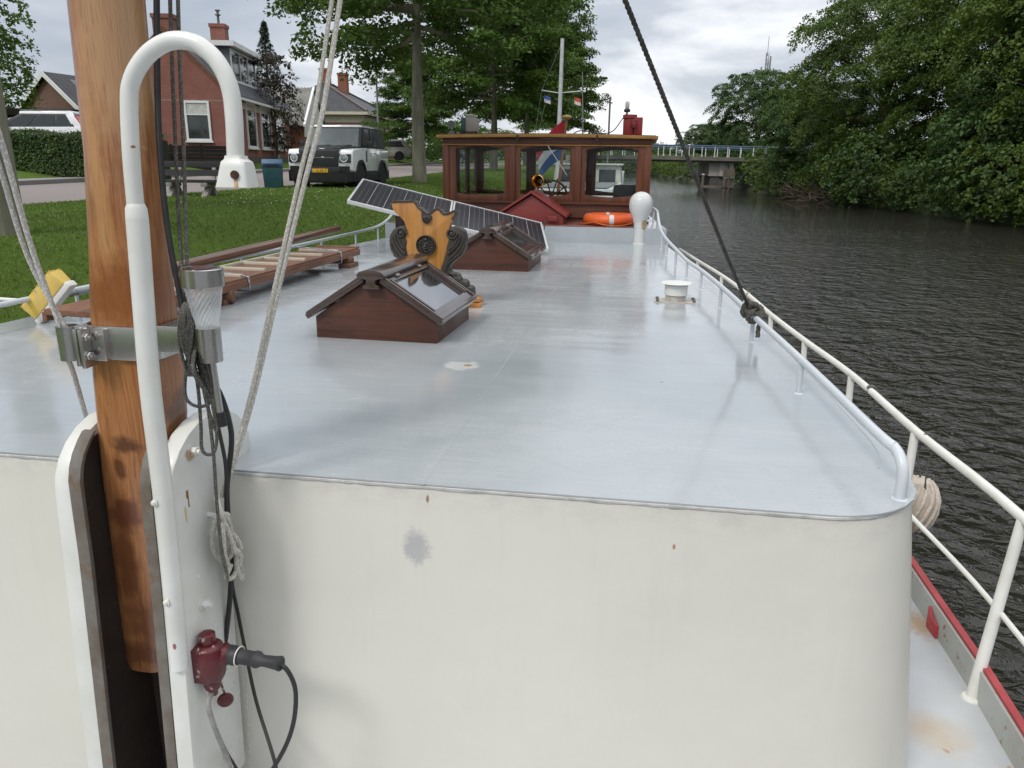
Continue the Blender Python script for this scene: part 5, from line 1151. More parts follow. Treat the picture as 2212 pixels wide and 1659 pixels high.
# ---------------- solar panels leaning between the rail and the deck
bl_ = gy(750,432,8.45); br_ = gz(1185,537,2.02); br_ = gy(1185,537,8.62); tr_ = gy(1192,486,9.75)
P0, P1, P3 = bl(bl_), bl(br_), bl(tr_); ex_ = P1-P0; Wd = ex_.length; ex_.normalize(); ey_ = P3-P1; Dp = ey_.length; ey_ = (ey_-ex_*ey_.dot(ex_)).normalized(); ez_ = ex_.cross(ey_)
def cellmat():
    m_, nt, b, oc = newmat('solar_cells'); 
    col = mixc(nt, ramp(nt, noise(nt, oc, 5, 2, .5), .3, .7), (.010,.012,.022), (.016,.014,.02)); nt.links.new(col, b.inputs['Base Color']); b.inputs['Roughness'].default_value = .3
    b.inputs['Coat Weight'].default_value = .15; b.inputs['Coat Roughness'].default_value = .2; b.inputs['Specular IOR Level'].default_value = .3; return m_
CELL = cellmat(); FRM = M('aluminium_frame', (.72,.73,.73), .35, .3, c2=(.62,.63,.63), scale=3)
TAPE = M('cell_busbars', (.36,.36,.35), .4, .3); SEAMW = M('white_backsheet', (.60,.60,.60), .5)
for i in range(2):
    w0 = i*Wd/2+(.004 if i else 0); w1 = (i+1)*Wd/2-(.004 if not i else 0)
    sp_ = gear('photovoltaic_module', ('left, higher' if i == 0 else 'right, lower')+' of two white framed solar panels leaning behind the carved board', 'solar panel', tuple(P0+ex_*(w0+w1)/2), 'solar panels')
    Q = lambda x, y, z=0: P0+ex_*x+ey_*y+ez_*z
    m = MB(); m.frame([Q(w0,0),Q(w1,0),Q(w1,Dp),Q(w0,Dp)], [Q(w0+.022,.022),Q(w1-.022,.022),Q(w1-.022,Dp-.022),Q(w0+.022,Dp-.022)], ez_*-.04); gb(m, 'frame', FRM, sp_, .002)
    m = MB(); m.prism([Q(w0+.02,.02,-.006),Q(w1-.02,.02,-.006),Q(w1-.02,Dp-.02,-.006),Q(w0+.02,Dp-.02,-.006)], ez_*-.02); cells = gb(m, 'cells', CELL, sp_)
    m = MB(); nb_ = 6
    for k in range(1, nb_):
        x = lerp(w0+.025,w1-.025,k/nb_)
        for j in range(40):
            y0 = lerp(.03,Dp-.03,j/40); m.obox(Q(x,y0+.008,-.0052), ex_*(.0026 if j % 2 else .0012), ey_*.011, ez_*.0004)
    gb(m, 'cell_gap', SEAMW, cells, root=sp_)
    m = MB()
    for k in range(nb_*3):
        if k % 3 == 0: continue
        x = lerp(w0+.025,w1-.025,k/(nb_*3)); m.obox(Q(x,Dp/2,-.0054), ex_*.0008, ey_*(Dp/2-.03), ez_*.0003)
    gb(m, 'busbar', TAPE, cells, root=sp_)
q = P1+ey_*Dp*.96+ex_*.0; m = MB(); m.tube(spline([q+Vector((.0,0,-.02)), q+Vector((.03,.0,.04)), q+Vector((.035,-.02,-.03)), q+Vector((.02,-.02,-.1))], 5), .006, 7); solo(m, 'panel_lead', 'short black lead at the right end of the lower solar panel', 'cable', BLACK, tuple(q))
# prop under the high end
q = P0+ex_*.62+ey_*Dp*.5+ez_*-.045; m = MB(); m.bar(q, Vector((q.x,q.y,1.98)), .06, .3); solo(m, 'prop', 'dark wooden prop under the raised end of the solar panels', 'prop', DKWOOD_Y, (q.x,q.y,1.99))
# ---------------- gangway plank with slats, on blocks
GW = woodmat('gangway_wood', (.185,.085,.047), (.14,.062,.034), (.07,.034,.02), .55, 1, 8, 0, wear=(9,.68,(.36,.22,.13))); SLAT = M('pale_slats', (.52,.48,.38), .7, c2=(.40,.36,.28), scale=8, stretch=(.3,3,3), bmp=.2)
ga = pz(93,672,2.16); gbn = pz(236,700,2.16); gc = pz(774,537,2.16); gd = pz(682,535,2.16)
gc = Vector((-1.26,7.42,2.16)); gd = Vector((-1.70,7.42,2.16)); gn0 = Vector((-1.86,3.86,2.16)); gn1 = Vector((-1.42,3.82,2.16))
gw = gear('gangway', 'long wooden gangway plank with pale cross slats lying along the left of the roof', 'gangway', (-1.55,5.6,2.08))
m = MB(); m.loft([[gn0, gn1, gn1+Vector((0,0,-.035)), gn0+Vector((0,0,-.035))], [gd, gc, gc+Vector((0,0,-.035)), gd+Vector((0,0,-.035))]])
board = gb(m, 'board', GW, gw, .004)
m = MB()
for (a, b) in ((gn1, gc), (gn0, gd)):
    d = (b-a).normalized(); m.bar(a+Vector((0,0,-.045)), b+Vector((0,0,-.045)), .03, .055)
m.bar(gd+Vector((0,-.02,.002)), gc+Vector((0,-.02,.002)), .06, .02); gb(m, 'side_beam', GW, gw, .004)
for k in range(9):
    t = .12+.095*k; a = gn0.lerp(gd,t); b = gn1.lerp(gc,t); m = MB(); m.bar(a.lerp(b,.04)+Vector((0,0,.010)), a.lerp(b,.93)+Vector((0,0,.010)), .034, .022); gb(m, 'slat', SLAT, gw, .003)
m = MB(); m.bar(gn0.lerp(gd,.12)+Vector((.015,0,.012)), gn0.lerp(gd,.80)+Vector((.015,0,.012)), .025, .025); gb(m, 'edge_strip', SLAT, gw, .003)
m = MB(); s_ = gn0.lerp(gn1,.5)+Vector((0,.22,.002)); m.lathe([(.05,0),(.05,.003)], s_, (0,0,1), 20); 
for v in m.v: v.x = s_.x+(v.x-s_.x)*1.2
gb(m, 'hand_hole', M('hole_dark', (.012,.008,.006), .9), gw)
BLUEC = M('blue_white_cord', (.02,.03,.10), .8, c2=(.5,.52,.58), scale=120)
for t, nm in ((.40,''),(.86,'')):
    a = gn0.lerp(gd,t); b = gn1.lerp(gc,t)+Vector((0,.02,0)); m = MB(); m.tube(spline([a+Vector((-.12,-.02,.03)), a+Vector((0,0,.045)), a.lerp(b,.5)+Vector((0,.01,.03)), b+Vector((.0,0,.008)), b+Vector((.024,0,-.02)), b+Vector((.024,0,-.085)), b+Vector((0,0,-.10)), b+Vector((-.1,0,-.10))],5), .0058, 7)
    solo(m, 'blue_cord', ('near' if t < .6 else 'far')+' blue and white cord lashed across the gangway plank', 'cord', BLUEC, tuple(b), group='cords lashing the gangway')
# blocks
BLK = woodmat('block_wood', (.17,.085,.05), (.13,.06,.035), (.07,.035,.02), .6, 0, 8, 0)
p = pz(745,583,1.98); m = MB(); m.box(p.x-.06,p.x+.07,p.y-.02,p.y+.2,1.975,2.04); m.box(p.x-.5,p.x+.02,p.y+.02,p.y+.14,2.04,2.062); m.lathe([(.045,-.03),(.045,.10)], (p.x+.0,p.y+.05,2.065), (0,1,0), 14); solo(m, 'chock', 'stepped wooden chock under the far end of the gangway', 'block', BLK, tuple(p), .01)
p = pz(475,665,1.98); m = MB(); m.box(p.x-.16,p.x+.05,p.y-.02,p.y+.14,1.975,2.04); m.lathe([(.05,-.08),(.05,.12)], (p.x-.04,p.y+.05,2.055), (1,.2,0), 14); solo(m, 'chock', 'rounded wooden chock under the near end of the gangway, behind the solar lamp', 'block', BLK, tuple(p), .01)
# long spar beside it
a = pz(380,585,2.2); b = pz(696,521,2.22); a = Vector((-1.94,4.6,2.20)); b = Vector((-1.78,8.2,2.27)); m = MB(); m.tube([a, a.lerp(b,.5), b], [.042,.045,.035], 12); solo(m, 'spar', 'round varnished spar lying along the left rail beyond the gangway', 'spar', woodmat('spar_wood', (.15,.065,.035), (.11,.045,.025), (.05,.022,.014), .3, 1, 8, .5), tuple(a))
# ---------------- deck brush at the far left
p = pz(108,690,2.02); c = pu(118,640,p.y+.02); br = gear('deck_brush', 'yellow bristled deck brush with white head standing at the left edge of the roof', 'brush', (p.x,p.y,2.0))
YB = M('yellow_bristles', (.72,.50,.08), .75, c2=(.62,.46,.16), scale=40, stretch=(1,1,.15), bmp=.8, bscale=120); WB_ = M('white_brush_block', (.72,.72,.68), .5)
A_ = pu(88,690,p.y); B_ = pu(150,612,p.y+.02); ax = (B_-A_).normalized(); sd_ = Vector((0,1,0)); up_ = ax.cross(sd_).normalized(); up_ = up_ if up_.x < 0 else -up_; Lh = (B_-A_).length
m = MB(); m.loft([[A_+ax*t*Lh+sd_*sx*(.042+.01*kk)+up_*(.008+.115*kk*(1 if .0 < t < 1 else .92)) for sx, kk in ((-1,0),(1,0),(1,1),(-1,1))] for t in (0,.06,.25,.5,.75,.94,1)])
bris = gb(m, 'bristles', YB, br, .012)
m = MB(); random.seed(1)
for _ in range(500):
    t = random.random(); sx = random.uniform(-1,1); q = A_+ax*t*Lh+sd_*sx*.05+up_*.11; m.bar(q, q+up_*random.uniform(.006,.014)+ax*random.gauss(0,.004)+sd_*random.gauss(0,.006), .004, .004)
gb(m, 'bristle_tips', YB, bris, root=br)
m = MB(); m.loft([[A_+ax*(t*(Lh+.03)-.015)+sd_*sx*.036+up_*z for sx, z in ((-1,-.03),(1,-.03),(1,.012),(-1,.012))] for t in (0,.5,1)]); gb(m, 'block', WB_, br, .01)
m = MB(); mid_ = A_.lerp(B_,.45); e_ = pz(-60,668,2.13); m.tube([mid_+up_*-.02, mid_.lerp(Vector((e_.x,p.y+.05,2.13)),.3), Vector((e_.x-.3,p.y+.05,2.13))], .0125, 10); 
gb(m, 'handle', RAILW, br)
m = MB(); a = pu(165,632,p.y+.25); b = pu(196,626,p.y+.4); m.tube([pu(150,638,p.y+.2), a], .014, 10); m.tube([a, b, pu(260,610,p.y+.6)], .02, 10); solo(m, 'boathook', 'grey pole with black sleeve half hidden behind the mast', 'pole', M('grey_pole', (.3,.32,.33), .4, c2=(.05,.05,.05), scale=3), tuple(a))
# ---------------- carved rudder head board
ub = 5.32
def oc_(cx_, cy_, u=ub): return pu(619.4+cx_*.28, 380.5+cy_*.28, u)
wood_pts = [(808,205),(840,200),(980,197),(1000,225),(1015,248),(1040,265),(1065,285),(1082,300),(1110,290),(1130,272),(1150,255),(1175,260),(1195,285),(1210,298),(1245,295),(1280,275),(1305,270),(1300,300),(1275,340),(1262,370),(1255,400),(1238,430),(1240,460),(1252,490),(1238,540),(1230,590),(1215,640),(1195,700),(1185,760),(1180,800),(1120,790),(1060,760),(960,700),(945,665),(930,600),(917,550),(925,500),(908,475),(930,440),(918,390),(905,350),(870,310),(830,277),(812,240)]
ORN = woodmat('carved_board_wood', (.50,.235,.055), (.42,.18,.04), (.22,.09,.025), .35, 2, 5, .45, wear=(6,.7,(.34,.25,.09)))
OUT = M('dark_carving_paint', (.055,.047,.038), .5, c2=(.035,.03,.025), scale=14, bmp=.4, bscale=40, speck=(24,.66,(.13,.10,.07)))
orn = gear('carved_board', 'carved ochre wooden rudder head board with dark scrolls and a round face medallion', 'ornament', (.1,ub,2.0))
m = MB(); m.prism([oc_(*p) for p in wood_pts], (0,.07,0)); ob = gb(m, 'board', ORN, orn, .006)
m = MB()
for p, q in zip(wood_pts[:19], wood_pts[1:19]): m.bar(oc_(*p)+Vector((0,.035,.004)), oc_(*q)+Vector((0,.035,.004)), .085, .012)
gb(m, 'edge_moulding', OUT, orn, .003)
def scroll(pts, lines, curls):
    m = MB(); m.prism([oc_(*p)+Vector((0,-.012,0)) for p in pts], (0,.095,0))
    s0 = gb(m, 'scroll', OUT, orn, .012)
    m = MB()
    for l in lines: m.tube(spline([oc_(*p)+Vector((0,-.014,0)) for p in l], 5), .0085, 7)
    for cx_, cy_, r0, d in curls:
        c = oc_(cx_,cy_); pts_ = [c+Vector((math.cos(t*d)*r0*(1-t/12), -.016, math.sin(t*d)*r0*(1-t/12))) for t in [i*.35 for i in range(28)]]
        m.tube(pts_, .0085, 7); m.ball(c+Vector((0,-.016,0)), r0*.3, 10, 6)
    gb(m, 'carving', OUT, s0, root=orn)
scroll([(932,440),(910,470),(925,500),(917,550),(930,600),(945,665),(955,700),(925,690),(900,670),(870,645),(830,618),(802,565),(792,500),(800,450),(825,410),(860,390),(900,386),(925,400)],
       [[(815,470),(835,530),(870,590),(915,640)],[(835,450),(850,510),(880,560),(915,600)],[(860,470),(880,520),(910,560)],[(805,520),(825,580),(870,630)]], [(885,440,.040,1)])
scroll([(1238,430),(1240,460),(1252,490),(1238,540),(1230,590),(1215,640),(1195,700),(1190,760),(1225,770),(1262,770),(1285,800),(1325,795),(1335,770),(1310,752),(1275,752),(1255,725),(1262,685),(1300,650),(1350,610),(1378,555),(1384,480),(1370,425),(1335,392),(1290,385),(1255,400)],
       [[(1365,470),(1350,530),(1310,590),(1255,640),(1225,690)],[(1345,455),(1330,510),(1290,560),(1245,600)],[(1320,480),(1295,530),(1255,565)],[(1372,520),(1345,580),(1290,635),(1240,680),(1222,740)]], [(1275,440,.040,-1),(1305,775,.02,1)])
m = MB()   # small carving in the top notch
m.prism([oc_(*p)+Vector((0,-.012,0)) for p in ((1040,270),(1065,290),(1082,302),(1110,294),(1122,310),(1115,340),(1095,362),(1075,368),(1055,350),(1042,320))], (0,.05,0)); 
for k in range(4): m.tube(spline([oc_(1082+ (k-1.5)*8,308)+Vector((0,-.014,0)), oc_(1080+(k-1.5)*18,330)+Vector((0,-.018,0)), oc_(1082+(k-1.5)*12,358)+Vector((0,-.014,0))], 4), .006, 6)
gb(m, 'leaf_carving', OUT, orn, .004)
c = oc_(1077,532); m = MB(); R_m = (oc_(1153,532)-c).length
m.lathe([(R_m,0),(R_m,.018),(R_m*.93,.026),(R_m*.85,.018),(R_m*.8,.008),(0.001,.006)], c+Vector((0,0,0)), (0,-1,0), 36)
md = gb(m, 'medallion', OUT, orn)
m = MB(); f0 = c+Vector((0,-.008,0)); r = R_m
m.ball(f0+Vector((0,0,-.02)), r*.5, 14, 8, (1,.35,1.15)); m.ball(f0+Vector((-.22*r,-.018,.16*r)), r*.11, 8, 5, (1.2,.6,.7)); m.ball(f0+Vector((.22*r,-.018,.16*r)), r*.11, 8, 5, (1.2,.6,.7))
m.tube(spline([f0+Vector((-.34*r,-.016,.26*r)), f0+Vector((-.2*r,-.024,.33*r)), f0+Vector((-.05*r,-.022,.24*r)), f0+Vector((-.04*r,-.034,-.08*r)), f0+Vector((.04*r,-.034,-.08*r)), f0+Vector((.05*r,-.022,.24*r)), f0+Vector((.2*r,-.024,.33*r)), f0+Vector((.34*r,-.016,.26*r))], 4), r*.05, 7)
m.ball(f0+Vector((0,-.026,-.12*r)), r*.12, 8, 5, (1.2,1,.8)); m.tube(spline([f0+Vector((-.22*r,-.02,-.34*r)), f0+Vector((0,-.03,-.3*r)), f0+Vector((.22*r,-.02,-.34*r))], 4), r*.045, 7)
m.ball(f0+Vector((-.13*r,-.022,-.26*r)), r*.12, 8, 5); m.ball(f0+Vector((.13*r,-.022,-.26*r)), r*.12, 8, 5); m.ball(f0+Vector((0,-.012,.55*r)), r*.14, 8, 5, (1,.6,1.3)); m.ball(f0+Vector((0,-.014,-.6*r)), r*.14, 8, 5)
for k in range(14):
    t = 2*math.pi*k/14; m.tube([f0+Vector((math.cos(t)*.55*r, -.012, math.sin(t)*.55*r)), f0+Vector((math.cos(t+.18)*.74*r, -.012, math.sin(t+.18)*.74*r))], r*.06, 6)
gb(m, 'carved_face', OUT, md, root=orn)
# dark volute foot and the wooden base it stands on
m = MB(); q0, q1 = pz(1020,640,2.0), pz(1038,650,2.0)
f1 = pu(1005,612,ub)
for k, (px, py, rr2) in enumerate(((988,606,.036),(1003,614,.034),(1016,626,.030))):
    c = pu(px,py,ub+.01); m.lathe([(.001,-.055),(rr2*.85,-.055),(rr2,-.04),(rr2,.04),(rr2*.85,.055),(.001,.055)], c, (0,1,0), 20)
m.prism([pu(px,py,ub-.03) for px, py in ((930,640),(1022,640),(1022,630),(1008,620),(985,606),(955,600),(930,600))], (0,.10,0)); gb(m, 'volute_foot', OUT, orn, .008)
fb = pu(1037,658,ub); zf = 1.985; m = MB(); m.box(fb.x-.42,fb.x+.01,ub-.06,ub+.12,zf,zf+.045); m.box(fb.x-.42,fb.x+.0,ub-.03,ub+.10,zf+.05,zf+.08); gb(m, 'base', ORN, orn, .006)
# ================================================================ houses, cars and street things on the left bank
def vplane(px, py, P, D):      # point seen there on the upright plane through P running along D
    r = ray(px, py); nx, ny = -D[1], D[0]; t = (P[0]*nx+P[1]*ny)/(r[0]*nx+r[1]*ny); return Vector((r[0]*t, r[1]*t, EYE+r[2]*t))
def inv(o, p): return MATW[o.name].inverted() @ Vector(p)
BRICK = brickmat('red_brick', (.265,.092,.068), (.205,.070,.052), (.22,.155,.13)); BRICK2 = brickmat('brown_brick', (.20,.10,.075), (.16,.08,.06), (.17,.14,.12)); BRICK3 = brickmat('orange_brick', (.30,.095,.05), (.24,.075,.042), (.22,.16,.13))
TILE = tilemat('dark_roof_tiles', (.032,.035,.04), (.055,.058,.064)); TILE.node_tree.nodes['Principled BSDF'].inputs['Specular IOR Level'].default_value = .25; CORR = M('corrugated_roof', (.20,.195,.18), .7, c2=(.14,.14,.125), scale=1.2)
WP = M('white_house_paint', (.74,.75,.74), .5, c2=(.66,.67,.66), scale=2); CREAMP = M('cream_trim', (.62,.57,.46), .55); PANE = M('dark_window_pane', (.015,.018,.018), .05, c2=(.05,.06,.06), scale=1.2, spec=.8); CURT = M('pale_blind', (.55,.55,.52), .7); ZINC = M('zinc_cladding', (.13,.145,.15), .5, c2=(.10,.11,.115)); DKGREEN = M('dark_green_sash', (.02,.05,.04), .4)
RUSTTRIM = M('rust_brown_trim', (.14,.06,.03), .7); TAR = M('tarred_boards', (.010,.0095,.009), .9, spec=.12, c2=(.03,.028,.026), scale=1.5, stretch=(.2,1,6), bmp=.3, bscale=20)
def window(par, P, ux, nrm, w, h, bars=((.5,),()), frame=WP, pane=PANE, fw=.07, sill=True, blind=0):
    """window on a wall: P = centre of its bottom edge, ux along the wall, nrm outwards"""
    P, ux, nrm = Vector(P), Vector(ux).normalized(), Vector(nrm).normalized(); Z = Vector((0,0,1)); c = lambda a, b, d=0: P+ux*a+Z*b+nrm*d
    m = MB(); m.frame([c(-w/2,0),c(w/2,0),c(w/2,h),c(-w/2,h)], [c(-w/2+fw,fw),c(w/2-fw,fw),c(w/2-fw,h-fw),c(-w/2+fw,h-fw)], nrm*.07)
    for t in bars[0]: m.obox(c(0,h*t,.035), ux*(w/2-fw), Z*.028, nrm*.03)
    for t in bars[1]: m.obox(c(-w/2+w*t,h/2,.035), ux*.024, Z*(h/2-fw), nrm*.03)
    f_ = m.build('window', frame, par); m = MB(); m.prism([c(-w/2+fw,fw,.012),c(w/2-fw,fw,.012),c(w/2-fw,h-fw,.012),c(-w/2+fw,h-fw,.012)], nrm*.012); m.build('pane', pane, f_)
    if blind: m = MB(); m.prism([c(-w/2+fw,h*(1-blind),.026),c(w/2-fw,h*(1-blind),.026),c(w/2-fw,h-fw,.026),c(-w/2+fw,h-fw,.026)], nrm*.004); m.build('blind', CURT, f_)
    if sill: m = MB(); m.obox(c(0,-.04,.05), ux*(w/2+.06), Z*.035, nrm*.07); m.build('sill', frame, f_)
    return f_
def chimney(par, x, y, z0, z1, w=.5, mat=BRICK3, cowl=False, cap=True):
    m = MB(); m.box(x-w/2,x+w/2,y-w/2,y+w/2,z0,z1)
    if cap: m.box(x-w/2-.05,x+w/2+.05,y-w/2-.05,y+w/2+.05,z1-.16,z1+.02)
    o = m.build('chimney', mat, par)
    if cowl:
        m = MB(); m.lathe([(.07,z1),(.07,z1+.5),(.16,z1+.5),(.16,z1+.55),(.07,z1+.56),(.07,z1+.72),(.15,z1+.73),(.15,z1+.78),(.02,z1+.8)], (x,y,0), seg=12); m.build('cowl', ZINC, o)
    return o
# --- brick house with the dormer
c0 = gy(480,189,38.2); D1 = Vector((-.071,.9975,0)); base = land(c0.x, c0.y)-.15
h1 = thing('brick_house', 'red brick house with dormer and tiled roof, its gable facing the canal behind the mast', 'house', (c0.x, c0.y, base), math.atan2(.071,.9975))
ez = c0.z-base; ap = gy(366,66,38.4); rz1 = ap.z-base; hwid = (inv(h1, gy(480,189,38.2)).x-inv(h1, gy(366,189,38.2)).x); L1 = 14.5
m = MB(); m.prism([(0,0,0),(-2*hwid,0,0),(-2*hwid,0,ez),(-hwid,0,rz1-.05),(0,0,ez)], (0,L1,0)); m.build('wall', BRICK, h1)
def slope(m, x0, z0, x1, z1, y0, y1, th=.12): m.prism([(x0,y0,z0),(x1,y0,z1),(x1,y0,z1+th),(x0,y0,z0+th)], (0,y1-y0,0))
m = MB(); k = (rz1-ez)/hwid; slope(m, .35, ez-.35*k+.02, -hwid, rz1+.02, .02, L1+.02); slope(m, -2*hwid-.35, ez-.35*k+.02, -hwid, rz1+.02, .02, L1+.02); rf1 = m.build('roof', TILE, h1)
m = MB()
for s_g in (0, 1):
    for yy in (-.045, L1+.02):
        xe = .38 if not s_g else -2*hwid-.38; m.prism([(xe,yy,ez-.38*k-.06),(-hwid,yy,rz1-.07),(-hwid,yy,rz1+.17),(xe,yy,ez-.38*k+.18)], (0,.06,0))
m.build('verge_board', RUSTTRIM, rf1)
m = MB(); m.box(.28,.42,-.02,L1+.02,ez-.38*k-.02,ez-.38*k+.10); m.build('gutter', WP, h1); m = MB(); m.box(.003,.06,0.03,L1-.03,ez-.75,ez-.42); m.build('frieze', CREAMP, h1)
m = MB(); m.tube([(.2,-.03,ez-.35),(.06,-.05,ez-.6),(.06,-.05,.2)], .05, 8); m.build('downpipe', WP, h1)
m = MB(); m.box(-2*hwid,0,-.012,-.001,ez-.62,ez-.57); m.build('joint_course', M('mortar_band', (.32,.25,.22), .9), h1)
m = MB(); m.box(.002,.03,.02,L1,0,.7); m.build('plinth', M('rendered_plinth', (.10,.085,.08), .9), h1)
a = inv(h1, vplane(405,304,c0,(.9975,.071))); b = inv(h1, vplane(451,218,c0,(.9975,.071)))
window(h1, ((a.x+b.x)/2,0,a.z), (1,0,0), (0,-1,0), abs(b.x-a.x), b.z-a.z, ((.66,),()), blind=.32, fw=.1)
for xa, xb in ((533,551),(563,583),(594,611)):
    a = inv(h1, vplane(xa,308,c0,D1)); b = inv(h1, vplane(xb,226,c0,D1)); window(h1, (0,(a.y+b.y)/2,1.15), (0,1,0), (1,0,0), abs(b.y-a.y)*.82, 2.3, ((.68,),()), fw=.11, blind=.1)
m = MB(); zz = rz1; chp = inv(h1, vplane(364,50,Vector((c0.x-hwid*.997,c0.y,0)),D1)); chimney(h1, -hwid, .62, rz1-.5, inv(h1, gy(364,37,39)).z, .92, BRICK, cap=True)
cc_ = inv(h1, gy(518,90,48)); chimney(h1, -hwid, 9.2, rz1-.4, cc_.z+.75, .8, BRICK, cowl=True)
# dormer
dz0, dz1 = ez+.55, rz1-.15; y0d = inv(h1, vplane(502,160,c0-D1*0+Vector((-.55,0,0)),D1)).y; y1d = inv(h1, vplane(553,160,c0+Vector((-.55,0,0)),D1)).y
dx = -.62; m = MB(); m.box(-hwid+.1, dx, y0d, y1d, dz0-.5, dz1-.02); dm = m.build('dormer', ZINC, h1)
m = MB(); m.box(-hwid-.1, dx+.32, y0d-.28, y1d+.3, dz1, dz1+.24); m.build('dormer_fascia', WP, dm)
wy = (y1d-y0d)-.1; window(dm, (dx,(y0d+y1d)/2,dz0+.12), (0,1,0), (1,0,0), wy, dz1-dz0-.2, ((),(.34,.67)), fw=.09)
# --- barn with corrugated roof and white boarded gable
b0 = gy(657,262,54.5); b1 = gy(713,243,60); ap = gy(684,190,57.2); bb = land(b0.x, b0.y)-.1
bn = thing('barn', 'barn with corrugated grey roof and white boarded gable between the two brick houses', 'barn', (b0.x,b0.y,bb), 0)
dy = 5.6; ze = b0.z-bb; zr = ap.z-bb
m = MB(); m.box(-8,-.05,.05,dy,0,ze+.0); m.build('wall', BRICK3, bn)
m = MB(); m.prism([(-.05,-.0,ze-.1),(-.05,dy,ze-.1),(-.05,dy/2,zr-.05)], (.06,0,0)); 
m.prism([(-.05,dy,ze-.1),(-.05,.0,ze-.1),(-.05,.0,ze-1.0),(-.05,dy,ze-1.0)], (.06,0,0)); m.build('white_gable', M('white_boarding', (.66,.67,.68), .6, c2=(.56,.57,.58), scale=2, stretch=(1,1,8)), bn)
m = MB(); nc = 72; R1 = []
for sg in (0, 1):
    rg = []
    for k_ in range(nc+1):
        x = -8+8.15*k_/nc; o_ = .035*math.cos(k_*math.pi/1.0)
        ya, za = (-.35, ze-.35*(zr-ze)/(dy/2)) if sg == 0 else (dy+.35, ze-.35*(zr-ze)/(dy/2)); rg.append([(x,ya,za+o_+.02),(x,dy/2,zr+o_+.02),(x,dy/2,zr+o_-.02),(x,ya,za+o_-.02)])
    m.loft(rg)
m.build('corrugated_roof', CORR, bn, sharp=60)
m = MB(); m.prism([(.012,-.36,ze-.36*(zr-ze)/(dy/2)-.05),(.012,dy/2,zr-.05),(.012,dy/2,zr+.1),(.012,-.36,ze-.36*(zr-ze)/(dy/2)+.1)], (.15,0,0)); m.build('barge_board', WP, bn)
# --- house with the hipped roof
q0 = gy(784,241,66); q1 = gy(855,259,79); D2 = Vector((q1.x-q0.x, q1.y-q0.y, 0)); L2 = D2.length; D2.normalize(); b2 = land(q0.x, q0.y)-.1
h2 = thing('hipped_house', 'red brick house with dark hipped roof and two chimneys behind the off-roader', 'house', (q0.x,q0.y,b2), -math.atan2(D2.x, D2.y))
e2 = q0.z-b2; w2 = 8.4; apx = gy(737,178,69.5); r2z = apx.z-b2
m = MB(); m.box(-w2,0,0,L2,0,e2); m.build('wall', BRICK, h2)
m = MB(); o_ = .45; zE = e2-.02; rA = (-w2/2, 3.4, r2z); rB = (-w2/2, L2*.52, r2z)
cs = [(o_,-o_,zE),(o_,L2+o_,zE),(-w2-o_,L2+o_,zE),(-w2-o_,-o_,zE)]
m.add(cs+[rA,rB], [(0,1,5,4),(1,2,5),(2,3,4,5),(3,0,4),(3,2,1,0)]); rf2 = m.build('roof', TILE, h2)
m = MB(); m.box(-w2-.5,o_+.05,-o_-.05,-o_+.05,e2-.26,e2-.03); m.box(o_-.05,o_+.05,-o_+.05,L2+o_,e2-.26,e2-.03); m.box(-w2,.03,-.03,-.002,e2-.85,e2-.27); m.box(.002,.03,0,L2,e2-.85,e2-.27); m.build('cornice', CREAMP, h2)
m = MB(); m.tube([Vector(cs[0])+Vector((0,0,.06)), Vector(rA)+Vector((0,0,.05))], .09, 6); m.tube([Vector(cs[1])+Vector((0,0,.06)), Vector(rB)+Vector((0,0,.05))], .09, 6); m.tube([Vector(rA)+Vector((0,0,.06)), Vector(rB)+Vector((0,0,.06))], .1, 6); m.build('ridge_tiles', M('grey_ridge_tiles', (.10,.095,.095), .6, c2=(.16,.10,.08), scale=2), rf2)
a = inv(h2, gy(735,150,69.5)); chimney(h2, -w2/2+.1, 3.9, r2z-.6, a.z+.1, .78); a = inv(h2, gy(765,157,72)); chimney(h2, -w2/2+.9, 6.6, r2z-1.2, a.z, .78)
for k_ in range(6): window(h2, (0,1.3+1.75*k_,e2-3.1), (0,1,0), (1,0,0), .95, 2.0, ((.66,),()), fw=.1)
for x in (-2.2,-4.6): window(h2, (x,0,e2-3.1), (1,0,0), (0,-1,0), 1.1, 2.0, ((.66,),()), fw=.1)
# --- garage with the white bargeboards, far left
g0 = gy(98,160,44); gl = gy(28,242,44); gz0 = land(g0.x, 44)-.1; hg = abs(g0.x-gl.x)
gt = thing('garage', 'small brick gabled garage with white bargeboards behind the white estate car', 'garage', (g0.x,44,gz0), rad(-16))
zr = g0.z-gz0; ze = gl.z-gz0+.1
m = MB(); m.prism([(-hg+.2,0,0),(hg-.2,0,0),(hg-.2,0,ze),(0,0,zr-.12),(-hg+.2,0,ze)], (0,7,0)); m.build('wall', BRICK2, gt)
kk = (zr-ze)/hg; m = MB(); slope(m, hg+.1, ze-.1*kk, 0, zr, -.18, 7.2); slope(m, -hg-.1, ze-.1*kk, 0, zr, -.18, 7.2); rg_ = m.build('roof', TILE, gt)
m = MB()
for sg in (-1,1): m.prism([(sg*(hg+.12),-.2,ze-.13*kk-.12),(0,-.2,zr-.13),(0,-.2,zr+.14),(sg*(hg+.12),-.2,ze-.13*kk+.16)], (0,-.05,0))
m.build('barge_board', WP, gt)
m = MB(); m.prism([(.35,1.2,zr-.35*kk+.125),(.35,5.5,zr-.35*kk+.125),(1.5,5.5,zr-1.5*kk+.125),(1.5,1.2,zr-1.5*kk+.125)], (.0,0,.03)); m.build('roof_panel', M('roof_solar', (.08,.09,.10), .3), gt)
m = MB(); a = gy(-60,240,34.5); b = gy(162,240,34.5); zb = land(-20,34)
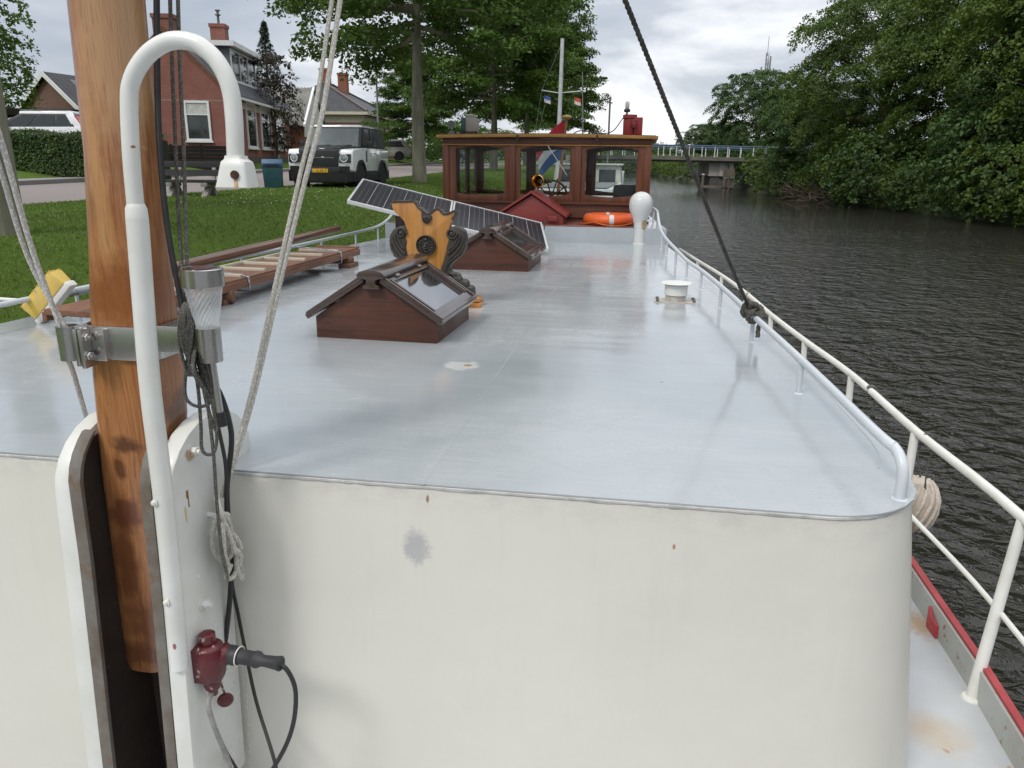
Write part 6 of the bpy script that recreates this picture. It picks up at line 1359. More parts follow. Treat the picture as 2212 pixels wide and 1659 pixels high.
cp = thing('carport', 'dark flat roofed carport beam behind the white estate car', 'carport', ((a.x+b.x)/2,34.5,zb)); w_ = (b.x-a.x)/2
m.box(-w_,w_,0,3.0,a.z-zb-.12,a.z-zb+.12); m.build('flat_roof', TAR, cp); 
for x in (-w_+.1,w_-.1): m = MB(); m.box(x-.06,x+.06,.1,.22,0,a.z-zb-.12); m.build('post', TAR, cp)
# --- tarred board fence before the gable
a = gy(300,303,35.2); b = gy(497,306,36.2); zb = min(land(a.x,35), land(b.x,36))-.1
fn = thing('board_fence', 'low black tarred board fence in front of the red brick gable', 'fence', (a.x,a.y,zb), math.atan2(b.y-a.y, b.x-a.x)); Lf = (Vector((b.x,b.y))-Vector((a.x,a.y))).length
m = MB()
for k_ in range(8): m.box(0,Lf,-.02+.004*(k_ % 2),.02+.004*(k_ % 2),.05+k_*.155,.05+k_*.155+.148)
m.build('boards', TAR, fn)
for x in (0.05,Lf/3,2*Lf/3,Lf-.05): m = MB(); m.box(x-.05,x+.05,.026,.12,0,1.34); m.build('post', TAR, fn)
# ---------------------------------------------------------------- cars
WSG = M('windscreen_glass', (.10,.12,.125), .12, spec=.5, c2=(.115,.135,.14), rvar=.02)
TYRE = M('car_tyre', (.012,.012,.012), .75, c2=(.02,.02,.02), scale=20, bmp=.2); CGL = M('car_glass', (.04,.048,.052), .1, spec=.35, c2=(.045,.053,.057), rvar=.02); PLB = M('black_plastic', (.014,.014,.015), .5, c2=(.02,.02,.021), scale=8)
def wheel(par, x, y, r, w, sg, rim, nsp=5):
    m = MB(); m.lathe([(r*.62,-w/2),(r*.93,-w/2),(r,-w*.32),(r,w*.32),(r*.93,w/2),(r*.62,w/2)], (x,y,r), (sg,0,0), 28); wo = m.build('wheel', TYRE, par)
    m = MB(); m.lathe([(r*.63,w*.30),(r*.66,w*.47),(r*.60,w*.42),(r*.55,w*.1),(.01,w*.1)], (x,y,r), (sg,0,0), 24)
    for k in range(nsp):
        t = 2*math.pi*k/nsp; d = Vector((0, math.cos(t), math.sin(t))); m.bar(Vector((x+sg*w*.36,y,r))+d*r*.08, Vector((x+sg*w*.40,y,r))+d*r*.60, r*.17, w*.10, up=(1,0,0))
    m.lathe([(r*.14,w*.3),(r*.14,w*.44),(.01,w*.45)], (x,y,r), (sg,0,0), 12); m.build('rim', rim, wo)
def greenhouse(par, b0, b1, t0, t1, wb, wt, zb, zt, roofmat, pil, sides, roof_th=.07):
    """cabin: b0/b1 front and rear at the belt, t0/t1 at the roof; panes as sub-parts"""
    m = MB(); m.loft([[(-wb,b0,zb),(wb,b0,zb),(wb,b1,zb),(-wb,b1,zb)],[(-wt,t0,zt),(wt,t0,zt),(wt,t1,zt),(-wt,t1,zt)]]); g = m.build('cabin', pil, par, bevel=.03)
    m = MB(); m.loft([[(-wt-.02,t0-.03,zt-.01),(wt+.02,t0-.03,zt-.01),(wt+.02,t1+.02,zt-.01),(-wt-.02,t1+.02,zt-.01)],[(-wt,t0-.01,zt+roof_th*.7),(wt,t0-.01,zt+roof_th*.7),(wt,t1,zt+roof_th*.7),(-wt,t1,zt+roof_th*.7)],[(-wt+.15,t0+.15,zt+roof_th),(wt-.15,t0+.15,zt+roof_th),(wt-.15,t1-.15,zt+roof_th),(-wt+.15,t1-.15,zt+roof_th)]]); m.build('roof_panel', roofmat, g, bevel=.02)
    def q(sx, ty, tz): # side pane point: ty fraction rear, tz height fraction
        y = lerp(lerp(b0,b1,ty), lerp(t0,t1,ty), tz); return Vector((sx*(lerp(wb,wt,tz)+.006), y, lerp(zb,zt,tz)))
    for sx in (-1,1):
        for a, b in sides:
            m = MB(); m.prism([q(sx,a,.06),q(sx,b,.06),q(sx,b,.90),q(sx,a+(.02 if a > .02 else 0),.90)], (sx*.006,0,0)); m.build('window', CGL, g)
    def fr(y0, y1, sx, tz, d): return Vector((sx*lerp(wb,wt,tz)*.90, lerp(y0,y1,tz)+d, lerp(zb,zt,tz)))
    m = MB(); m.prism([fr(b0,t0,-1,.05,-.008),fr(b0,t0,1,.05,-.008),fr(b0,t0,1,.93,-.008),fr(b0,t0,-1,.93,-.008)], (0,-.006,0)); m.build('windscreen', WSG, g)
    m = MB(); m.prism([fr(b1,t1,-1,.1,.008),fr(b1,t1,1,.1,.008),fr(b1,t1,1,.88,.008),fr(b1,t1,-1,.88,.008)], (0,.006,0)); m.build('rear_window', CGL, g)
    return g
# off-roader, front towards the canal (front of the car at -y)
cp0 = gy(690,407,23.3); cz = land(cp0.x, 24.5)
WHITE = M('white_car_paint', (.86,.87,.88), .22, c2=(.83,.84,.85), scale=1, coat=1, rvar=.03); SATB = M('satin_black_wrap', (.018,.018,.02), .42, c2=(.022,.022,.024), scale=3)
car = thing('off_road_car', 'white off-road car with black bonnet panel, parked on the grass facing the canal', 'car', (cp0.x+.06, cp0.y, cz-.13), rad(-5.5))
Wc = .98
prof = [(-.02,.62),(-.05,.80),(-.03,1.12),(.05,1.24),(1.22,1.30),(1.30,1.31),(4.05,1.30),(4.12,1.15),(4.12,.55),(.1,.55)]
m = MB()   # body: side outline swept across, narrowing a little at the nose
def sec(x, k): return [(x, y+(k if y < .3 else 0), z-(.0 if abs(x) < .7 else .03*(z > 1.2))) for y, z in prof]
m.loft([sec(-Wc,.12), sec(-Wc+.05,.07), sec(-.75,.02), sec(0,0), sec(.75,.02), sec(Wc-.05,.07), sec(Wc,.12)]); m.build('body', WHITE, car, bevel=.02)
m = MB(); m.prism([(-.56,-.066,.72),(.56,-.066,.72),(.60,-.066,1.17),(-.60,-.066,1.17)], (0,.03,0)); m.prism([(-.60,-.062,1.16),(.60,-.062,1.16),(.62,.06,1.268),(.66,1.12,1.325),(-.66,1.12,1.325),(-.62,.06,1.268)], (0,0,.012)); bp = m.build('bonnet_panel', SATB, car, bevel=.006)
m = MB(); m.box(-.46,.46,-.083,-.068,.965,.985); m.lathe([(.055,0),(.055,.01),(.04,.014)], (.12,-.07,.975), (0,-1,0), 18); 
for v in m.v[-54:]: v.x = .12+(v.x-.12)*1.25; v.z = .975+(v.z-.975)*.55
m.build('grille_bar', M('satin_chrome', (.35,.35,.36), .3, .8), bp)
for sg in (-1, 1):
    m = MB(); m.prism([(sg*.60,-.075,.84),(sg*.93,-.02,.84),(sg*.94,-.0,1.08),(sg*.60,-.055,1.08)], (0,.05,0)); hl = m.build('headlight', M('headlight_black', (.01,.01,.011), .12, coat=1), car, bevel=.01)
    m = MB(); c_ = Vector((sg*.745,-.082,.965)); m.tube([c_+Vector((.105*math.cos(t), .018*sg*math.cos(t)*1.0, .105*math.sin(t))) for t in [2*math.pi*i/24 for i in range(24)]], .013, 8, closed=True); m.build('light_ring', M('light_ring', (.8,.81,.82), .25), hl)
    m = MB(); m.lathe([(.088,0),(.08,.012),(.02,.02)], c_+Vector((0,.012,0)), (0,-1,0), 18); m.build('lens', M('headlight_lens', (.35,.38,.40), .12, .4, coat=1), hl)
m = MB(); m.loft([[(-Wc+.02,.1,.30),(-.7,-.07,.30),(.7,-.07,.30),(Wc-.02,.1,.30)],[(-Wc-.005,.1,.56),(-.72,-.10,.57),(.72,-.10,.57),(Wc+.005,.1,.56)]], closed=False, cap=False); m.box(-.61,.61,-.085,.1,.42,.72); m.box(-.80,.80,-.04,.4,.26,.44); bmpr = m.build('bumper', PLB, car, bevel=.012)
INT = M('intake_black', (.008,.008,.008), .7)
for sg in (-1,1): m = MB(); m.prism([(sg*.90,-.03,.60),(sg*.61,-.07,.60),(sg*.61,-.07,.74),(sg*.90,-.03,.74)], (0,-.012,0)); m.build('air_intake', INT, bmpr)
m = MB(); m.box(-.26,.26,-.105,-.087,.555,.665); pl = m.build('number_plate', M('yellow_plate', (.75,.42,.02), .4), car, bevel=.004)
m = MB(); m.box(-.258,-.215,-.107,-.1051,.558,.662); m.build('blue_strip', M('plate_blue', (.03,.08,.4), .4), pl)
fc = bpy.data.curves.new('lettering', 'FONT'); fc.body = 'S-19-T'; fc.size = .115; fc.extrude = .001; fc.align_x = 'RIGHT'; fc.align_y = 'CENTER'
tmp = bpy.data.objects.new('tmp', fc); fm = bpy.data.meshes.new_from_object(tmp); bpy.data.objects.remove(tmp); fm.materials.clear(); fm.materials.append(PLB)
fo = bpy.data.objects.new('plate_lettering', fm); COL.objects.link(fo); fo.parent = pl; fo.location = (.235,-.1065,.606); fo.rotation_euler = (rad(90),0,0); MATW[fo.name] = MATW[pl.name]
greenhouse(car, 1.18, 4.05, 1.72, 3.98, .90, .80, 1.29, 1.90, M('white_roof_paint', (.62,.63,.64), .25, coat=1), PLB, ((.03,.30),(.34,.60)), .07)
for sg in (-1, 1):
    m = MB(); m.prism([(sg*Wc,-0+.72,.58),(sg*Wc,.72,.58)] and [(sg*(Wc+.0),.08,.30),(sg*Wc,4.1,.30),(sg*Wc,4.1,.60),(sg*Wc,.08,.60)], (sg*.022,0,0)); m.build('side_sill', PLB, car, bevel=.01)
    for y in (.82, 3.28):
        arch = [(sg*Wc, y+.55*math.cos(t), .38+.55*math.sin(t)) for t in [math.pi*i/14 for i in range(15)]]; inn = [(sg*Wc, y+.46*math.cos(t), .38+.46*math.sin(t)) for t in [math.pi*i/14 for i in range(15)]]
        m = MB(); m.loft([[a_, b_, (b_[0]+sg*.04,b_[1],b_[2]), (a_[0]+sg*.04,a_[1],a_[2])] for a_, b_ in zip(arch, inn)]); m.prism([(sg*(Wc-.3),)+p_[1:] for p_ in inn], (sg*.302,0,0)); m.build('wheel_arch', PLB, car)
        wheel(car, sg*(Wc-.10), y, .40, .26, sg, M('black_rim', (.02,.02,.021), .35))
    m = MB(); m.box(min(sg*Wc,sg*(Wc+.008)),max(sg*Wc,sg*(Wc+.008)),1.42,1.53,.86,1.20); m.build('side_vent', PLB, car, bevel=.003)
    m = MB(); m.box(min(sg*Wc,sg*(Wc+.014)),max(sg*Wc,sg*(Wc+.014)),2.42,2.58,1.10,1.14); m.build('door_handle', PLB, car, bevel=.004)
    m = MB(); m.box(min(sg*Wc,sg*(Wc+.003)),max(sg*Wc,sg*(Wc+.003)),1.585,1.593,.62,1.29); m.box(min(sg*Wc,sg*(Wc+.003)),max(sg*Wc,sg*(Wc+.003)),2.685,2.693,.62,1.29); m.build('door_gap', PLB, car)
    m = MB(); m.obox((sg*1.06,1.62,1.40), (.10,0,0),(0,.05,0),(0,0,.085)); m.bar((sg*.92,1.6,1.33),(sg*1.0,1.62,1.35),.04,.04); m.build('mirror', PLB, car, bevel=.015)
m = MB(); 
for x0, x1 in ((-.55,-.05),(.1,.6)): m.bar((x0,1.14,1.335),(x1,1.22,1.36),.02,.012)
m.build('wiper', PLB, car)
# estate cars, side on
def estate(name, label, loc, rz, paint):
    t = thing(name, label, 'car', loc, rz); W_ = .88
    low = [(0.04,.42),(0,.62),(.06,.80),(.75,.94),(1.25,.99),(4.25,1.02),(4.52,.98),(4.60,.72),(4.55,.40),(4.2,.30),(.35,.28)]
    m = MB(); m.loft([[(x, 2.3+(y-2.3)*(1-.035*kx), z) for y, z in low] for x, kx in ((-W_,1),(-W_+.06,.2),(0,0),(W_-.06,.2),(W_,1))]); m.build('body', paint, t, bevel=.03)
    greenhouse(t, 1.0, 4.5, 2.05, 4.0, .86, .75, .98, 1.47, paint, PLB, ((.07,.36),(.38,.66),(.68,.88)), .11)
    for sg in (-1,1): m = MB(); m.prism([(sg*.83,4.0,.99),(sg*.83,4.49,.99),(sg*.755,4.02,1.47),(sg*.765,3.75,1.45)], (sg*.03,0,0)); m.build('rear_pillar', paint, t, bevel=.01)
    RIM = M('alloy_rim', (.42,.43,.44), .3, .6)
    for sg in (-1, 1):
        for y in (.86, 3.58):
            m = MB(); m.lathe([(.325,-.02),(.375,-.02),(.375,.014),(.325,.014),(.325,-.02)], (sg*W_,y,.34), (sg,0,0), 28, cap=False); m.lathe([(.34,0),(.34,.003)], (sg*W_,y,.34), (sg,0,0), 28); m.build('wheel_arch', PLB, t); wheel(t, sg*(W_-.08), y, .325, .21, sg, RIM)
        m = MB(); m.prism([(sg*.72,4.47,.95),(sg*.87,4.40,.95),(sg*.80,4.06,1.40),(sg*.70,4.12,1.40)], (0,.055,0)); m.build('tail_light', M('tail_light_red', (.45,.02,.015), .2, coat=1), t)
        m = MB(); m.box(min(sg*.62,sg*.65),max(sg*.62,sg*.65),2.0,3.9,1.585,1.61); m.build('roof_rail', M('roof_rail_grey', (.25,.25,.26), .4), t)
        for y in (2.2,3.2): m = MB(); m.box(min(sg*W_,sg*(W_+.015)),max(sg*W_,sg*(W_+.015)),y,y+.18,.84,.88); m.build('door_handle', paint, t)
        m = MB(); m.obox((sg*.97,1.55,1.06),(.09,0,0),(0,.05,0),(0,0,.07)); m.build('mirror', paint, t)
    m = MB(); m.box(-.7,.7,4.5,4.64,.38,.58); m.build('rear_bumper', PLB, t, bevel=.02); return t
q = gy(186,268,30.5); estate('estate_car', 'white estate car parked behind the clipped hedge at the left', (q.x-4.1,30.6,land(q.x-2,30.5)+.42), rad(-90), WHITE)
q = gy(871,330,64); estate('estate_car', 'silver estate car with red tail lamp parked behind the off-roader', (q.x-4.1,64.8,land(q.x-2,64)+.0), rad(-78), M('silver_car_paint', (.48,.47,.44), .3, .3, c2=(.45,.44,.41), coat=.8))
# ---------------------------------------------------------------- bench, bin, post, lamp, sign
CONC = M('concrete', (.33,.31,.28), .9, c2=(.24,.225,.2), scale=5, bmp=.3); PLANK = M('dark_bench_plank', (.022,.022,.024), .7, spec=.2, c2=(.05,.05,.052), scale=3, stretch=(.15,2,2), bmp=.2)
p = gy(415,418,18.6); zb = land(p.x, p.y); bn_ = thing('park_bench', 'bench of three dark planks on sloping concrete feet standing on the lawn', 'bench', (p.x,p.y,zb), rad(-2))
def zat(py): return gy(415,py,18.7).z-zb
for zc_, dy_, x0, x1, tilt, nm in ((zat(355),.42,-.85,.58,.14,'back_plank'),(zat(373.5),.34,-.80,.68,.14,'back_plank'),(zat(391),-.05,-.60,.85,0,'seat_plank')):
    m = MB()
    if nm == 'seat_plank': m.box(x0,x1,-.25,.24,zc_-.03,zc_+.03)
    else: m.obox(((x0+x1)/2,dy_,zc_),((x1-x0)/2,0,0),(0,.022,.0),(0,.02,.072))
    m.build(nm, PLANK, bn_, bevel=.006)
for x in (-.42,.42):
    m = MB(); zs = zat(391)-.03; m.prism([(x-.07,-.30,zs-.09),(x-.07,.26,zs-.09),(x-.07,.26,zs),(x-.07,-.30,zs)], (.14,0,0)); m.prism([(x-.07,-.42,-.05),(x-.07,-.24,-.05),(x-.07,.12,zs-.09),(x-.07,-.06,zs-.09)], (.14,0,0)); m.prism([(x-.07,.26,-.05),(x-.07,.42,-.05),(x-.07,.18,zs-.09),(x-.07,.02,zs-.09)], (.14,0,0)); m.prism([(x-.045,.25,zs),(x-.045,.33,zs),(x-.045,.47,zat(349)),(x-.045,.43,zat(349))], (.09,0,0)); m.build('concrete_leg', CONC, bn_, bevel=.012)
p = gy(592,406,23.0); zb = land(p.x,p.y); bi = thing('litter_bin', 'blue green litter bin with slanted lid on the lawn left of the off-roader', 'litter bin', (p.x,p.y,zb-.02), rad(14)); hb_ = gy(592,342,23).z-zb
BING = M('bin_paint', (.012,.055,.065), .45, c2=(.02,.075,.085), scale=3, bmp=.1)
m = MB(); m.loft([[(-.25,-.2,0),(.25,-.2,0),(.25,.2,0),(-.25,.2,0)],[(-.28,-.22,hb_-.22),(.28,-.22,hb_-.22),(.28,.22,hb_-.22),(-.28,.22,hb_-.22)]]); m.build('body', BING, bi, bevel=.02)
m = MB(); m.prism([(-.29,-.235,hb_-.22),(-.29,.235,hb_-.22),(-.29,.235,hb_),(-.29,-.02,hb_),(-.29,-.235,hb_-.12)], (.58,0,0)); m.build('lid', M('bin_lid_blue', (.03,.09,.17), .4, c2=(.02,.075,.14)), bi, bevel=.015)
m = MB(); m.box(-.2,.2,-.243,-.236,hb_-.2,hb_-.14); m.build('slot', PLB, bi)
p = gy(609,408,23.2); m = MB(); m.lathe([(.055,-.2),(.055,.0),(.05,.88),(.035,.92),(.01,.93)], (0,0,0), seg=12); o = m.build('wooden_post', M('post_grey', (.09,.075,.06), .85, bmp=.3)); o.location = (p.x,p.y,land(p.x,p.y)); tag(o, 'short dark wooden post right against the litter bin', 'post')
p = gy(818,300,60); zb = land(p.x,60); lp = thing('street_lamp', 'tall grey street lamp with a curved arm beside the hipped roof house', 'street lamp', (p.x,60,zb)); zt = gy(818,168,60).z-zb; xa = gy(856,158,60).x-p.x
LG = M('lamp_grey', (.30,.31,.31), .45, .3)
m = MB(); m.tube(spline([(0,0,0),(0,0,zt*.6),(0,0,zt-.3),(.12,0,zt+.02),(xa*.55,0,zt+.28),(xa*.7,0,zt+.33)],6), [.085]*6+[.07]*6+[.055]*19, 10); m.build('pole', LG, lp)
m = MB(); m.loft([[(x,y,z+zt+.33+(x-xa*.65)*.12) for y, z in ((-.09,0),(.09,0),(.07,h_),(-.07,h_))] for x, h_ in ((xa*.62,.06),(xa*.85,.12),(xa*1.02,.04))]); m.build('lamp_head', M('lamp_head_grey', (.42,.43,.43), .4), lp, bevel=.01)
p = gy(975,268,50); zb = land(p.x,50); sg_ = thing('road_sign', 'round road sign with a small plate below, seen from behind left of the wheelhouse roof', 'sign', (p.x,50,zb)); z1 = p.z-zb; z2 = gy(975,287,50).z-zb
m = MB(); m.tube([(0,.03,0),(0,.03,z1+.2)], .03, 8); m.build('pole', LG, sg_)
SGB = M('sign_back', (.30,.31,.32), .5, .3); m = MB(); m.lathe([(.22,0),(.22,.012)], (0,0,z1), (0,-1,0), 24); m.build('disc', SGB, sg_)
m = MB(); m.lathe([(.20,0),(.20,.012)], (0,0,z2-.06), (0,-1,0), 24); m.build('disc', SGB, sg_)
p = gy(1118,200,58); 
# ---------------------------------------------------------------- bridge
by = 92.; c_ = gy(1540,337,by); d_ = gy(1540,349,by); rt_ = gy(1540,314,by)
xl, xr_ = gy(1232,340,by).x, 48.; br_o = thing('bridge', 'concrete bridge with white posts and blue handrail crossing the canal', 'bridge', (24,by,0))
BC = M('weathered_concrete', (.17,.16,.135), .9, c2=(.11,.105,.085), scale=.8, stretch=(1,1,2), speck=(2.2,.62,(.07,.075,.05)), bmp=.3, bscale=6); BWH = M('bridge_white', (.66,.68,.67), .5); BBL = M('bridge_blue', (.05,.10,.17), .55)
dwid = 8.; zt, zb = c_.z, d_.z; fall = -.012
def ln(x): return fall*abs(x-16)*(1 if x > 16 else .3)
m = MB(); m.loft([[(x-24,0,zb+ln(x)+.18),(x-24,0,zt+ln(x)),(x-24,dwid,zt+ln(x)),(x-24,dwid,zb+ln(x)+.18)] for x in (xl,16,30,xr_)]); m.loft([[(x-24,.35,zb+ln(x)),(x-24,.35,zb+ln(x)+.176),(x-24,dwid-.35,zb+ln(x)+.176),(x-24,dwid-.35,zb+ln(x))] for x in (xl,16,30,xr_)]); m.build('deck', BC, br_o)
hr = rt_.z-zt
for side, yy in (('near',.15),('far',dwid-.15)):
    m = MB(); m.tube([(x-24,yy,zt+hr+ln(x)) for x in (xl,16,30,xr_)], .075, 8); m.tube([(x-24,yy,zt+hr*.80+ln(x)) for x in (xl,16,30,xr_)], .035, 8); hro = m.build('handrail', BBL, br_o)
    x = 17.2 if side == 'near' else 16.5
    xs_ = [x+1.48*k for k in range(-4, 17)]
    for x in xs_: m = MB(); m.box(x-24-.045,x-24+.045,yy-.04,yy+.04,zt+ln(x),zt+hr-.06+ln(x)); m.box(x-24-.1,x-24+.1,yy-.09,yy+.09,zt+ln(x)+.0,zt+ln(x)+.07); m.build('post', BWH, hro)
pa = gy(1533,349,by+1).x; pb = gy(1585,349,by+1).x; zc_ = gy(1560,381,by).z
PCO = M('pale_concrete', (.50,.48,.45), .85, c2=(.40,.38,.345), scale=1.4, stretch=(1,1,.5), bmp=.2)
m = MB(); m.box(pa-24,pb-24-.55,1.0,7.2,zc_,zb+ln(pb)-.002); m.box(pa-24+1.2,pb-24-.9,.82,.998,zc_,zb+ln(pb)-.002); m.box(pb-24-.5,pb-24,.8,7.2,zc_,zb+ln(pb)-.002); pr = m.build('pier', PCO, br_o, bevel=.03)
m = MB(); m.box(pa-24+.25,pb-24-.2,1.2,7.0,-.8,zc_-.002); 
for k in range(9): x = pa-24+.35+k*.26; m.box(x,x+.12,1.12,1.198,-.5,zc_)
m.build('sheet_piling', M('steel_piling', (.13,.12,.115), .8, c2=(.08,.075,.07), scale=3), pr)
# abutment on the left bank
m = MB(); m.box(xl-24-2,xl-24+1.2,.3,7.7,-.5,zb-.01); m.build('abutment', PCO, br_o)
# timber fendering round the pier
tf = thing('timber_fender', 'weathered timber fender piles with white caps round the bridge pier', 'piles', (pa,by-1.2,0)); TMB = M('grey_timber', (.16,.135,.10), .9, c2=(.09,.08,.06), scale=2, stretch=(1,1,.3), bmp=.4)
for px_, top, yy in ((1522,378,1.2),(1561,385,-.5),(1579,385,.1),(1568,385,-.3)):
    x = gy(px_,400,by-1).x-pa; zt_ = gy(px_,top,by-1).z; m = MB(); m.lathe([(.16,-.8),(.15,zt_)], (x,yy,0), seg=10); po = m.build('pile', TMB, tf); m = MB(); m.lathe([(.18,zt_),(.17,zt_+.1),(.05,zt_+.14)], (x,yy,0), seg=10); m.build('cap', BWH, po)
x0 = gy(1521,400,by-1).x-pa; x1 = gy(1556,403,by-1).x-pa; x2 = gy(1582,403,by-1).x-pa; m = MB(); m.bar((x0,1.0,.5),(x1,-.5,.5),.2,.28); m.bar((x1,-.72,.55),(x2,-.1,.55),.16,.2); m.bar((x1,-.72,2.05),(x2,-.1,2.05),.2,.9); m.build('waling', TMB, tf)
# radio mast
p = gy(1651,190,260); zt_ = gy(1655,78,260).z; rm = thing('radio_mast', 'thin lattice radio mast with aerials rising behind the wood', 'radio mast', (p.x,260,2)); LAT = M('lattice_grey', (.30,.31,.33), .6)
m = MB(); hT = zt_-2; rw = .7
for k in range(3):
    t = 2*math.pi*k/3; m.tube([(rw*math.cos(t),rw*math.sin(t),0),(rw*.7*math.cos(t),rw*.7*math.sin(t),hT*.88)], .11, 5)
nst = 26
for i in range(nst):
    for k in range(3):
        t0 = 2*math.pi*k/3; t1 = 2*math.pi*(k+1)/3; za, zb_ = hT*.88*i/nst, hT*.88*(i+1)/nst; ra = rw*(1-.3*i/nst); m.tube([(ra*math.cos(t0),ra*math.sin(t0),za),(ra*math.cos(t1),ra*math.sin(t1),zb_)], .05, 4)
m.tube([(0,0,hT*.86),(0,0,hT)], .09, 6); m.build('lattice', LAT, rm)
for k, zz in ((0,.80),(1,.72),(2,.76)):
    t = 2*math.pi*k/3+.5; m = MB(); c2_ = Vector((1.5*math.cos(t),1.5*math.sin(t),hT*zz)); m.box(c2_.x-.22,c2_.x+.22,c2_.y-.2,c2_.y+.2,c2_.z-2.2,c2_.z+2.2); m.bar((0,0,c2_.z),c2_,.12,.12); m.build('aerial', LAT, rm)
# ---------------------------------------------------------------- boat moored astern, and the ensign
def boat_astern():
    t = thing('cabin_boat', 'white cabin boat with a tall mast moored astern, seen through the wheelhouse windows', 'boat', bw(-.35, 27, 0), RZ)
    HW_ = M('white_hull', (.66,.67,.66), .3, c2=(.6,.6,.59), coat=.3); GRD = M('grey_deck', (.16,.165,.17), .6, c2=(.2,.2,.2))
    sec_ = []
    for y, h_ in ((-7.2,.12),(-6.4,.9),(-5,1.45),(-3,1.75),(0,1.85),(4,1.8),(6.5,1.6)):
        sh = 1.55+.03*max(0,-y)**1.3*.5; sec_.append([(-h_,y,sh),(-h_*.95,y,.6),(-h_*.6,y,-.4),(h_*.6,y,-.4),(h_*.95,y,.6),(h_,y,sh)])
    m = MB(); m.loft(sec_); m.build('hull', HW_, t)
    m = MB(); m.loft([[(-1.2+k,-4.6,1.5),(1.2-k,-4.6,1.5),(1.35-k,1.0,1.5),(-1.35+k,1.0,1.5)] if z_ == 0 else [(-1.1,-4.4,2.28),(1.1,-4.4,2.28),(1.25,1.0,2.34),(-1.25,1.0,2.34)] for k, z_ in ((0,0),(0,1))]); m.build('coach_roof', HW_, t, bevel=.05)
    m = MB(); m.prism([(-.95,-4.2,2.30),(.95,-4.2,2.30),(1.1,.8,2.345),(-1.1,.8,2.345)], (0,0,.014)); m.build('roof_mat', GRD, t)
    m = MB(); m.loft([[(-1.3,1.05,1.5),(1.3,1.05,1.5),(1.3,3.6,1.5),(-1.3,3.6,1.5)],[(-1.15,1.2,2.92),(1.15,1.2,2.92),(1.15,3.5,2.92),(-1.15,3.5,2.92)]]); whs = m.build('wheelhouse', M('cream_wheelhouse', (.62,.60,.52), .4), t, bevel=.05)
    for x0, x1 in ((-1.0,-.42),(-.3,.3),(.42,1.0)): m = MB(); m.prism([(x0,1.135,2.34),(x1,1.135,2.34),(x1,1.18,2.78),(x0,1.18,2.78)], (0,-.014,0)); m.build('window', CGL, whs, bevel=.004)
    m = MB(); m.box(-1.25,1.25,1.05,3.65,2.925,2.98); m.build('roof', HW_, whs, bevel=.02)
    WM = M('white_mast', (.60,.61,.62), .35); q = bl(gy(1206,300,25.)); X0 = q.x-.35-0; Y0 = q.y-27; zt_ = gy(1215,83,25).z
    X0 = MATW[t.name].inverted() @ Vector(gy(1206,290,25)); X1 = MATW[t.name].inverted() @ Vector(gy(1215,83,25))
    m = MB(); m.tube([(X0.x,X0.y,2.2),X1], [.075,.055], 12); mo = m.build('mast', WM, t)
    a = MATW[t.name].inverted() @ Vector(gy(1170,195,25)); b = MATW[t.name].inverted() @ Vector(gy(1207,201,25)); c2 = MATW[t.name].inverted() @ Vector(gy(1254,197,25)); m = MB(); m.tube([a,b,c2], .018, 6); m.build('crosstree', WM, mo)
    m = MB(); m.tube([a, X1+Vector((0,0,-.1))], .006, 5); m.tube([a, a+Vector((-.25,.1,-1.7))], .006, 5); d = MATW[t.name].inverted() @ Vector(gy(1182,206,25)); m.tube([d, d+Vector((-.3,.05,-1.3))], .007, 5); m.tube([X1, X0+Vector((-.12,.05,-1))], .006, 5); m.build('rigging', GALV, mo)
    for px_, py_, cols in ((1176,212,((.05,.09,.35),(.7,.7,.72))),(1241,216,((.6,.08,.05),(.75,.7,.68)))):
        f0 = MATW[t.name].inverted() @ Vector(gy(px_,py_-8,25)); 
        for kf in range(2):
            m = MB(); m.loft([[f0+Vector((.0+.05*i-.12*kf*0, .03*math.sin(i*1.3+z_), -.02-.10*kf-.04*i*.4-z_*.1)) for i in range(5)] for z_ in (0,1)], cap=False, closed=False); m.build('pennant', M('pennant_cloth', cols[kf], .8), mo)
    return t
boat_astern()
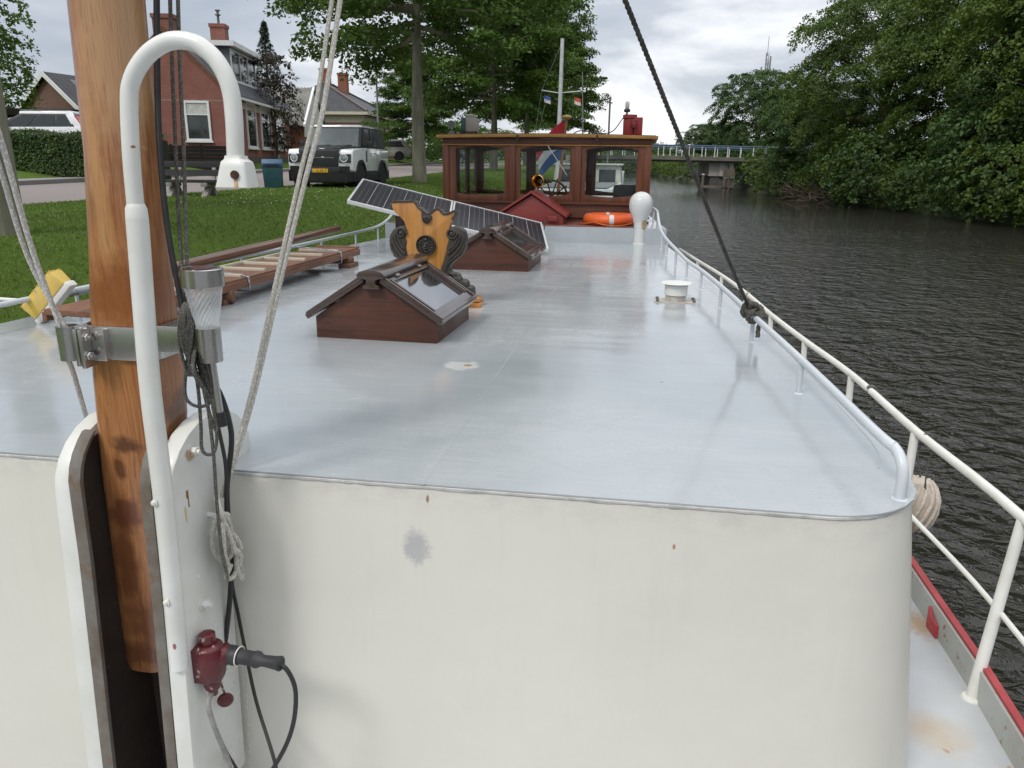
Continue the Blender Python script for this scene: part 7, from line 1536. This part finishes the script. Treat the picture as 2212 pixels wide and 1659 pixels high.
EN = gear('ensign', 'red white and blue flag drooping from the wooden flagstaff at the stern', 'flag', (pu(1222,280,16.2).x,16.2,1.2))
s0 = pu(1224,256,16.2); s1 = pu(1220,290,16.2); dirn = (s1-s0).normalized()
m = MB(); m.tube([s0, s0+dirn*2.0], [.03,.034], 10); gb(m, 'flagstaff', woodmat('staff_wood', (.30,.12,.05), (.22,.08,.03), (.1,.04,.02), .4), EN)
m = MB(); m.lathe([(.02,-.03),(.09,.0),(.105,.02),(.09,.05),(.03,.07)], s0, (0,0,1), 20); gb(m, 'ochre_knob', M('ochre_knob', (.42,.24,.04), .4, c2=(.3,.2,.04)), EN)
for k, (col, nm) in enumerate((((.50,.025,.03),'red_stripe'),((.66,.66,.66),'white_stripe'),((.03,.09,.25),'blue_stripe'))):
    m = MB(); ring_ = []
    for i in range(13):
        t = i/12; row = []
        for j in range(5):
            h_ = (k+j/4)/3; base_ = s0+dirn*(.02+.78*h_); row.append(base_+Vector((-.60*t*(1-.25*h_), .06*math.sin(5*h_+5*t)*t, -(.20*t+.42*t*t)*(1-.35*h_))))
        ring_.append(row)
    m.loft(ring_, cap=False, closed=False); fo_ = gb(m, nm, M(nm+'_cloth', col, .85, bmp=.1), EN)
# simple moored boats further along, small in the distance
for i, (u_, X_, k_, lab) in enumerate(((52,-.6,1.0,'white distant boat moored beyond the cabin boat'),)):
    t = thing('moored_boat', lab, 'boat', bw(X_,u_,0), RZ); m = MB(); m.loft([[(-h_,y,1.3),(-h_*.7,y,-.3),(h_*.7,y,-.3),(h_,y,1.3)] for y, h_ in ((-5,.3),(-3,1.4),(4,1.5))]); m.build('hull', M('blue_hull', (.05,.08,.15), .4), t); m = MB(); m.box(-1.1,1.1,-1.5,3,1.28,2.5); m.build('cabin', WHITE, t, bevel=.06); m = MB(); m.box(-.9,.9,-1.53,-1.505,1.9,2.35); m.build('window', CGL, t)
    m = MB(); m.tube([(0,-.5,2.5),(0,-.5,7)], .06, 8); m.build('mast', LG, t)
